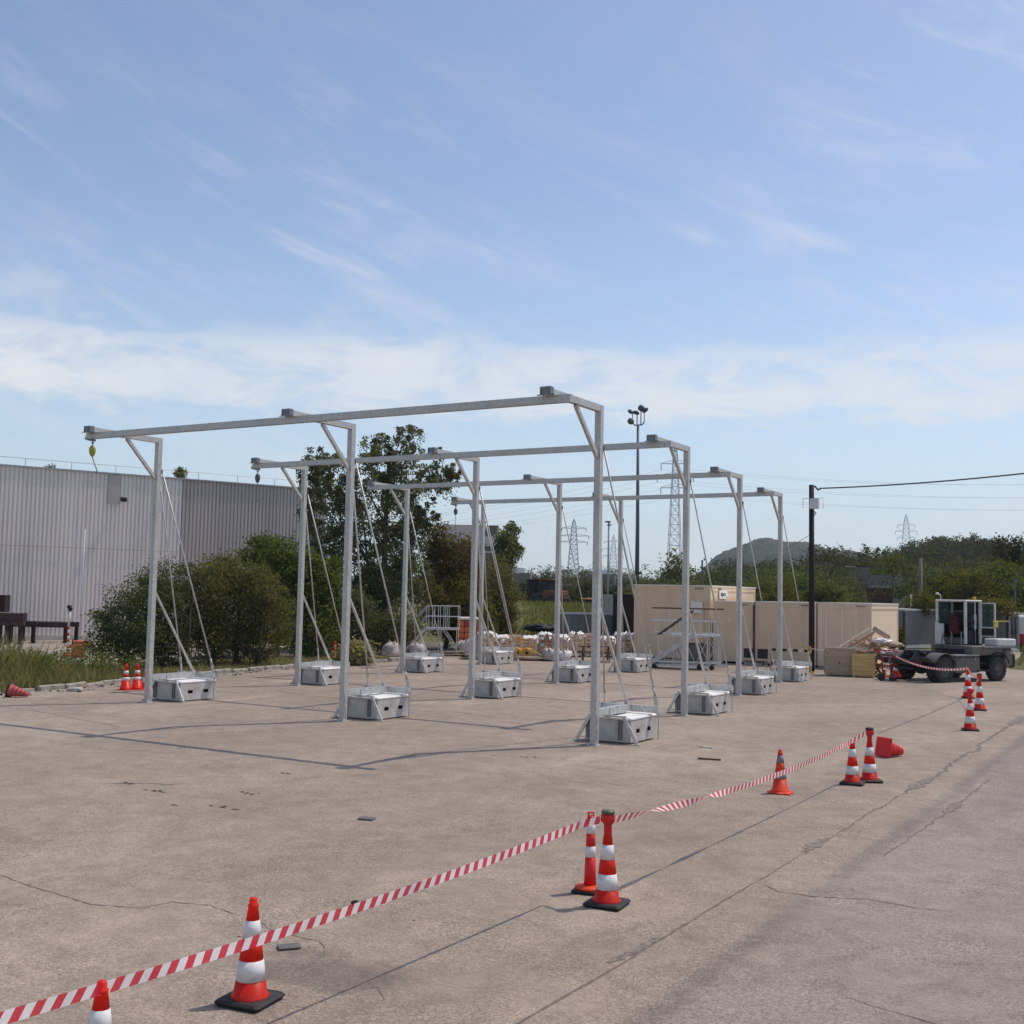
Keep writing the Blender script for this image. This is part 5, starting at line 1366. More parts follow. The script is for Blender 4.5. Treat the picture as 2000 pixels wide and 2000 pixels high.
for (cab, x, z, s, txt) in ((tall, 1.5, 3.66, .13, 'ALGECO'), (lowb, 1.0, 2.93, .12, 'ALGECO'), (lowa, .55, 2.91, .12, 'ALGECO'), (lowc, .75, 2.95, .11, 'ALGECO')):
    text_obj(txt, s, 'print_dark', cab, (x, -.006, z), (PI / 2, 0, 0), .001)
text_obj('ALGECO', .13, 'print_dark', tall, (2.112, 1.3, 3.66), (PI / 2, 0, PI / 2), .001)
for (x, z) in ((-.2, 2.15), (.25, 1.35), (-.55, 1.0)):
    m = MB(); m.box((x, .012, z), (.10, .02, .14), bev=.005); m.build('wall_box', 'cream_trim', lowa)
m = MB(); m.tube([(1.04, -.03, .2), (1.04, -.03, 2.9)], .03, 6); m.build('downpipe', 'rust', lowa)

# grey cabins farther back
gx0, gy0 = (-18.591, 86.014)
def greycab(name, label, p, q, h, mt, post=False, top='cream_trim', depth=2.4, z=0.0):
    p = Vector(p); q = Vector(q); d = q - p; L = d.length
    t = thing(name, label, 'cabin', (p.x, p.y, z), math.atan2(d.y, d.x), 'grey site cabins')
    m = MB(); m.box((L / 2, depth / 2, h / 2 + .05), (L, depth, h - .1)); m.build('cabin_body', mt, t)
    m = MB(); m.box((L / 2, depth / 2, h + .06), (L + .1, depth + .1, .12)); m.build('roof_edge', top, t)
    m = MB(); m.box((L / 2, -.03, .12), (L, .06, .22)); m.build('floor_rail', 'cream_trim', t)
    for x in (.08, L - .08): m = MB(); m.box((x, -.03, h / 2), (.16, .08, h - .3)); m.build('corner_post', mt, t)
    return t


greycab('grey_cabin', 'grey cabin with white roof edge between the cream cabins and the truck cab', (-17.385, 82.181), (-15.42, 86.638), 2.62, 'grey_panel')
greycab('grey_cabin', 'grey cabin right of the truck cab, black pipe at its corner', (-13.267, 84.971), (-11.558, 87.238), 2.58, 'grey_panel')
gc = greycab('grey_cabin', 'light grey cabin end with dark door bars at the far right', (-11.069, 84.276), (-10.468, 84.857), 2.55, 'fence_grey')
for x in (.28, .52): m = MB(); m.tube([(x, -.06, .3), (x, -.06, 2.3)], .035, 6); m.box((x, -.09, 1.3), (.1, .06, .25)); m.build('door_bar', 'black_metal', gc)
t = thing('black_pipe', 'thick black pipe standing at the corner of the right grey cabin', 'pipe', (*(-10.97, 83.281), 0))
m = MB(); m.tube([(0, 0, 0), (0, 0, 2.62)], .085, 8); m.build('pipe', 'black_metal', t); m = MB(); m.box((0, 0, 2.62), (.2, .2, .06)); m.build('cap', 'black_metal', t)
t = thing('ivy_gap', 'strip of ivy growing beside a dark downpipe at the end of the cream cabins', 'ivy', (*(-15.071, 70.405), 0))
m = MB(); m.tube([(.1, 0, 0), (.1, 0, 2.6)], .07, 6); m.build('downpipe', 'rust', t)
V, F, ti, tw = leaf_cloud(np.random.default_rng(8), [(-.1, -.1, 1.2, .22, .22, .5), (-.05, -.1, .6, .26, .2, .35)], 900, .12, 60, .3, 0, .3)
part_from(np_mesh('ivy_leaves', V, F, 'leaf_bright', ti), 'ivy_leaves', t)
t = thing('parked_van', 'back of a white and red van cut by the right edge of the picture', 'van', (*(-10.009, 86.422), 0), .1)
m = MB(); m.box((0, 1, 1.5), (2.0, 4, 1.9), bev=.12); m.build('van_body', 'white_panel', t); m = MB(); m.box((0, -.98, .85), (1.9, .08, .7), bev=.03); m.build('red_panel', 'cart_red', t)
for x in (-.75, .75): m = MB(); m.lathe([(.1, -.12), (.34, -.1), (.36, 0), (.34, .1), (.1, .12)], 14, axis='X', c=(x, .2, .36)); m.build('wheel', 'tyre', t)

# black wooden pole with its cable
pxy = (-14.919, 51.274)
t = thing('utility_pole', 'tall black wooden pole in front of the cream cabins', 'pole', (*pxy, 0))
m = MB(); m.tube([(0, 0, -.1), (.0, 0, 4), (-.02, 0, 8.42)], [.135, .125, .115], 12); m.build('shaft', 'black_pole', t)
m = MB(); m.box((.16, -.14, 7.55), (.40, .22, .46), bev=.02); m.build('meter_box', 'white_panel', t)
m = MB(); m.tube([(-.36, -.16, 7.8), (.56, -.16, 7.8), (.56, -.16, 7.3)], .012, 5); m.tube([(-.36, -.16, 7.8), (-.36, -.16, 7.35)], .012, 5); m.build('bracket', 'rail_steel', t)
m = MB(); m.tube([(.13, -.1, 7.2), (.22, -.12, 7.12), (.14, -.12, 7.02)], .03, 6); m.build('cable_loop', 'black_metal', t)
m = MB(); m.tube([(.12, 0, 8.36), (.3, .0, 8.18), (.42, 0, 8.26)], .045, 6); m.build('insulator', 'black_metal', t)
cab_end = Vector((-4.43, 50.31, 9.2))
pa = Vector((pxy[0] + .40, pxy[1], 8.25))
m = MB(); m.tube(sagline(pa, cab_end + (cab_end - pa) * 1.2, .55, 30), .034, 6); o = m.build('overhead_cable', 'wire'); tag(o, 'thick black cable running right from the top of the black pole', 'cable')
m = MB(); m.tube(sagline((pxy[0], pxy[1], 6.2), (pxy[0] - 5.5, pxy[1] + 6, 4.6), .1, 6), .012, 5); o = m.build('stay_wire', 'wire'); tag(o, 'thin wire dropping left from the black pole', 'wire')
# rope from the pole to the grey crate
m = MB(); m.tube(sagline((pxy[0], pxy[1] - .15, 1.05), ((-13.443, 48.678)[0], (-13.443, 48.678)[1], 1.10), .04, 6), .02, 5); o = m.build('rope', 'plastic_white'); tag(o, 'pale rope from the black pole to the grey plank crate', 'rope')

# barricade left of the pole
t = thing('barricade', 'wooden rail barricade with a yellow end left of the black pole', 'barrier', (*(-15.404, 49.666), 0), .12)
for z in (.42, .98): 
    m = MB(); m.box((0, 0, z), (1.85, .04, .12)); rl = m.build('rail', 'wood_light', t)
    for k in range(4): m = MB(); m.box((-.72 + k * .48, -.023, z), (.22, .006, .115)); m.build('black_band', 'black_metal', rl)
for x in (-.85, .2): m = MB(); m.box((x, .04, .55), (.06, .05, 1.1)); m.build('upright', 'wood_grey', t)
m = MB(); m.box((.86, 0, .62), (.07, .06, 1.15)); m.bar((.86, 0, 1.0), (.70, 0, 1.18), .05, .06); m.bar((.88, 0, .1), (1.05, -.05, 0), .05, .06); m.build('yellow_end', 'machine_yellow', t)
m = MB(); m.box((.86, -.035, .75), (.08, .02, .18)); m.build('black_band', 'black_metal', t)

# two black chairs
for k, lab in enumerate(('left one of two black chairs before the cream cabin', 'right one of two black chairs before the cream cabin')):
    loc = ((-16.991, 48.934), (-16.415, 48.814))[k]
    t = thing('black_chair', lab, 'chair', (*loc, 0), (.5, .1)[k], 'black chairs by the cabins')
    m = MB(); m.box((0, 0, .46), (.46, .46, .06), bev=.02); m.build('seat', 'chair_black', t)
    m = MB(); m.box((0, .22, .80), (.46, .05, .42), bev=.02, rx=-.15); m.build('backrest', 'chair_black', t)
    for x in (-.2, .2):
        for y in (-.2, .2): m = MB(); m.tube([(x, y, .44), (x * 1.1, y * 1.1, 0)], .015, 6); m.build('leg', 'galvanised_bright', t)

# crates and heap of broken wood beside the truck
def plank_crate(label, loc, rz, L, D, H, mt, n, seed):
    r_ = random.Random(seed)
    t = thing('plank_crate', label, 'crate', (*loc, 0.01), rz, 'plank crates by the truck')
    for y in (-D / 2, D / 2):
        for i in range(n):
            m = MB(); m.box((r_.gauss(0, .006), y, .08 + (H - .1) * (i + .5) / n), (L + r_.uniform(-.02, .02), .03 + r_.uniform(0, .008), (H - .1) / n - .012), ry=r_.gauss(0, .006)); m.build('plank', mt, t)
    for x in (-L / 2, L / 2):
        for i in range(n):
            m = MB(); m.box((x, 0, .08 + (H - .1) * (i + .5) / n), (.03, D - .06, (H - .1) / n - .012)); m.build('plank', mt, t)
    for x in (-L / 2 + .06, L / 2 - .06):
        for y in (-D / 2 - .03, D / 2 + .03): m = MB(); m.box((x, y, H / 2), (.10, .03, H)); m.build('batten', mt, t)
    m = MB(); m.box((0, 0, .06), (L - .06, D - .06, .06)); m.build('floor_board', mt, t)
    return t


pc = plank_crate('large grey plank crate left of the wood heap', (-13.161, 49.48), .30, 1.28, .9, 1.17, 'wood_grey', 9, 1)
for y in (-.46, .46): m = MB(); m.box((-.02, y, 1.19), (1.22, .06, .035), ry=.01); m.build('rim_board', 'wood_light', pc)
m = MB(); m.box((-.05, -.475, .55), (.05, .02, .09)); m.build('latch', 'black_metal', pc)
plank_crate('smaller yellow plank crate between the grey crate and the hand cart', (-12.201, 49.519), .28, .92, .9, .98, 'wood_yellow', 5, 2)
def plank(label, p, q, wd, th, mt):
    m = MB(); m.bar(p, q, wd, th); o = m.build('loose_plank', mt); tag(o, label, 'plank', 'loose planks on the wood heap')


wx, wy = (-12.119, 50.876)
plank('long pale plank slanting up to the right over the yellow crate', (wx - 1.20, wy - .95, 1.16), (wx + .0, wy - .4, 2.02), .16, .10, 'wood_light')
plank('second slanting plank just beneath the long pale one', (wx - 1.0, wy - .80, 1.10), (wx + .1, wy - .2, 1.86), .10, .08, 'wood_warm')
plank('dark plank sloping down to the right from the heap top', (wx + .10, wy - .35, 2.04), (wx + .65, wy + .2, 1.62), .06, .20, 'wood_grey')
plank('pale plank standing in the middle of the wood heap', (wx - .1, wy - .3, 1.2), (wx + .08, wy - .2, 1.98), .08, .03, 'wood_light')
plank('thin pale plank pointing right out of the heap', (wx + .5, wy + .2, 1.50), (wx + 1.35, wy + .6, 1.30), .07, .04, 'wood_light')
t = thing('wood_heap', 'heap of broken boards behind the two plank crates', 'wood heap', (wx, wy, 0), .4)
r_ = random.Random(77)
for k in range(90):
    z = .08 + 1.45 * (k / 90) ** .9
    sp_ = .48 * (1.15 - .6 * k / 90)
    m = MB(); m.box((r_.gauss(.05, sp_), r_.gauss(-.05, .34), z), (r_.uniform(.5, 1.5), r_.uniform(.07, .17), r_.uniform(.02, .05)), rz=r_.uniform(-1.5, 1.5), ry=r_.gauss(0, .34), rx=r_.gauss(0, .3)); m.build('board', ('wood_light', 'wood_warm', 'wood_light', 'wood_yellow', 'wood_warm', 'wood_grey')[k % 6], t)
def sack(label, loc, d, mt, rz):
    r2 = random.Random(int(loc[2] * 100)); m = MB(); m.ico((0, 0, 0), d, 2, .20, r2); o = m.build('waste_sack', mt, None, loc, rz); tag(o, label, 'sack', 'sacks on the wood heap')


sack('white plastic sack on top of the wood heap', (wx + .40, wy - .25, 1.50), (.42, .3, .12), 'plastic_white', .4)
sack('grey brown sack at the right of the white sack on the heap', (wx + .85, wy - .05, 1.36), (.42, .3, .11), 'wood_grey', .3)
sack('low white sack above the red hand cart', (wx + .75, wy - .7, 1.04), (.30, .25, .15), 'plastic_white', .1)

# red hand cart
t = thing('hand_cart', 'red two wheeled hand cart with a traffic cone on its platform', 'cart', (*(-10.721, 47.813), 0), .35)
for y, x in ((-.0, -.33), (-.12, .10)):
    m = MB(); m.lathe([(.05, -.05), (.13, -.05), (.16, -.02), (.16, .02), (.13, .05), (.05, .05)], 14, axis='Y', c=(x, y, .16)); m.build('wheel', 'tyre', t)
m = MB(); m.box((.10, .0, .20), (.72, .5, .03)); m.build('platform', 'cart_red', t)
for x in (-.26, .06):
    m = MB(); m.tube([(x, .15, .18), (x - .02, .12, .9), (x - .12, .10, 1.12), (x - .30, .08, 1.22)], .026, 6); m.build('frame_tube', 'cart_red', t)
m = MB(); m.tube([(-.56, .08, 1.22), (.06, .08, 1.24), (.34, .08, 1.16)], .028, 6); m.build('handle', 'cart_red', t)
m = MB(); m.tube([(-.28, .12, .70), (.12, .12, .70)], .018, 6); m.tube([(-.28, .12, .98), (.10, .12, .98)], .018, 6); m.tube([(-.05, .1, .72), (.06, .1, 1.15)], .012, 6); m.build('cross_tube', 'rail_steel', t)

# grass bank behind the truck on the right
bx_, by_ = (-7.029, 61.6)
mound('grass_slope', bx_ + 3.5, by_, 12, 8, 9, 9, .15, lambda u, v: -.05 + 1.45 * math.sin(PI * min(1, v * 1.0)) * min(1, u * 5), 'turf', 6)
blades('slope_grass', rgv, lambda n: np.stack([bx_ + 3.5 + rgv.uniform(-4.2, 4.4, n), by_ + (B := rgv.uniform(.5, 5.5, n)), 1.4 * np.sin(PI * B / 9) - .12, rgv.uniform(.4, 1, n)], 1), 4000, .30, .03, 'grass_green')

# ------------------------------------------------------------------ terminal tractor
tr = thing('yard_tractor', 'white and grey yard tractor with an open cab door and fifth wheel', 'truck', (-9.78, 49.17, 0), math.radians(60))


def wheel(x, y, r, wd, parent, face):
    m = MB(); m.lathe([(r * .56, -wd / 2), (r * .90, -wd / 2), (r * .985, -wd * .36), (r, -wd * .2), (r, wd * .2), (r * .985, wd * .36), (r * .90, wd / 2), (r * .56, wd / 2)], 28, axis='Y', cap=False)
    m.smooth = False
    for k in range(26):
        a = 2 * PI * k / 26
        for s in (-1, 1):
            m.box((math.cos(a) * r * .992, s * wd * .24, math.sin(a) * r * .992), (.035, wd * .36, .05), ry=-a)
    w_ = m.build('wheel', 'tyre', parent, (x, y, r))
    m = MB(); m.lathe([(r * .57, face * wd * .42), (r * .50, face * wd * .38), (r * .46, face * wd * .10), (r * .28, face * wd * .05), (r * .26, face * wd * .30), (r * .12, face * wd * .34), (.001, face * wd * .34)], 20, axis='Y', cap=False)
    for k in range(8):
        a = 2 * PI * k / 8; m.lathe([(.018, 0), (.018, .03)], 6, axis='Y', c=(math.cos(a) * r * .37, face * wd * .12 - .015, math.sin(a) * r * .37))
    m.build('rim', 'rim', w_)
    return w_


R = .52
for y, f in ((-1.10, -1), (-.78, -1), (.78, 1), (1.10, 1)): wheel(0, y, R, .27, tr, f)
for y, f in ((-1.05, -1), (1.05, 1)): wheel(3.25, y, R, .30, tr, f)
m = MB()
for y in (-.42, .42): m.box((1.55, y, .80), (5.2, .10, .30)); m.box((1.55, y + .04 * (1 if y < 0 else -1), .945), (5.2, .16, .02))
for x in (-.95, .1, 1.3, 2.3): m.box((x, 0, .78), (.14, .80, .24))
m.build('chassis', 'truck_dark', tr)
m = MB(); m.tube([(0, -.75, R), (0, -.2, R), (0, -.1, R), (0, .1, R), (0, .2, R), (0, .75, R)], [.11, .12, .24, .24, .12, .11], 12); m.build('axle', 'truck_dark', tr)
m = MB(); m.tube([(3.25, -.9, R), (3.25, .9, R)], .08, 8); m.build('axle', 'truck_dark', tr)
# fifth wheel with ramp
m = MB(); m.prism([(-.55, -.40), (-.10, -.46), (.42, -.42), (.42, .42), (-.10, .46), (-.55, .40), (-.15, .06), (-.15, -.06)], 1.16, 1.24, 'Z', (.0, 0, 0)); m.build('fifth_wheel', 'truck_dark', tr)
m = MB(); m.bar((-.55, -.3, 1.0), (.4, -.3, 1.12), .12, .12); m.bar((-.55, .3, 1.0), (.4, .3, 1.12), .12, .12); m.box((.0, 0, 1.05), (.5, .9, .12)); m.bar((-1.05, -.33, .72), (-.55, -.33, 1.14), .10, .14); m.bar((-1.05, .33, .72), (-.55, .33, 1.14), .10, .14); m.build('lift_frame', 'truck_dark', tr)
m = MB(); m.box((-1.12, 0, .80), (.10, 1.9, .22)); m.box((-1.13, 0, .55), (.06, 1.2, .10)); m.build('rear_bumper', 'truck_dark', tr)
for y in (-.9, .9): m = MB(); m.box((-1.18, y, .82), (.03, .28, .12)); m.build('tail_light', 'seat_red', tr)


def fender(x, yc, wd, r, a0, a1, name='fender', mt='fender', n=10):
    m = MB(); V = []; F = []
    for i in range(n + 1):
        a = math.radians(a0 + (a1 - a0) * i / n)
        for rr_, y in ((r, yc - wd / 2), (r, yc + wd / 2), (r - .035, yc + wd / 2), (r - .035, yc - wd / 2)):
            V.append((x + math.cos(a) * rr_, y, R + math.sin(a) * rr_))
    for i in range(n):
        for k in range(4):
            q = i * 4; F.append((q + k, q + 4 + k, q + 4 + (k + 1) % 4, q + (k + 1) % 4))
    F += [(0, 1, 2, 3), (n * 4 + 3, n * 4 + 2, n * 4 + 1, n * 4)]
    m.add(V, F); return m.build(name, mt, tr)


fender(0, -.94, .66, .66, 15, 150); fender(0, .94, .66, .66, 15, 150)
fender(3.25, -1.05, .40, .68, 20, 165, mt='truck_dark'); fender(3.25, 1.05, .40, .68, 20, 165, mt='truck_dark')
for y in (-.94, .94): m = MB(); m.bar((-.60, y, .80), (-1.0, y, 1.02), .60, .03); m.bar((.62, y, .70), (1.05, y, 1.0), .60, .03); m.build('mud_panel', 'fender', tr)
m = MB(); m.box((.95, 0, 1.04), (.9, 1.5, .05)); m.box((1.25, -.62, .92), (.7, .5, .06)); m.build('deck_plate', 'truck_dark', tr)
# tank and step box on the right side
m = MB(); m.box((1.42, -.92, .70), (1.50, .48, .66), bev=.05); m.build('side_tank', 'truck_body', tr)
m = MB(); m.box((1.35, -.95, 1.075), (1.45, .50, .05)); m.build('tank_lid', 'rail_steel', tr)
for x in (1.05, 1.85): m = MB(); m.box((x, -1.165, .93), (.06, .02, .14)); m.build('latch', 'rail_steel', tr)
m = MB(); m.box((2.35, -1.0, .45), (.75, .42, .05)); m.box((2.35, -.95, .75), (.7, .40, .04)); m.build('step', 'truck_dark', tr)
# engine body, hood and front
m = MB(); m.box((2.95, -.05, 1.26), (2.4, 2.15, .40), bev=.04); m.build('front_body', 'truck_body', tr)
m = MB(); m.box((2.75, 0, 1.05), (2.2, 1.4, .5)); m.build('engine_block', 'truck_dark', tr)
m = MB(); m.box((3.80, -.86, 1.60), (1.20, .66, .30), bev=.04); m.build('hood', 'truck_white', tr)
m = MB(); m.box((3.30, -.90, 1.42), (2.0, .74, .04)); m.build('hood_sill', 'rail_steel', tr)
m = MB(); m.box((4.15, -.2, .85), (.28, 2.1, .62), bev=.08); m.build('front_bumper', 'truck_dark', tr)
m = MB(); m.box((3.90, -1.15, .95), (.52, .16, .72), bev=.06); m.build('bumper_side', 'truck_body', tr)
for y in (-.85, .85): m = MB(); m.lathe([(.09, .0), (.085, .03)], 14, axis='X', c=(4.29, y, .95)); m.build('headlight', 'glass', tr)
m = MB(); m.lathe([(.05, 0), (.05, .02)], 10, axis='Y', c=(4.0, -1.245, 1.18)); m.build('side_lamp', 'truck_white', tr)
# cab
CX0, CX1, CY0, CY1, CZ0, CZ1 = 2.20, 3.20, -.42, 1.12, 1.48, 3.26
fr = []
def pillar(x, y, w_=.10, mt='truck_white'):
    m = MB(); m.box((x, y, (CZ0 + CZ1) / 2), (w_, w_, CZ1 - CZ0), bev=.02); m.build('cab_pillar', mt, tr)


pillar(CX0 + .05, CY0 + .05, .11); pillar(CX1 - .05, CY0 + .05); pillar(CX1 - .05, CY1 - .05); pillar(CX0 + .05, CY1 - .05, .12); pillar(CX0 + .62, CY0 + .03, .05)
m = MB(); m.box(((CX0 + CX1) / 2, (CY0 + CY1) / 2, CZ1 + .04), (CX1 - CX0 + .06, CY1 - CY0 + .06, .09), bev=.03); m.build('cab_roof', 'truck_white', tr)
m = MB(); m.box(((CX0 + CX1) / 2, (CY0 + CY1) / 2, CZ0 - .02), (CX1 - CX0 + .02, CY1 - CY0 + .02, .10)); m.build('cab_floor', 'truck_dark', tr)
m = MB(); m.box((CX0 + .03, CY1 - .22, CZ0 + .42), (.05, .34, .84)); m.prism([(CY1 + .02, 1.20), (CY1 - .62, 1.20), (CY1 - .42, 1.62), (CY1 - .30, 2.30), (CY1 + .02, 2.40)], CX0 - .03, CX0 + .02, 'X'); m.build('rear_panel', 'truck_white', tr)
m = MB(); m.box((CX0 + .02, (CY0 + CY1) / 2 - .05, CZ0 + .14), (.05, CY1 - CY0 - .3, .26)); m.build('rear_sill', 'truck_body', tr)
m = MB(); m.box((CX1 - .02, (CY0 + CY1) / 2, CZ0 + .42), (.05, CY1 - CY0 - .1, .82)); m.box(((CX0 + CX1) / 2, CY1 - .02, CZ0 + .50), (CX1 - CX0 - .1, .05, .98)); m.build('cab_wall', 'truck_dark', tr)
m = MB(); m.box((CX0 + .36, CY0 + .02, CZ0 + .30), (.46, .05, .58)); m.build('side_sill', 'truck_dark', tr)
m = MB(); m.box((CX1 - .02, (CY0 + CY1) / 2, CZ0 + 1.26), (.012, CY1 - CY0 - .2, 1.02)); m.build('windscreen', 'glass', tr)
m = MB(); m.box(((CX0 + CX1) / 2, CY1 - .02, CZ0 + 1.26), (CX1 - CX0 - .2, .012, 1.02)); m.build('left_window', 'glass', tr)
m = MB(); m.box((CX0 + .34, CY0 + .03, CZ0 + 1.18), (.44, .012, 1.16)); m.build('right_window', 'glass', tr)
m = MB(); m.box((CX0 + .02, CY1 - .40, CZ0 + 1.32), (.012, .50, .92)); m.build('rear_window', 'glass_teal', tr)
# open door at the front right, standing out from the cab
dr = MB(); dz_ = CZ0 + .30
for a, b, w_ in (((0, 0, dz_), (0, 0, CZ1 - .02), .06), ((.0, -.64, dz_ + .02), (.0, -.64, CZ1 - .02), .06), ((0, 0, CZ1 - .04), (0, -.64, CZ1 - .04), .05), ((0, 0, dz_ + .42), (0, -.64, dz_ + .42), .05), ((0, 0, dz_ + .06), (0, -.64, dz_ + .06), .05)):
    dr.bar(a, b, w_, w_)
do = dr.build('door', 'truck_white', tr, (CX1 - .06, CY0 - .02, 0), math.radians(4))
m = MB(); m.box((0, -.32, dz_ + .92), (.012, .58, .96)); m.build('door_glass', 'glass_teal', do)
m = MB(); m.box((0, -.32, dz_ + .24), (.03, .58, .30)); m.build('door_skin', 'truck_dark', do)
# seat, wheel, lamps, mirror, hoses
m = MB(); m.box((CX0 + .46, .40, CZ0 + .48), (.42, .52, .14), bev=.04); m.build('seat', 'seat_red', tr)
m = MB(); m.box((CX0 + .25, .40, CZ0 + .80), (.13, .50, .66), bev=.05, ry=-.12); m.box((CX0 + .22, .40, CZ0 + 1.18), (.10, .28, .20), bev=.04); m.build('seat_back', 'seat_red', tr)
m = MB(); m.tube([(CX0 + .66 + .0 * k, .40 + .21 * math.cos(k * PI / 8), CZ0 + .95 + .21 * math.sin(k * PI / 8)) for k in range(17)], .018, 6); m.bar((CX0 + .66, .4, CZ0 + .95), (CX0 + .82, .4, CZ0 + .5), .05, .05); m.build('steering_wheel', 'truck_dark', tr)
m = MB(); m.box((CX0 + .82, .35, CZ0 + .68), (.20, 1.2, .30), bev=.05); m.build('dashboard', 'truck_dark', tr)
m = MB(); m.box((CX0 + .72, -.25, CZ0 + .95), (.30, .04, .60), bev=.02); m.build('warning_placard', 'sign_white', tr); m = MB(); m.box((CX0 + .72, -.28, CZ0 + .92), (.16, .02, .20)); m.build('placard_mark', 'cart_red', tr)
m = MB(); m.tube([(CX0 + .02, CY1 - .25, CZ1 + .08), (CX0 + .02, CY1 - .25, CZ1 + .26), (CX0 - .10, CY1 - .20, CZ1 + .34)], .022, 6); m.ico((CX0 - .14, CY1 - .2, CZ1 + .33), (.09, .07, .05), 1); m.build('work_lamp', 'truck_white', tr)
m = MB(); m.lathe([(.07, 0), (.07, .10), (.04, .13)], 12, c=(CX1 - .3, CY0 + .12, CZ1 + .09)); m.build('beacon', 'machine_yellow', tr)
m = MB(); m.tube([(3.35, -.95, 1.76), (3.2, -1.0, 1.95), (3.2, -1.0, 2.42)], .018, 6); m.build('mirror_arm', 'rail_steel', tr)
m = MB(); m.box((3.14, -1.16, 2.36), (.26, .08, .30), bev=.03); m.box((3.45, -1.16, 2.48), (.95, .05, .05)); m.build('yellow_arm', 'lamp_yellow', tr)
m = MB(); m.tube([(CX0 - .06, .5, 1.9), (CX0 - .40, .45, 1.8), (CX0 - .55, .35, 1.3), (CX0 - .7, .2, 1.15)], .022, 6); m.tube([(CX0 - .06, .3, 1.8), (CX0 - .30, .3, 1.6), (CX0 - .45, .2, 1.15)], .022, 6); m.build('air_hose', 'truck_dark', tr)
m = MB(); m.tube([(CX0 - .16, CY0 + .1, 1.25), (CX0 - .16, CY0 + .1, 2.0)], .02, 6); m.tube([(CX0 - .16, CY0 + .6, 1.25), (CX0 - .16, CY0 + .6, 2.0)], .02, 6); m.build('grab_rail', 'rail_steel', tr)

# ------------------------------------------------------------------ masts, pylons and wires
FMX = (-50.102, 109.04)
t = thing('floodlight_mast', 'tall floodlight mast with four lamps rising behind the gantries', 'mast', (*FMX, 0))
fh = 21.21
m = MB(); m.tube([(0, 0, 0), (0, 0, fh * .5), (-.1, 0, fh)], [.28, .20, .13], 10); m.build('shaft', 'mast_steel', t)
m = MB(); m.tube([(-.75, 0, fh + .25), (-.45, 0, fh), (.35, 0, fh), (.60, 0, fh + .25)], .07, 6); m.tube([(-.75, 0, fh + .25), (-.75, 0, fh + 1.2)], .05, 6); m.tube([(-.22, 0, fh), (-.22, 0, fh + 1.2)], .06, 6); m.tube([(.22, 0, fh), (.22, 0, fh + 1.5)], .06, 6); m.tube([(.60, 0, fh + .25), (.60, 0, fh + 1.4)], .05, 6); m.build('lamp_bracket', 'mast_steel', t)
for x, z, a in ((-.95, 1.45, .5), (-.32, 1.30, .4), (.25, 1.75, 0), (.72, 1.50, -.6), (-.95, .42, .2)):
    m = MB(); m.lathe([(.05, -.12), (.28, -.10), (.36, .10), (.30, .16)], 12, axis='Y'); ob = m.build('lamp_head', 'mast_steel', t, (x, -.1, fh + z)); ob.scale = (1.1, 1, .62 if z < 1.6 and abs(a) > .3 else 1); ob.rotation_euler = (.3, a, 0)
m = MB(); m.box((-.25, -.1, 4.2), (.3, .3, .9)); m.box((.4, -.1, 5.6), (.3, .2, .2)); m.build('switch_box', 'black_metal', t)
t = thing('lamp_post', 'thin pale lamp post between the third and fourth gantry posts', 'lamp post', (*(-46.206, 94.287), 0))
ph = 9.93
m = MB(); m.tube([(0, 0, 0), (0, 0, ph)], [.13, .08], 8); m.build('shaft', 'rail_steel', t); m = MB(); m.box((-.1, 0, ph + .05), (.5, .3, .14), bev=.04); m.box((.05, 0, ph - .25), (.4, .2, .1)); m.build('lamp_head', 'mast_steel', t)
t = thing('wooden_pole', 'plain wooden pole standing before the bright trees above the truck', 'pole', (*(-17.603, 88.262), 0))
m = MB(); m.tube([(0, 0, 0), (.05, 0, 6.48)], [.19, .15], 8); m.build('shaft', 'pole_wood', t)
m = MB(); m.box((.05, 0, 6.33), (.36, .1, .08)); m.build('cross_piece', 'pole_wood', t)
for k, (lab) in enumerate(('thin grey post in the trees right of the truck cab', 'slim pole against the dark trees at the right of the tall cabin', 'slim pole against the dark trees near the last gantry', 'short white post beside the stone hut')):
    loc = ((-11.858, 94.257), (-36.605, 93.059), (-34.417, 93.891), (-17.39, 84.223))[k]
    h_ = (5.16, 6.4, 6.65, 3.78)[k]
    t = thing('thin_post', lab, 'post', (*loc, 0)); m = MB(); m.tube([(0, 0, 0), (0, 0, h_)], .08, 6); m.build('shaft', 'white_panel' if k == 3 else 'mast_steel', t); m = MB(); m.box((0, 0, h_), (.2, .2, .05)); m.build('cap', 'mast_steel', t)


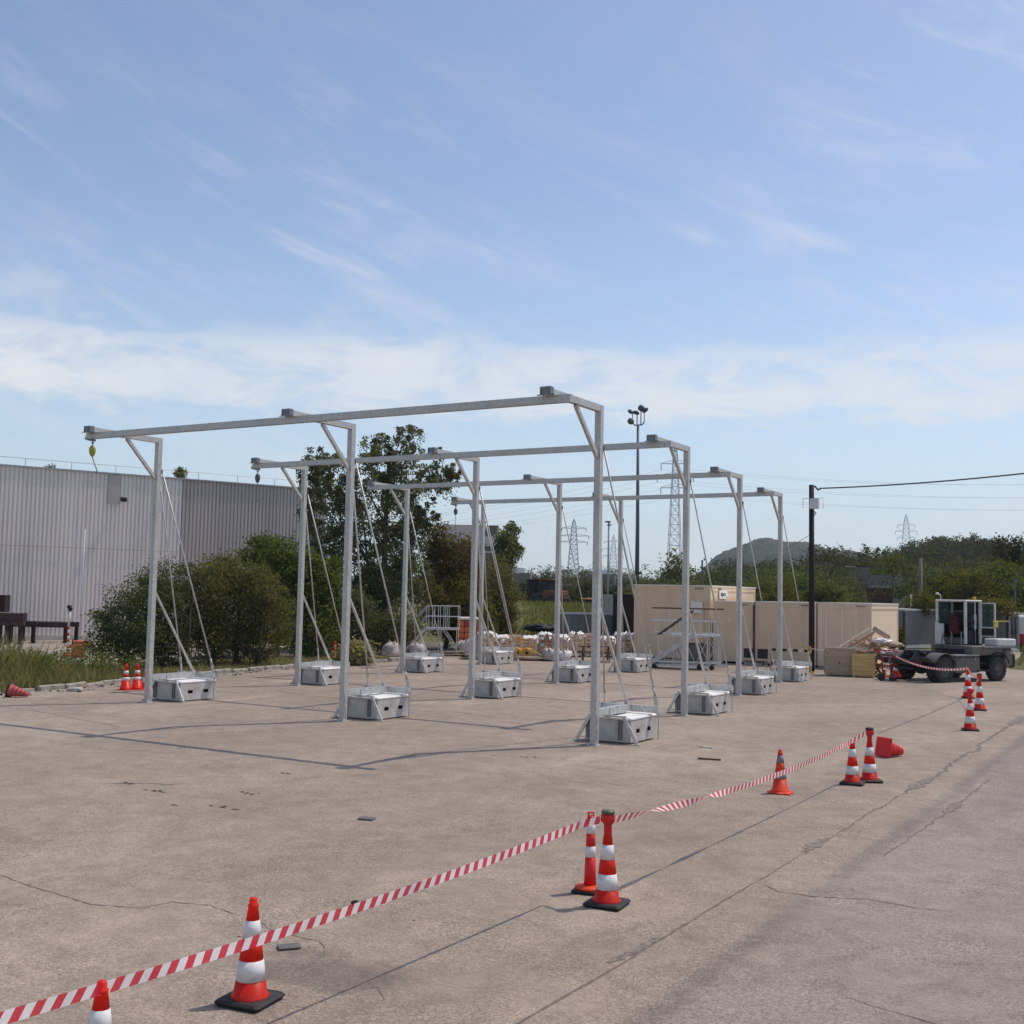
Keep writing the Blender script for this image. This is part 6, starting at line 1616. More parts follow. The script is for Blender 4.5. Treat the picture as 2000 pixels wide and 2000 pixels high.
def pylon(name, label, loc, H, wb, wt, arms, th, insul=True, rz=0.0, z=0):
    t = thing(name, label, 'pylon', (*loc, z), rz, 'power pylons')
    m = MB(); n = 18
    lv = [H * (1 - (1 - i / n) ** 1.25) for i in range(n + 1)]
    wf = lambda z_: (wb + (wt - wb) * (z_ / (H * .93))) / 2 if z_ < H * .93 else wt / 2 * max(0.05, (H - z_) / (H * .07))
    for a, b in zip(lv[:-1], lv[1:]):
        wa, wb_ = wf(a), wf(b)
        for sx, sy in ((-1, -1), (1, -1), (1, 1), (-1, 1)):
            m.bar((sx * wa, sy * wa, a), (sx * wb_, sy * wb_, b), th, th)
        for s in (-1, 1):
            m.bar((-wa, s * wa, a), (wb_, s * wb_, b), th * .6, th * .6); m.bar((wa, s * wa, a), (-wb_, s * wb_, b), th * .6, th * .6)
            m.bar((s * wa, -wa, a), (s * wb_, wb_, b), th * .6, th * .6)
            m.bar((-wb_, s * wb_, b), (wb_, s * wb_, b), th * .6, th * .6)
    m.build('lattice_tower', 'pylon_steel', t)
    tips = []
    for z_, L in arms:
        w0 = wf(z_)
        m = MB()
        for s in (-1, 1):
            for y in (-1, 1): m.bar((s * w0, y * w0, z_), (s * L, 0, z_ + .1), th * .8, th * .8)
            m.bar((s * w0, 0, z_ + H * .022), (s * L, 0, z_ + .15), th * .8, th * .8)
            for k in range(1, 4): m.bar((s * (w0 + (L - w0) * k / 4), -w0 * (1 - k / 4), z_), (s * (w0 + (L - w0) * k / 4), w0 * (1 - k / 4), z_), th * .5, th * .5)
        a_ = m.build('cross_arm', 'pylon_steel', t)
        for s in (-1, 1):
            q = MB(); q.tube([(s * L, 0, z_), (s * L, 0, z_ - H * .035)], th * .7, 6); q.build('insulator', 'mast_steel', a_)
            tips.append((s * L, z_ - H * .035))
    return t, tips


PY = (-93.152, 221.185)
Hp = 35.13
py1, tips = pylon('lattice_pylon', 'large lattice pylon standing behind the right end of the second gantry', PY, Hp, 3.5, .9, [(31.03, 3.0), (28.44, 3.8), (25.97, 3.0)], .11, rz=.25)
pylon('lattice_pylon', 'distant wide armed pylon left of the nearest right post', (-219.575, 415.556), 34.59, 6.5, 1.6, [(30.58, 5.0), (27.41, 6.2), (24.88, 5.6)], .20, rz=.4)
pylon('lattice_pylon', 'faint far pylon just left of the fourth gantry middle post', (-279.173, 575.902), 37.41, 7, 1.6, [(33.4, 5.0), (29.11, 6.2), (25.39, 5.6)], .17, rz=.5)
pylon('lattice_pylon', 'far pylon rising from the wooded hill right of the black pole', (-107.102, 508.851), 41.09, 8, 1.6, [(36.22, 3.6), (33.56, 4.4), (30.91, 3.6)], .11, rz=.3)
for i, (tx, tz) in enumerate(tips):
    a = Vector((PY[0] + tx * math.cos(.25), PY[1] + tx * math.sin(.25), tz))
    b = Vector((40 + tx, 330 + i * 4, tz + 9)); c_ = Vector((-330 + tx, 330, tz + 4))
    m = MB(); m.tube(sagline(c_, a, 7, 24), .014, 4, False); m.tube(sagline(a, b, 4.5, 24), .014, 4, False); o = m.build('power_line', 'wire'); tag(o, ('thin power line on the left tip of the %s arm of the large pylon', 'thin power line on the right tip of the %s arm of the large pylon')[i % 2] % ('top', 'middle', 'lowest')[i // 2], 'power line', 'power lines on the large pylon')

# ------------------------------------------------------------------ stone hut and grey structure among the trees
t = thing('stone_hut', 'small stone hut with brown garage door and dark roof above the cabins', 'hut', (*(-30.942, 136.538), .85), .25)
m = MB(); m.box((-.25, 2, 1.5), (4.0, 3.6, 5.2)); m.build('wall', 'wall_brown', t)
m = MB(); m.box((1.35, .12, 2.0), (1.30, .2, 6.0)); m.prism([(.72, 4.9), (2.0, 4.9), (1.4, 5.7)], .03, .22, 'Y'); m.build('stone_gable', 'stone_wall', t)
m = MB(); m.box((1.35, .0, 3.4), (.5, .06, 1.4)); m.build('window', 'black_metal', t)
m = MB(); m.prism([(-2.5, 4.15), (.75, 4.15), (.6, 5.4), (-1.6, 5.4)], -.25, 3.8, 'Y'); rf = m.build('roof', 'roof_dark', t)
for k in range(9): q = MB(); q.box((-1.95 + k * .30, -.30, 4.05), (.20, .05, .22), bev=.03); q.build('eave_tile', 'concrete', rf)
m = MB(); m.box((-.85, .17, 2.2), (2.9, .08, 3.1)); m.build('garage_door', 'wood_dark', t)
t = thing('grey_gantry_ruin', 'overgrown dark grey block structure between the trees left of the hut', 'building', (*(-35.717, 140.532), 1.4), .25)
m = MB(); m.box((.5, 1.2, 3.2), (2.6, 2.2, 5.4)); m.build('wall', 'grey_wall', t); m = MB(); m.box((-.4, -.1, 5.95), (1.3, .6, .12)); m.build('cap_slab', 'concrete', t)
m = MB(); m.box((.1, -.2, 2.2), (2.2, .3, .16)); m.box((.95, -.2, 1.4), (.35, .3, 1.8)); m.build('porch', 'concrete', t)
t = thing('block_wall', 'low grey block wall right of the stone hut behind the cabin roofs', 'wall', (*(-17.496, 88.283), 0), .2)
m = MB(); m.box((2.0, 0, 1.25), (11, .3, 2.5)); m.build('wall_body', 'stone_wall', t); m = MB(); m.box((2.0, 0, 2.55), (11.1, .4, .1)); m.build('coping', 'concrete', t)
tree('round_bush', 'round green bush on the wall beside the stone hut', 'bush', *(-16.618, 84.379), [(0, 0, 3.1, 1.1, 1.0, .75)], 1500, 1, 'leaf_bright', [((0, 0, .5), (0, 0, 3), .1)], size=.20, twigs=90, seed=61)
tree('round_bush', 'yellow flowered bush behind the truck cab', 'bush', *(-11.673, 83.185), [(0, 0, 2.9, 1.4, 1.0, .7), (-1.2, 0, 3.3, .6, .5, .5)], 1800, 1, 'leaf_yellow', [((0, 0, .5), (0, 0, 2.8), .1)], size=.20, twigs=90, seed=62)
t = thing('dark_hall', 'long low dark industrial hall far behind the green bank', 'building', (*(-88.689, 168.03), 0), .45)
m = MB(); m.box((0, 6, 2.4), (26, 12, 4.8)); m.build('wall', 'wall_brown', t); m = MB(); m.box((0, 5.8, 4.9), (26.6, 12.6, .35)); m.build('roof', 'roof_dark', t)
for k in range(8): m = MB(); m.box((-11 + k * 3.1, -.05, 2.3), (1.9, .12, 3.0)); m.build('door', 'black_metal', t)
t = thing('rail_wagon_row', 'row of pale wagons far behind the machines', 'wagons', (*(-71.494, 131.866), 0), .45)
for k in range(4): m = MB(); m.box((-9 + k * 5.6, 0, 1.7), (5.2, 2, 1.2), bev=.05); m.build('wagon_body', 'grey_panel', t); m = MB(); m.box((-9 + k * 5.6, 0, .7), (4.4, 1.6, .6)); m.build('bogie', 'black_metal', t)
for k in range(2):
    t = thing('white_van', ('tiny white van far left of the third gantry middle post', 'tiny white van far right of the third gantry')[k], 'van', (*((-132.337, 223.801), (-115.711, 232.832))[k], 7.84), .4)
    m = MB(); m.box((0, 0, .8), (3.2, 1.6, 1.2), bev=.15); m.build('van_body', 'sign_white', t)
    m = MB(); m.box((0, 0, -2.5), (6, 4, 5.2)); m.build('ramp', 'wall_brown', t)
tag(sheet('embankment', [(-181.949, 275.308), (-114.256, 309.589), (-145.416, 394.023), (-231.572, 350.392)], 7.0, 'field'), kind='structure')


# ------------------------------------------------------------------ woods and hills
def crowns(spec, seed, per, size, jitter=1.0, droop=0):
    """spec: list of (x,y,z,r,rz) -> leaf cloud, one mesh"""
    rgx = np.random.default_rng(seed)
    Vs = []; Fs = []; Ts = []; o = 0
    for (x, y, z, r, rz_) in spec:
        n = int(per * rgx.uniform(.8, 1.2))
        bl = [(0, 0, 0, r * .75, r * .75, rz_ * .8), (rgx.normal() * r * .35, rgx.normal() * r * .35, rz_ * .35, r * .55, r * .55, rz_ * .6), (rgx.normal() * r * .5, rgx.normal() * r * .4, -rz_ * .2, r * .6, r * .6, rz_ * .7)]
        V, F, ti, tw = leaf_cloud(rgx, bl, n, size, max(20, n // 26), .20, 0, .6)
        V = V + np.array([x, y, z]); V[:, 2] = np.maximum(V[:, 2], -.1)
        ti = np.clip(ti * .75 + rgx.uniform(-.1, .35), 0, 1)
        Vs.append(V); Fs.append(F + o); Ts.append(ti); o += len(V)
    return np.concatenate(Vs), np.concatenate(Fs), np.concatenate(Ts)


def wood(name, spec, matname, seed, per, size):
    V, F, T = crowns(spec, seed, per, size)
    o = bpy.data.objects.new(name, np_mesh(name, V, F, matname, T)); COL.objects.link(o); o['kind'] = 'stuff'
    mb = MB()
    for i, (x, y, z, r, rz_) in enumerate(spec):
        mb.tube([(x, y, -.2), (x, y, z)], [r * .07, r * .04], 5, False)
        mb.ico((x, y, z - rz_ * .1), (r * .30, r * .30, rz_ * .32), 1)
    b = mb.build(name + '_inner', 'hill_forest'); b.name = 'wood_understory'; b['kind'] = 'stuff'
    return o


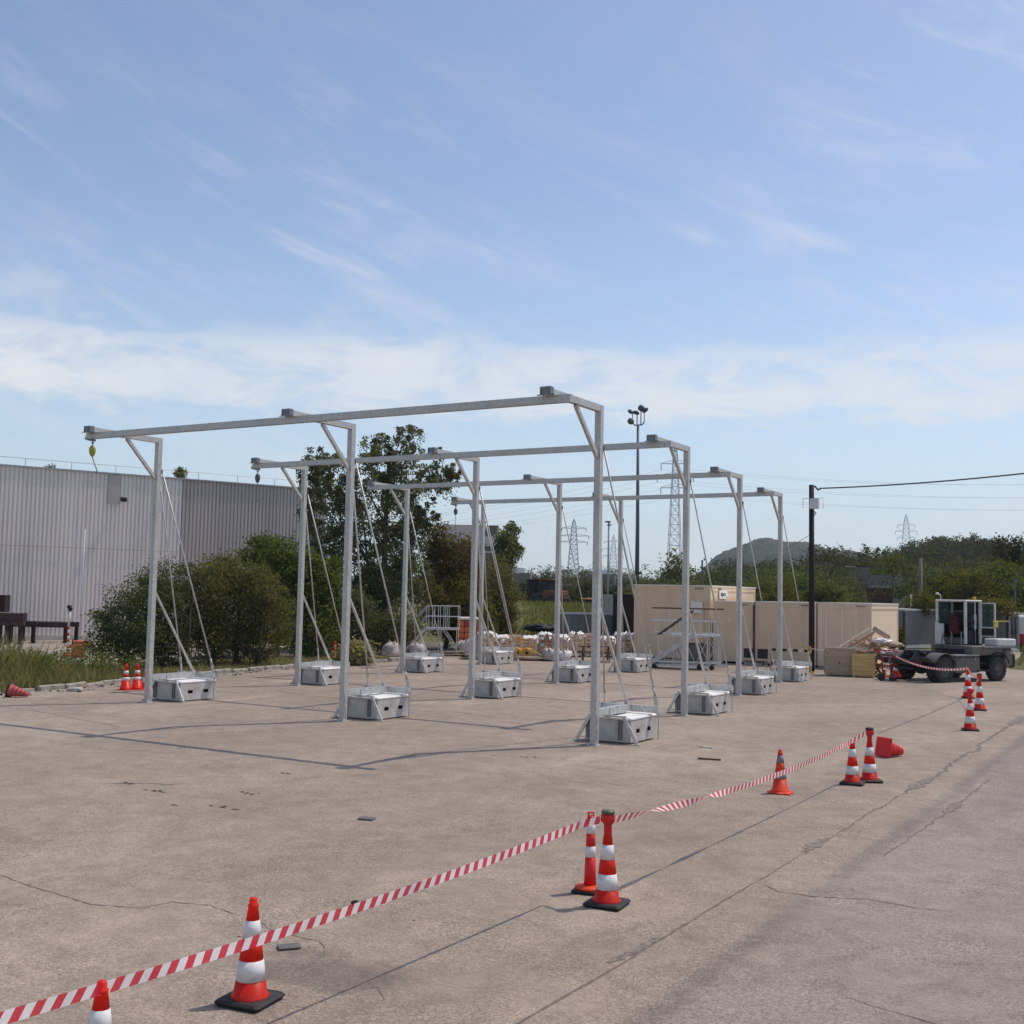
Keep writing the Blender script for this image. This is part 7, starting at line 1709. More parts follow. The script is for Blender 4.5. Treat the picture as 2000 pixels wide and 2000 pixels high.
WB = {('woodland', 1): [(-57.661, 151.18, 3.83, 3.63, 3.42), (-54.08, 143.472, 2.6, 4.47, 4.32), (-65.715, 176.416, 4.62, 3.86, 3.59), (-54.795, 148.869, 3.51, 3.34, 4.5), (-65.431, 179.918, 4.63, 4.28, 3.47), (-55.957, 155.745, 3.71, 4.17, 4.4), (-64.889, 182.829, 5.65, 3.97, 4.14), (-57.993, 165.427, 5.77, 3.76, 3.33), (-64.366, 185.902, 5.22, 3.88, 3.62), (-63.233, 184.932, 5.05, 4.41, 4.39), (-56.115, 166.201, 5.3, 3.96, 3.8), (-49.988, 149.954, 5.47, 4.3, 3.26), (-47.615, 144.682, 4.36, 3.45, 3.95), (-53.625, 165.07, 5.92, 4.6, 3.47), (-52.101, 162.491, 6.0, 4.01, 3.59), (-50.622, 159.973, 4.92, 3.51, 3.98), (-58.186, 186.343, 7.29, 3.1, 3.52), (-55.429, 179.913, 6.25, 3.38, 3.66), (-46.202, 152.011, 5.08, 3.07, 4.18), (-55.941, 186.591, 5.56, 4.18, 4.54), (-42.791, 144.716, 5.43, 4.55, 4.29), (-47.734, 163.704, 5.64, 3.99, 4.35), (-45.501, 158.259, 7.57, 3.71, 3.39), (-46.109, 162.673, 7.25, 3.53, 3.21), (-40.966, 146.624, 7.31, 4.25, 3.71), (-43.677, 158.613, 7.81, 4.57, 3.79), (-42.005, 154.798, 7.85, 3.09, 3.44), (-45.7, 170.935, 8.45, 3.79, 3.55), (-44.834, 170.23, 7.09, 4.24, 3.77), (-47.147, 181.751, 8.33, 3.66, 3.25), (-44.602, 174.596, 6.36, 4.33, 3.9), (-44.003, 174.946, 7.43, 3.33, 3.52), (-42.464, 171.497, 6.94, 4.48, 3.99), (-43.875, 180.029, 5.62, 4.05, 4.31), (-43.916, 183.119, 6.63, 3.34, 4.42), (-46.506, 197.099, 6.72, 4.05, 4.32), (-44.967, 193.739, 6.28, 4.05, 4.16), (-45.054, 197.376, 5.54, 3.12, 4.56), (-42.497, 189.345, 7.88, 4.44, 3.38), (-41.801, 189.461, 7.41, 3.27, 4.09), (-41.67, 192.168, 7.2, 3.35, 3.2), (-35.933, 168.647, 5.84, 3.19, 4.33), (-41.172, 196.707, 8.34, 4.41, 3.48), (-36.829, 179.165, 6.91, 4.24, 3.86), (-34.883, 172.835, 7.77, 3.05, 4.03), (-33.9, 171.116, 7.27, 3.97, 3.39), (-32.085, 165.039, 7.21, 3.84, 3.21), (-35.948, 188.487, 7.33, 3.14, 3.96), (-31.083, 166.176, 6.78, 3.5, 3.53), (-31.446, 171.473, 6.81, 3.15, 3.36), (-32.029, 178.192, 6.68, 3.82, 3.81), (-33.456, 189.969, 6.65, 3.11, 4.43), (-27.163, 157.467, 6.46, 4.34, 3.79), (-31.628, 187.265, 8.16, 4.4, 3.45), (-25.682, 155.357, 5.88, 3.54, 3.96), (-31.166, 192.7, 7.28, 3.01, 3.64), (-27.692, 175.071, 6.62, 4.14, 3.88), (-23.5, 151.978, 6.16, 4.36, 3.7), (-28.137, 186.22, 6.16, 4.0, 4.15), (-26.349, 178.543, 7.08, 4.46, 3.85), (-27.889, 193.572, 7.34, 4.39, 4.3), (-25.149, 178.891, 6.6, 3.23, 4.28), (-22.835, 166.551, 6.69, 3.21, 3.32), (-20.823, 155.812, 5.02, 3.28, 4.46), (-21.766, 167.189, 6.04, 3.56, 4.07), (-19.449, 153.446, 6.21, 4.5, 3.45), (-22.364, 181.339, 7.57, 3.48, 3.23), (-17.979, 149.931, 4.6, 4.33, 4.32), (-22.031, 189.083, 6.24, 3.25, 4.02), (-19.645, 173.654, 5.98, 4.5, 4.26), (-21.648, 197.239, 7.68, 4.04, 4.15), (-19.811, 186.209, 7.02, 4.33, 3.62), (-20.13, 195.357, 6.94, 3.96, 4.46), (-18.373, 184.266, 7.37, 3.37, 3.66), (-17.398, 180.503, 6.23, 4.44, 3.76), (-15.758, 169.301, 6.06, 3.45, 3.78), (-13.472, 150.056, 5.7, 3.86, 4.17), (-15.574, 180.066, 6.8, 4.52, 4.07), (-45.936, 120.439, 3.68, 3.57, 3.79), (-51.902, 138.6, 4.31, 2.91, 2.89), (-45.351, 123.376, 3.67, 3.53, 3.69), (-49.017, 135.877, 4.69, 2.84, 3.1), (-49.615, 140.177, 4.47, 3.39, 3.48), (-45.485, 131.007, 3.27, 2.86, 3.32), (-41.559, 122.057, 4.32, 2.63, 3.12), (-40.546, 121.455, 4.37, 3.59, 3.09), (-45.795, 139.954, 3.74, 3.33, 3.46), (-45.438, 141.709, 3.63, 3.32, 3.36), (-42.657, 135.802, 3.76, 3.15, 3.3), (-37.887, 123.159, 3.68, 3.08, 2.87), (-37.259, 123.712, 3.37, 2.86, 3.19), (-40.165, 136.257, 3.7, 2.93, 3.19), (-37.571, 130.267, 4.97, 3.48, 2.82), (-40.454, 143.406, 4.49, 2.76, 3.65), (-38.709, 140.345, 4.62, 3.15, 3.28), (-44.546, 165.248, 4.22, 3.6, 3.51), (-46.845, 177.866, 5.22, 3.45, 3.63), (-42.303, 164.468, 4.92, 3.51, 3.11), (-44.627, 177.735, 5.02, 2.64, 3.43), (-43.45, 177.34, 4.67, 2.91, 3.7), (-40.386, 169.007, 4.18, 3.49, 3.69), (-40.655, 174.519, 4.89, 3.2, 3.33), (-38.517, 169.686, 5.79, 3.31, 3.3), (-38.456, 173.964, 6.05, 2.8, 2.87), (-38.587, 179.34, 4.64, 2.72, 3.78), (-36.191, 172.911, 5.94, 3.44, 3.42), (-33.56, 164.931, 4.66, 2.63, 3.28), (-24.945, 126.179, 3.83, 3.49, 3.55), (-27.408, 142.791, 4.55, 2.99, 3.4), (-23.041, 123.724, 3.69, 3.57, 3.55), (-26.042, 144.236, 4.44, 3.29, 3.59), (-24.571, 140.481, 4.83, 2.77, 2.82), (-24.567, 145.11, 3.65, 2.88, 3.56), (-21.84, 133.402, 4.12, 3.44, 3.12), (-21.951, 138.778, 5.02, 3.11, 2.83), (-19.859, 130.082, 4.62, 3.51, 2.93), (-20.963, 142.422, 5.24, 3.59, 2.97), (-17.866, 126.043, 4.11, 3.53, 3.47), (-19.893, 145.914, 4.65, 2.71, 3.14), (-17.71, 135.236, 3.83, 2.77, 3.04), (-18.206, 144.942, 5.18, 3.57, 3.1), (-16.622, 138.185, 4.48, 3.51, 2.88), (-16.7, 145.213, 5.36, 3.32, 2.83), (-15.728, 143.306, 5.29, 2.81, 2.83), (-13.839, 132.389, 4.25, 3.58, 3.41), (-13.257, 133.45, 3.85, 2.77, 3.01), (-13.961, 148.246, 3.59, 3.28, 3.78), (-11.214, 125.939, 3.36, 3.3, 3.47)], ('woodland', 2): [(-43.674, 113.767, 3.36, 3.3, 3.47), (-37.814, 100.186, 3.36, 3.3, 3.47), (-37.913, 102.185, 3.36, 3.3, 3.47), (-36.915, 101.235, 3.36, 3.3, 3.47), (-38.648, 107.861, 3.36, 3.3, 3.47), (-38.491, 109.346, 3.36, 3.3, 3.47), (-37.845, 109.455, 3.36, 3.3, 3.47), (-36.088, 106.284, 3.36, 3.3, 3.47), (-37.91, 113.722, 3.36, 3.3, 3.47), (-37.869, 115.73, 3.36, 3.3, 3.47), (-36.74, 114.416, 3.36, 3.3, 3.47), (-31.778, 100.87, 3.36, 3.3, 3.47), (-31.903, 103.242, 3.36, 3.3, 3.47), (-31.721, 104.685, 3.36, 3.3, 3.47), (-31.257, 105.221, 3.36, 3.3, 3.47), (-32.559, 111.833, 3.36, 3.3, 3.47), (-29.869, 104.714, 3.36, 3.3, 3.47), (-31.616, 113.16, 3.36, 3.3, 3.47), (-29.524, 107.916, 3.36, 3.3, 3.47), (-45.505, 169.926, 3.24, 2.39, 2.68), (-42.834, 163.457, 4.42, 2.39, 3.06), (-44.481, 173.528, 4.17, 2.24, 2.64), (-41.697, 166.353, 4.56, 2.58, 2.77), (-40.99, 167.301, 4.37, 2.23, 3.03), (-40.011, 167.135, 4.57, 2.5, 2.85), (-39.329, 168.206, 3.36, 2.73, 2.54), (-38.811, 170.028, 4.18, 2.92, 2.42), (-38.528, 172.965, 4.96, 2.24, 2.55), (-36.537, 168.169, 4.56, 2.83, 2.54), (-36.358, 171.652, 3.69, 3.16, 3.15), (-34.502, 167.168, 4.03, 2.74, 2.69), (-24.091, 119.856, 4.03, 2.74, 2.69), (-20.916, 106.912, 4.03, 2.74, 2.69), (-21.392, 112.406, 4.03, 2.74, 2.69), (-19.537, 105.596, 4.03, 2.74, 2.69), (-21.7, 120.727, 4.03, 2.74, 2.69), (-20.098, 115.173, 4.03, 2.74, 2.69), (-20.824, 123.005, 4.03, 2.74, 2.69), (-17.469, 106.441, 4.03, 2.74, 2.69), (-18.717, 117.744, 4.03, 2.74, 2.69), (-17.781, 115.578, 4.03, 2.74, 2.69), (-15.6, 104.875, 4.03, 2.74, 2.69), (-17.266, 120.167, 4.03, 2.74, 2.69), (-16.821, 121.323, 4.03, 2.74, 2.69), (-14.122, 105.671, 4.03, 2.74, 2.69), (-15.802, 122.822, 4.03, 2.74, 2.69), (-14.818, 119.786, 4.03, 2.74, 2.69), (-13.811, 116.274, 4.03, 2.74, 2.69), (-13.111, 115.132, 4.03, 2.74, 2.69), (-11.948, 109.614, 4.03, 2.74, 2.69), (-10.997, 105.574, 4.03, 2.74, 2.69), (-11.32, 113.948, 4.03, 2.74, 2.69), (-11.513, 121.776, 4.03, 2.74, 2.69), (-9.763, 108.745, 4.03, 2.74, 2.69), (-46.732, 101.275, 2.54, 2.35, 2.57), (-52.117, 114.806, 3.37, 2.13, 1.9), (-46.288, 103.663, 2.8, 2.48, 1.95), (-44.296, 100.871, 2.7, 2.14, 2.54), (-41.595, 96.326, 2.26, 2.56, 2.47), (-39.886, 93.952, 2.09, 2.54, 2.6), (-36.729, 88.014, 2.78, 2.03, 2.26), (-41.68, 101.627, 2.9, 2.31, 2.37), (-43.756, 108.577, 2.76, 2.24, 2.38), (-35.802, 90.427, 2.88, 1.91, 1.97), (-44.099, 113.397, 3.24, 2.07, 2.09), (-41.226, 107.949, 3.41, 2.31, 1.95)], ('hill_woodland', 3): [(-36.477, 304.102, 13.24, 5.06, 3.75), (-59.46, 324.96, 15.67, 5.31, 4.17), (-62.292, 318.968, 15.55, 5.63, 4.18), (-50.708, 318.799, 14.63, 4.48, 4.92), (-48.207, 325.474, 15.52, 4.83, 3.75), (-57.559, 306.651, 16.47, 4.79, 3.58), (-52.065, 307.303, 14.53, 4.79, 4.75), (-42.262, 310.276, 13.8, 6.09, 3.52), (-70.559, 332.387, 15.71, 6.17, 3.2), (-48.156, 318.614, 17.36, 4.56, 3.64), (-37.225, 313.536, 13.64, 5.83, 3.72), (-69.102, 324.349, 13.27, 4.24, 3.3), (-73.829, 331.62, 10.3, 5.39, 4.95), (-57.04, 308.753, 16.43, 5.71, 3.2), (-59.315, 325.004, 16.22, 6.34, 3.98), (-44.741, 312.51, 15.37, 4.22, 3.9), (-58.875, 295.279, 14.65, 5.14, 4.53), (-46.601, 332.085, 15.7, 4.79, 4.41), (-39.706, 313.33, 13.39, 6.3, 4.79), (-38.861, 330.958, 13.65, 5.78, 3.98), (-47.954, 331.693, 15.1, 6.31, 3.71), (-55.01, 296.359, 15.09, 6.19, 4.33), (-45.699, 306.13, 15.78, 6.19, 3.84), (-54.941, 311.914, 16.2, 6.11, 3.42), (-38.486, 297.995, 12.96, 5.17, 4.54), (-57.529, 300.181, 13.38, 4.9, 3.68), (-46.172, 319.245, 13.64, 5.93, 4.62), (-39.655, 334.811, 10.04, 5.85, 3.83), (-54.332, 325.727, 16.27, 5.86, 4.4), (-62.036, 318.884, 12.55, 4.47, 4.36), (-59.898, 294.68, 11.78, 4.76, 3.28), (-43.945, 327.922, 14.62, 4.39, 4.67), (-42.252, 320.199, 15.43, 4.16, 3.99), (-46.446, 322.199, 15.8, 4.56, 4.64), (-68.52, 317.246, 13.78, 4.48, 4.63), (-58.486, 294.817, 15.18, 5.21, 3.83), (-50.973, 319.045, 15.77, 4.85, 4.34), (-63.638, 303.449, 10.11, 4.24, 4.75), (-59.854, 322.922, 16.7, 4.52, 3.65), (-52.523, 311.092, 15.23, 4.18, 4.73), (-50.586, 331.04, 15.75, 6.06, 4.47), (-57.513, 327.742, 16.35, 6.29, 3.39), (-62.136, 300.435, 10.82, 5.32, 4.74), (-57.828, 317.397, 16.61, 4.62, 4.35), (-56.848, 294.867, 14.07, 6.2, 3.72), (-40.543, 329.984, 12.97, 4.39, 4.6), (-40.981, 335.992, 14.02, 5.36, 4.37), (-47.288, 303.907, 14.6, 6.21, 4.17), (-65.65, 305.27, 11.98, 4.23, 4.15), (-62.758, 327.121, 16.67, 5.92, 3.54), (-43.173, 320.387, 15.35, 4.02, 3.92), (-47.577, 302.791, 11.92, 5.23, 4.79), (-59.637, 322.885, 16.29, 6.41, 3.5), (-43.336, 310.341, 11.46, 4.08, 3.58), (-45.22, 315.383, 15.55, 4.43, 3.86), (-54.574, 328.312, 17.46, 5.12, 3.79), (-40.382, 325.115, 14.84, 5.21, 3.67), (-67.199, 319.303, 11.13, 5.87, 4.82), (-39.278, 317.726, 9.71, 4.21, 3.87), (-52.077, 319.854, 17.04, 5.53, 3.49), (-50.52, 302.852, 15.25, 4.8, 4.33), (-53.943, 301.937, 16.35, 5.17, 4.41), (-57.838, 305.452, 13.72, 4.09, 4.41), (-71.138, 327.969, 12.97, 4.48, 4.68), (-68.489, 312.311, 13.79, 5.93, 3.43), (-69.906, 321.705, 10.96, 5.05, 3.87), (-56.994, 309.469, 15.6, 4.32, 4.05), (-38.281, 328.444, 12.49, 5.8, 4.87), (-53.815, 309.853, 17.5, 5.92, 3.47), (-48.949, 316.794, 16.62, 5.93, 3.31), (-49.218, 329.425, 14.54, 4.7, 4.54), (-35.037, 298.057, 12.1, 5.02, 4.1), (-39.254, 334.671, 12.81, 5.02, 4.65), (-43.743, 319.246, 15.39, 6.3, 4.68), (-41.275, 322.745, 14.45, 5.79, 4.87), (-60.092, 294.824, 12.07, 4.85, 3.66), (-53.552, 297.609, 15.92, 4.66, 3.38), (-47.953, 300.169, 15.1, 6.15, 3.7), (-38.068, 302.571, 11.66, 5.3, 4.01), (-38.792, 304.097, 12.24, 6.13, 4.13), (-58.934, 308.417, 16.02, 5.1, 4.13), (-50.173, 330.595, 15.25, 5.75, 3.73), (-48.619, 324.063, 15.57, 5.33, 4.56), (-57.152, 307.785, 16.11, 5.55, 3.87), (-40.782, 311.226, 13.97, 5.5, 4.98), (-38.142, 314.555, 11.26, 5.12, 4.37), (-53.347, 319.076, 13.74, 6.23, 4.62), (-46.925, 332.216, 14.24, 4.64, 4.9), (-59.74, 298.122, 14.0, 4.64, 4.29), (-63.84, 309.393, 14.66, 4.92, 4.9), (-67.118, 313.284, 13.31, 4.87, 3.85), (-58.046, 317.008, 17.51, 5.39, 4.04), (-55.649, 319.562, 17.04, 5.64, 3.94), (-39.497, 302.721, 14.65, 5.36, 3.74), (-50.492, 328.866, 16.43, 6.33, 3.61), (-36.538, 315.447, 11.7, 5.58, 3.43), (-65.751, 299.227, 12.01, 5.99, 3.48), (-49.947, 332.271, 16.99, 5.73, 4.86), (-44.231, 331.371, 13.97, 4.75, 3.99), (-46.739, 325.907, 16.67, 4.51, 3.51), (-69.342, 322.208, 14.53, 4.34, 3.45), (-35.009, 300.824, 11.61, 5.44, 4.78), (-65.387, 320.72, 14.83, 5.17, 3.47), (-39.972, 317.504, 12.27, 6.46, 4.27), (-38.707, 323.882, 13.68, 6.48, 4.4), (-45.219, 330.448, 16.15, 4.9, 4.47), (-45.434, 298.975, 11.86, 5.39, 4.62), (-66.71, 309.505, 12.82, 5.26, 4.2), (-41.567, 316.899, 13.11, 5.69, 4.24), (-54.88, 306.551, 16.77, 6.16, 3.84), (-44.622, 307.641, 15.01, 5.05, 3.86), (-41.78, 326.607, 15.44, 4.66, 3.64), (-44.647, 314.711, 15.61, 5.8, 4.39), (-40.635, 300.341, 14.45, 5.2, 3.46), (-48.9, 305.293, 15.7, 4.41, 4.63), (-62.188, 304.381, 13.03, 5.89, 3.67), (-61.74, 325.535, 13.73, 6.17, 4.93), (-65.872, 308.765, 13.11, 5.14, 3.72), (-40.39, 313.177, 14.04, 5.11, 4.33), (-43.454, 316.342, 15.72, 6.25, 3.73), (-55.501, 302.656, 16.45, 5.83, 3.55), (-52.871, 312.886, 15.0, 6.46, 4.09), (-41.392, 306.598, 14.67, 4.38, 4.34), (-52.097, 316.829, 16.74, 5.56, 3.83), (-46.982, 312.356, 14.04, 4.77, 4.57), (-44.887, 336.573, 14.86, 4.16, 3.97), (-61.484, 300.496, 11.48, 4.31, 4.63), (-44.124, 335.813, 15.86, 5.89, 3.58), (-46.21, 319.644, 15.82, 4.83, 4.71), (-39.986, 313.331, 11.12, 4.34, 4.67), (-61.321, 298.577, 13.92, 4.65, 3.91), (-43.867, 304.65, 15.43, 4.79, 3.32), (-62.909, 323.805, 15.81, 6.25, 3.26), (-61.217, 319.584, 14.53, 4.9, 4.96), (-65.718, 331.949, 16.78, 6.35, 3.98), (-57.871, 312.132, 14.08, 5.84, 4.68), (-50.389, 327.826, 15.51, 4.32, 4.69), (-50.701, 308.967, 13.59, 4.32, 4.29), (-61.193, 308.452, 15.09, 4.58, 3.34), (-60.324, 327.591, 18.03, 4.61, 3.68), (-66.001, 317.481, 15.79, 6.05, 3.22), (-62.398, 297.284, 13.43, 5.97, 3.35), (-43.703, 305.243, 15.72, 6.03, 3.87), (-39.862, 325.319, 13.71, 5.41, 4.03), (-51.367, 319.092, 15.16, 4.45, 5.0), (-47.518, 321.775, 17.36, 5.17, 3.22), (-64.5, 325.765, 16.73, 5.22, 3.51), (-64.113, 295.757, 11.03, 5.78, 3.63), (-53.069, 318.706, 16.65, 5.07, 4.56), (-47.358, 315.455, 15.58, 5.6, 4.62), (-40.779, 318.594, 13.95, 5.66, 4.42), (-56.084, 323.049, 17.56, 4.54, 3.91), (-58.66, 324.72, 16.96, 4.25, 3.86), (-43.506, 336.996, 15.74, 4.14, 3.81), (-56.359, 331.012, 15.94, 6.43, 4.52), (-41.503, 329.797, 14.08, 6.46, 4.43), (-43.756, 317.156, 13.58, 6.37, 4.82), (-47.104, 316.206, 13.11, 5.04, 3.9), (-38.997, 324.314, 13.37, 4.25, 4.01), (-61.299, 333.143, 15.79, 5.72, 3.86), (-55.091, 331.156, 14.67, 4.91, 3.97), (-42.531, 305.011, 14.61, 5.69, 4.71), (-36.965, 319.015, 8.53, 5.98, 4.76), (-49.682, 301.225, 12.73, 6.07, 3.37), (-44.743, 308.435, 15.26, 5.28, 4.06), (-63.342, 334.012, 14.78, 5.39, 4.93), (-61.747, 294.586, 13.75, 6.46, 3.43), (-54.542, 329.769, 16.18, 4.76, 3.72), (-59.031, 296.349, 13.12, 4.54, 4.21), (-54.151, 323.287, 16.43, 4.61, 3.61)], ('far_woodland', 4): [(-202.464, 334.898, 5.91, 6.39, 4.86), (-190.849, 317.931, 5.0, 6.2, 6.39), (-186.433, 312.79, 5.77, 6.25, 5.24), (-181.166, 306.129, 6.79, 6.55, 5.27), (-197.24, 335.683, 6.13, 6.71, 6.02), (-174.519, 299.155, 4.61, 4.61, 5.61), (-192.761, 332.816, 6.27, 5.23, 4.88), (-170.846, 297.119, 4.16, 5.98, 5.95), (-180.61, 316.387, 5.53, 6.86, 6.34), (-188.312, 332.29, 6.81, 6.72, 4.81), (-172.778, 307.118, 4.94, 6.19, 5.91), (-185.298, 331.797, 6.61, 4.79, 5.93), (-189.533, 341.889, 6.42, 5.3, 6.11), (-165.466, 300.69, 7.08, 5.94, 5.2), (-183.687, 336.287, 9.1, 6.83, 4.7), (-173.897, 320.744, 8.16, 5.44, 5.27), (-187.764, 348.918, 7.8, 4.82, 6.16), (-185.851, 347.964, 6.95, 5.79, 6.2), (-169.682, 320.093, 7.82, 5.58, 4.61), (-162.6, 309.062, 7.3, 4.66, 5.16), (-177.999, 340.911, 7.1, 4.81, 4.91), (-179.839, 347.071, 7.49, 5.29, 4.45), (-177.796, 345.763, 7.68, 6.14, 6.31), (-158.005, 309.646, 8.55, 5.92, 4.21), (-165.082, 326.022, 6.88, 5.58, 5.85), (-169.109, 336.572, 8.56, 6.54, 4.36), (-152.809, 306.505, 6.81, 4.94, 6.24), (-172.719, 349.158, 6.56, 5.48, 6.13), (-174.215, 354.957, 7.27, 6.61, 5.71), (-144.855, 297.472, 7.01, 5.15, 5.32), (-160.693, 332.62, 5.27, 5.15, 6.44), (-147.235, 307.196, 5.76, 5.29, 5.41), (-160.261, 337.052, 8.04, 5.95, 5.65), (-148.544, 314.927, 8.0, 6.01, 4.65), (-145.092, 310.096, 6.87, 5.93, 5.17), (-150.227, 323.678, 7.04, 5.05, 5.53), (-149.711, 325.201, 6.9, 6.54, 5.37), (-147.104, 322.16, 5.63, 5.84, 4.38), (-149.973, 331.148, 6.12, 6.61, 5.95), (-137.371, 305.834, 6.32, 6.18, 5.26), (-143.167, 321.389, 5.82, 4.85, 5.17), (-149.398, 338.181, 4.67, 6.03, 5.44), (-133.498, 304.727, 4.77, 5.91, 5.66), (-140.226, 322.786, 3.85, 6.27, 5.8), (-157.629, 365.925, 4.08, 4.82, 6.25), (-144.21, 337.628, 6.35, 4.55, 4.17), (-150.424, 355.193, 5.39, 6.96, 6.37), (-142.409, 339.164, 5.38, 5.99, 5.35), (-148.647, 357.085, 4.95, 5.34, 5.04), (-136.357, 330.413, 7.32, 4.9, 4.45), (-144.675, 353.635, 5.83, 5.99, 6.44), (-134.762, 332.302, 4.66, 5.13, 4.89), (-126.813, 315.467, 5.46, 5.52, 5.94), (-139.11, 349.136, 7.67, 4.66, 4.19), (-129.716, 328.469, 6.31, 4.5, 4.26), (-137.273, 350.73, 6.05, 4.61, 6.03), (-121.242, 312.571, 3.84, 4.63, 6.15), (-130.273, 338.908, 5.5, 5.03, 6.05), (-127.851, 335.649, 6.33, 5.3, 4.45), (-124.161, 328.959, 5.7, 6.35, 6.06), (-134.599, 359.912, 6.62, 5.35, 6.36), (-125.886, 339.747, 6.26, 4.63, 5.94), (-135.044, 223.379, 3.8, 4.21, 3.8), (-130.677, 218.577, 3.31, 4.15, 4.01), (-123.054, 208.146, 2.38, 4.3, 4.07), (-138.3, 236.584, 4.07, 3.94, 4.03), (-131.992, 228.365, 2.6, 4.17, 4.11), (-135.02, 236.279, 2.51, 3.98, 4.52), (-125.62, 222.361, 4.38, 3.61, 3.58), (-125.536, 224.787, 3.2, 4.34, 4.6), (-126.414, 228.996, 3.19, 3.95, 3.78), (-137.807, 252.56, 3.65, 3.83, 4.04), (-138.548, 256.912, 4.97, 4.78, 3.67), (-137.07, 257.184, 3.91, 3.69, 3.91), (-120.024, 227.89, 2.57, 4.68, 4.77), (-113.288, 217.683, 3.33, 4.66, 3.79), (-131.07, 254.895, 4.15, 4.39, 4.25), (-121.136, 238.441, 3.16, 3.71, 3.89), (-133.467, 265.929, 4.03, 4.85, 3.84), (-112.118, 226.145, 3.1, 4.67, 4.27), (-103.461, 211.272, 2.57, 4.65, 4.82), (-102.869, 212.688, 2.89, 4.87, 4.6), (-117.745, 246.507, 4.32, 4.24, 4.13), (-113.104, 239.79, 3.13, 3.64, 4.72), (-110.11, 236.421, 4.24, 4.43, 3.99), (-99.809, 217.057, 2.49, 3.53, 4.88), (-111.563, 245.759, 3.98, 4.91, 4.37), (-94.456, 210.788, 3.08, 3.58, 3.92), (-109.161, 246.803, 3.05, 4.93, 4.73), (-97.016, 222.25, 2.97, 3.65, 4.56), (-102.812, 238.671, 3.39, 3.6, 4.24), (-101.918, 239.778, 3.76, 4.49, 4.97), (-109.172, 260.327, 3.05, 3.64, 4.46), (-103.52, 250.222, 4.08, 4.7, 4.12), (-89.21, 218.606, 3.3, 4.78, 4.06), (-102.304, 254.178, 3.93, 4.97, 4.97), (-85.249, 214.773, 3.06, 4.89, 4.27), (-85.878, 219.418, 3.26, 4.25, 4.01), (-84.272, 218.385, 3.81, 4.73, 4.21), (-95.03, 249.809, 3.37, 4.07, 4.64), (-87.457, 143.935, 3.41, 2.84, 2.02), (-80.182, 133.034, 1.81, 3.03, 2.24), (-92.857, 155.318, 2.81, 2.9, 2.61), (-64.963, 109.548, 1.97, 2.74, 2.8), (-68.41, 116.308, 2.41, 3.1, 2.14), (-88.218, 151.22, 2.19, 3.0, 2.27), (-80.752, 139.567, 2.65, 2.48, 2.65), (-65.592, 114.307, 1.86, 2.28, 2.65), (-80.867, 142.103, 2.85, 3.08, 2.52), (-80.426, 142.512, 2.9, 3.03, 2.56), (-72.306, 129.2, 3.06, 2.97, 2.18), (-83.618, 150.674, 2.43, 2.57, 2.36), (-68.418, 124.331, 2.21, 3.08, 2.45), (-71.015, 130.149, 2.31, 3.17, 2.15), (-75.474, 139.505, 2.08, 2.75, 2.19), (-64.372, 120.006, 2.3, 2.77, 2.06), (-61.675, 115.97, 2.48, 2.75, 2.35), (-66.52, 126.165, 2.44, 2.79, 2.63), (-68.325, 130.716, 2.54, 2.9, 2.29), (-78.873, 152.216, 3.31, 2.46, 2.46), (-60.241, 117.281, 2.76, 2.82, 2.45), (-74.446, 146.216, 1.77, 2.52, 2.73), (-79.542, 157.61, 2.3, 2.5, 2.05), (-76.829, 153.59, 2.98, 2.26, 2.58), (-74.097, 149.455, 2.23, 2.31, 2.57), (-61.591, 125.348, 2.49, 2.88, 2.28), (-64.124, 131.684, 1.78, 2.85, 2.67), (-55.648, 115.317, 2.1, 2.39, 2.26), (-70.735, 147.921, 2.23, 2.84, 2.4), (-67.323, 142.077, 2.54, 2.41, 2.3), (-64.136, 136.6, 2.93, 2.63, 2.55), (-52.93, 113.779, 2.19, 3.13, 2.72), (-55.473, 120.359, 1.81, 3.12, 2.51), (-57.208, 125.286, 2.44, 2.35, 2.44)]}
for nm, mt_, sd, per_, sz_ in (('woodland', 'leaf_wood', 1, 1100, .34), ('woodland', 'leaf_dark', 2, 1100, .30), ('hill_woodland', 'leaf_wood', 3, 520, .60), ('far_woodland', 'leaf_wood', 4, 480, .60)):
    wood(nm, WB[(nm, sd)], mt_, sd, per_, sz_)

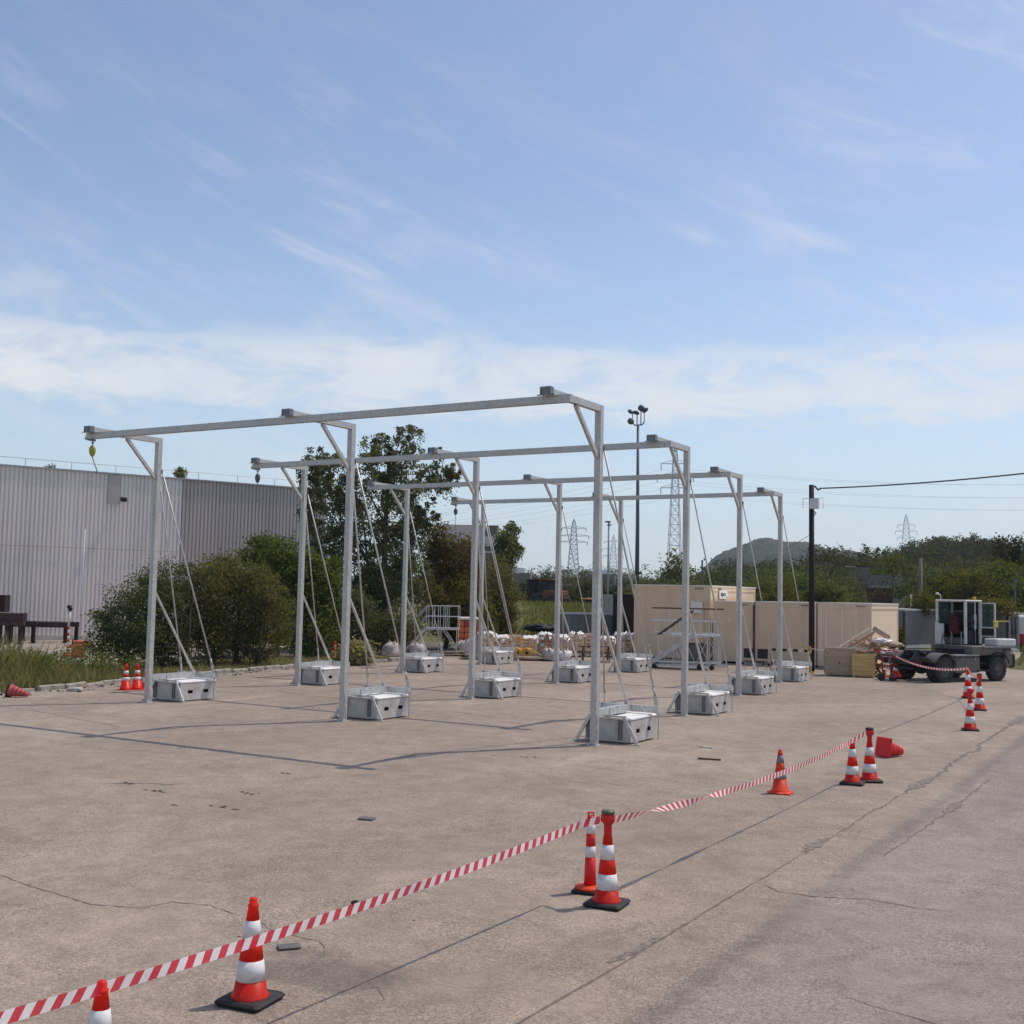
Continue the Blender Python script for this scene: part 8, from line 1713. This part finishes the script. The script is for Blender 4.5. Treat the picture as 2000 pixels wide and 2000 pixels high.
# bright trees one can tell apart in front of the woods, on the right
TP = []
for k, (mt_, sd, ns) in enumerate((('leaf_bright', 81, 3200), ('leaf_green', 82, 3200), ('leaf_olive', 83, 3200))):
    t = tree('broadleaf_tree', 'x', 'tree', 0, 0, [(0, 0, 4.0, 2.2, 2.2, 1.9), (-1.3, .2, 3.2, 1.5, 1.4, 1.5), (1.4, -.2, 3.0, 1.5, 1.4, 1.5), (.4, .3, 5.0, 1.4, 1.3, 1.1), (0, -.6, 2.2, 2.2, 1.8, 1.5)], ns * 2, 1, mt_, [((0, 0, 0), (.1, .1, 4.4), .16)], size=.25, twigs=260, spread=.2, shell=.5, seed=sd)
    TP.append(t)
used = [False] * 3
TS = [(-33.238, 90.062, 0.78, 2, 'olive tree behind the tall cream cabin roof, second from its right end'), (-32.54, 92.44, 0.83, 1, 'mid green tree just above the right end of the tall cream cabin'), (-30.441, 92.1, 0.86, 2, 'olive tree left of the farthest gantry right post'), (-28.058, 88.667, 0.75, 0, 'bright bush like tree right of the farthest gantry right post'), (-28.879, 95.739, 0.86, 1, 'mid green tree immediately left of the black pole'), (-26.6, 95.359, 0.91, 2, 'olive tree immediately right of the black pole'), (-26.068, 96.543, 0.8, 1, 'mid green tree between the black pole and the grey block structure'), (-38.545, 160.435, 1.45, 1, 'mid green tree above the grey block structure'), (-36.725, 163.937, 1.55, 0, 'bright tree directly above the stone hut roof'), (-31.716, 156.825, 1.21, 2, 'olive tree right behind the stone hut gable'), (-19.161, 104.254, 1.03, 0, 'bright yellow green tree right of the wooden pole'), (-18.152, 106.464, 1.08, 0, 'bright yellow green tree above the truck cab'), (-16.209, 102.729, 1.0, 0, 'bright yellow green tree right above the open cab door'), (-15.258, 105.906, 1.05, 1, 'mid green tree above the right grey cabin'), (-14.185, 107.064, 1.08, 0, 'bright yellow green tree near the right edge'), (-12.54, 104.248, 1.04, 1, 'mid green tree cut by the right edge'), (-34.475, 131.558, 1.05, 2, 'small olive tree overgrowing the left side of the grey block structure')]
tdesc = ['bright yellow green', 'mid green', 'olive']
for i, (x, y, s, k, lab) in enumerate(TS):
    if not used[k]: t = TP[k]; used[k] = True
    else: t = copy_tree(TP[k])
    t.location = (x, y, -.1); t.rotation_euler = (0, 0, (i * 2.4) % 6.28); t.scale = (s, s, s * (.9 + .05 * (i % 5)))
    tag(t, lab, 'tree', 'broadleaf trees behind the cabins')
for k, (lab) in enumerate(('small dark conifer on the skyline left of the far pylon', 'dark conifer pair member nearest the far pylon', 'dark conifer left of the far pylon pair')):
    loc = ((-49.637, 204.049), (-49.03, 209.335), (-47.702, 208.616))[k]; hz = (13.46, 13.16, 12.94)[k]
    rgx = np.random.default_rng(90 + k)
    bl = [(0, 0, hz * (.45 + .09 * j), 2.2 - .33 * j, 2.2 - .33 * j, hz * .08) for j in range(6)]
    tree('conifer', lab, 'tree', *loc, bl, 1300, 1, 'leaf_dark', [((0, 0, 0), (0, 0, hz * .95), .25)], size=.5, twigs=120, spread=.25, shell=.3, seed=90 + k, group='conifers on the skyline')
for k, lab in enumerate(('left one of two airy tall trees on the skyline near the right edge', 'right one of two airy tall trees on the skyline near the right edge')):
    loc = ((-16.731, 123.875), (-15.238, 124.068))[k]; hz = 10.29
    tree('airy_tree', lab, 'tree', *loc, [(0, 0, hz * .88, 1.0, 1.0, hz * .10), (.3, .2, hz * .70, .9, .9, hz * .10), (-.5, 0, hz * .76, .7, .7, hz * .10), (.2, 0, hz * .55, 1.2, 1.2, hz * .1)], 1500, 1, 'leaf_wood', [((0, 0, 0), (0, .1, hz * .93), .16)], size=.34, twigs=110, spread=.35, shell=.3, seed=95 + k, group='airy skyline trees')
tree('poplar_tree', 'dense small tree at the foot of the large pylon', 'tree', *(-58.186, 138.255), [(0, 0, 6.94, 1.7, 1.7, 2.2), (-.6, 0, 5.61, 1.9, 1.6, 2.4), (.7, 0, 4.95, 1.6, 1.5, 2.4)], 2400, 1, 'leaf_olive', [((0, 0, 0), (0, 0, 6), .2)], size=.40, twigs=120, spread=.25, seed=99)


def hill(name, cx, cy, wx_, wy_, H, rot, seed, n=64, matname='hill_forest', sharp=1.3):
    rgx = np.random.default_rng(seed)
    mb = MB(); V = []; F = []
    c, s = math.cos(rot), math.sin(rot)
    ph = rgx.random(8) * 6
    for j in range(n // 2 + 1):
        for i in range(n + 1):
            u, v = i / n * 2 - 1, j / (n // 2) * 2 - 1
            e = max(0, 1 - abs(u) ** 2.0) ** sharp * max(0, 1 - v * v)
            h = H * e * (1 + .06 * math.sin(u * 4 + ph[0]) + .025 * math.sin(u * 13 + ph[1])) + (rgx.normal() * .011 * H if 0 < e else 0)
            V.append((cx + u * wx_ * c - v * wy_ * s, cy + u * wx_ * s + v * wy_ * c, h - .05 - (.5 if e == 0 else 0)))
    for j in range(n // 2):
        for i in range(n):
            q = j * (n + 1) + i; F.append((q, q + 1, q + n + 2, q + n + 1))
    mb.smooth = True; mb.add(V, F)
    return tag(mb.build(name, matname), kind='structure')


hx1, hy1 = (-338.594, 1099.024)
hill('far_hill', hx1, hy1, 90, 130, 59.8, .25, 1, 110, sharp=.30)
hx2, hy2 = (-283.231, 1062.911)
hill('far_hill', hx2, hy2, 150, 130, 43.47, .25, 2, 80, sharp=.8)
hx3, hy3 = (-57.744, 324.909)
hill('wooded_hill', hx3, hy3, 46, 60, 17.35, .2, 3, 60, sharp=.9)
hx4, hy4 = (-694.255, 1329.665)
hill('far_ridge', hx4, hy4, 620, 160, 26.23, .5, 4, 90, sharp=.4)

# ------------------------------------------------------------------ light summer haze in the air
hz_ = bpy.data.materials.new('haze_air'); hz_.use_nodes = True
t = NT(hz_.node_tree); t.n.clear()
pv = t.new('ShaderNodeVolumePrincipled'); pv.inputs['Color'].default_value = (0.80, 0.88, 1.0, 1); pv.inputs['Density'].default_value = 0.00016
o_ = t.new('ShaderNodeOutputMaterial'); t.l.new(pv.outputs[0], o_.inputs['Volume'])
MATS['haze_air'] = hz_
m = MB(); m.box((-250, 900, 69), (2600, 2300, 140)); hb = m.build('haze', 'haze_air'); hb['kind'] = 'stuff'
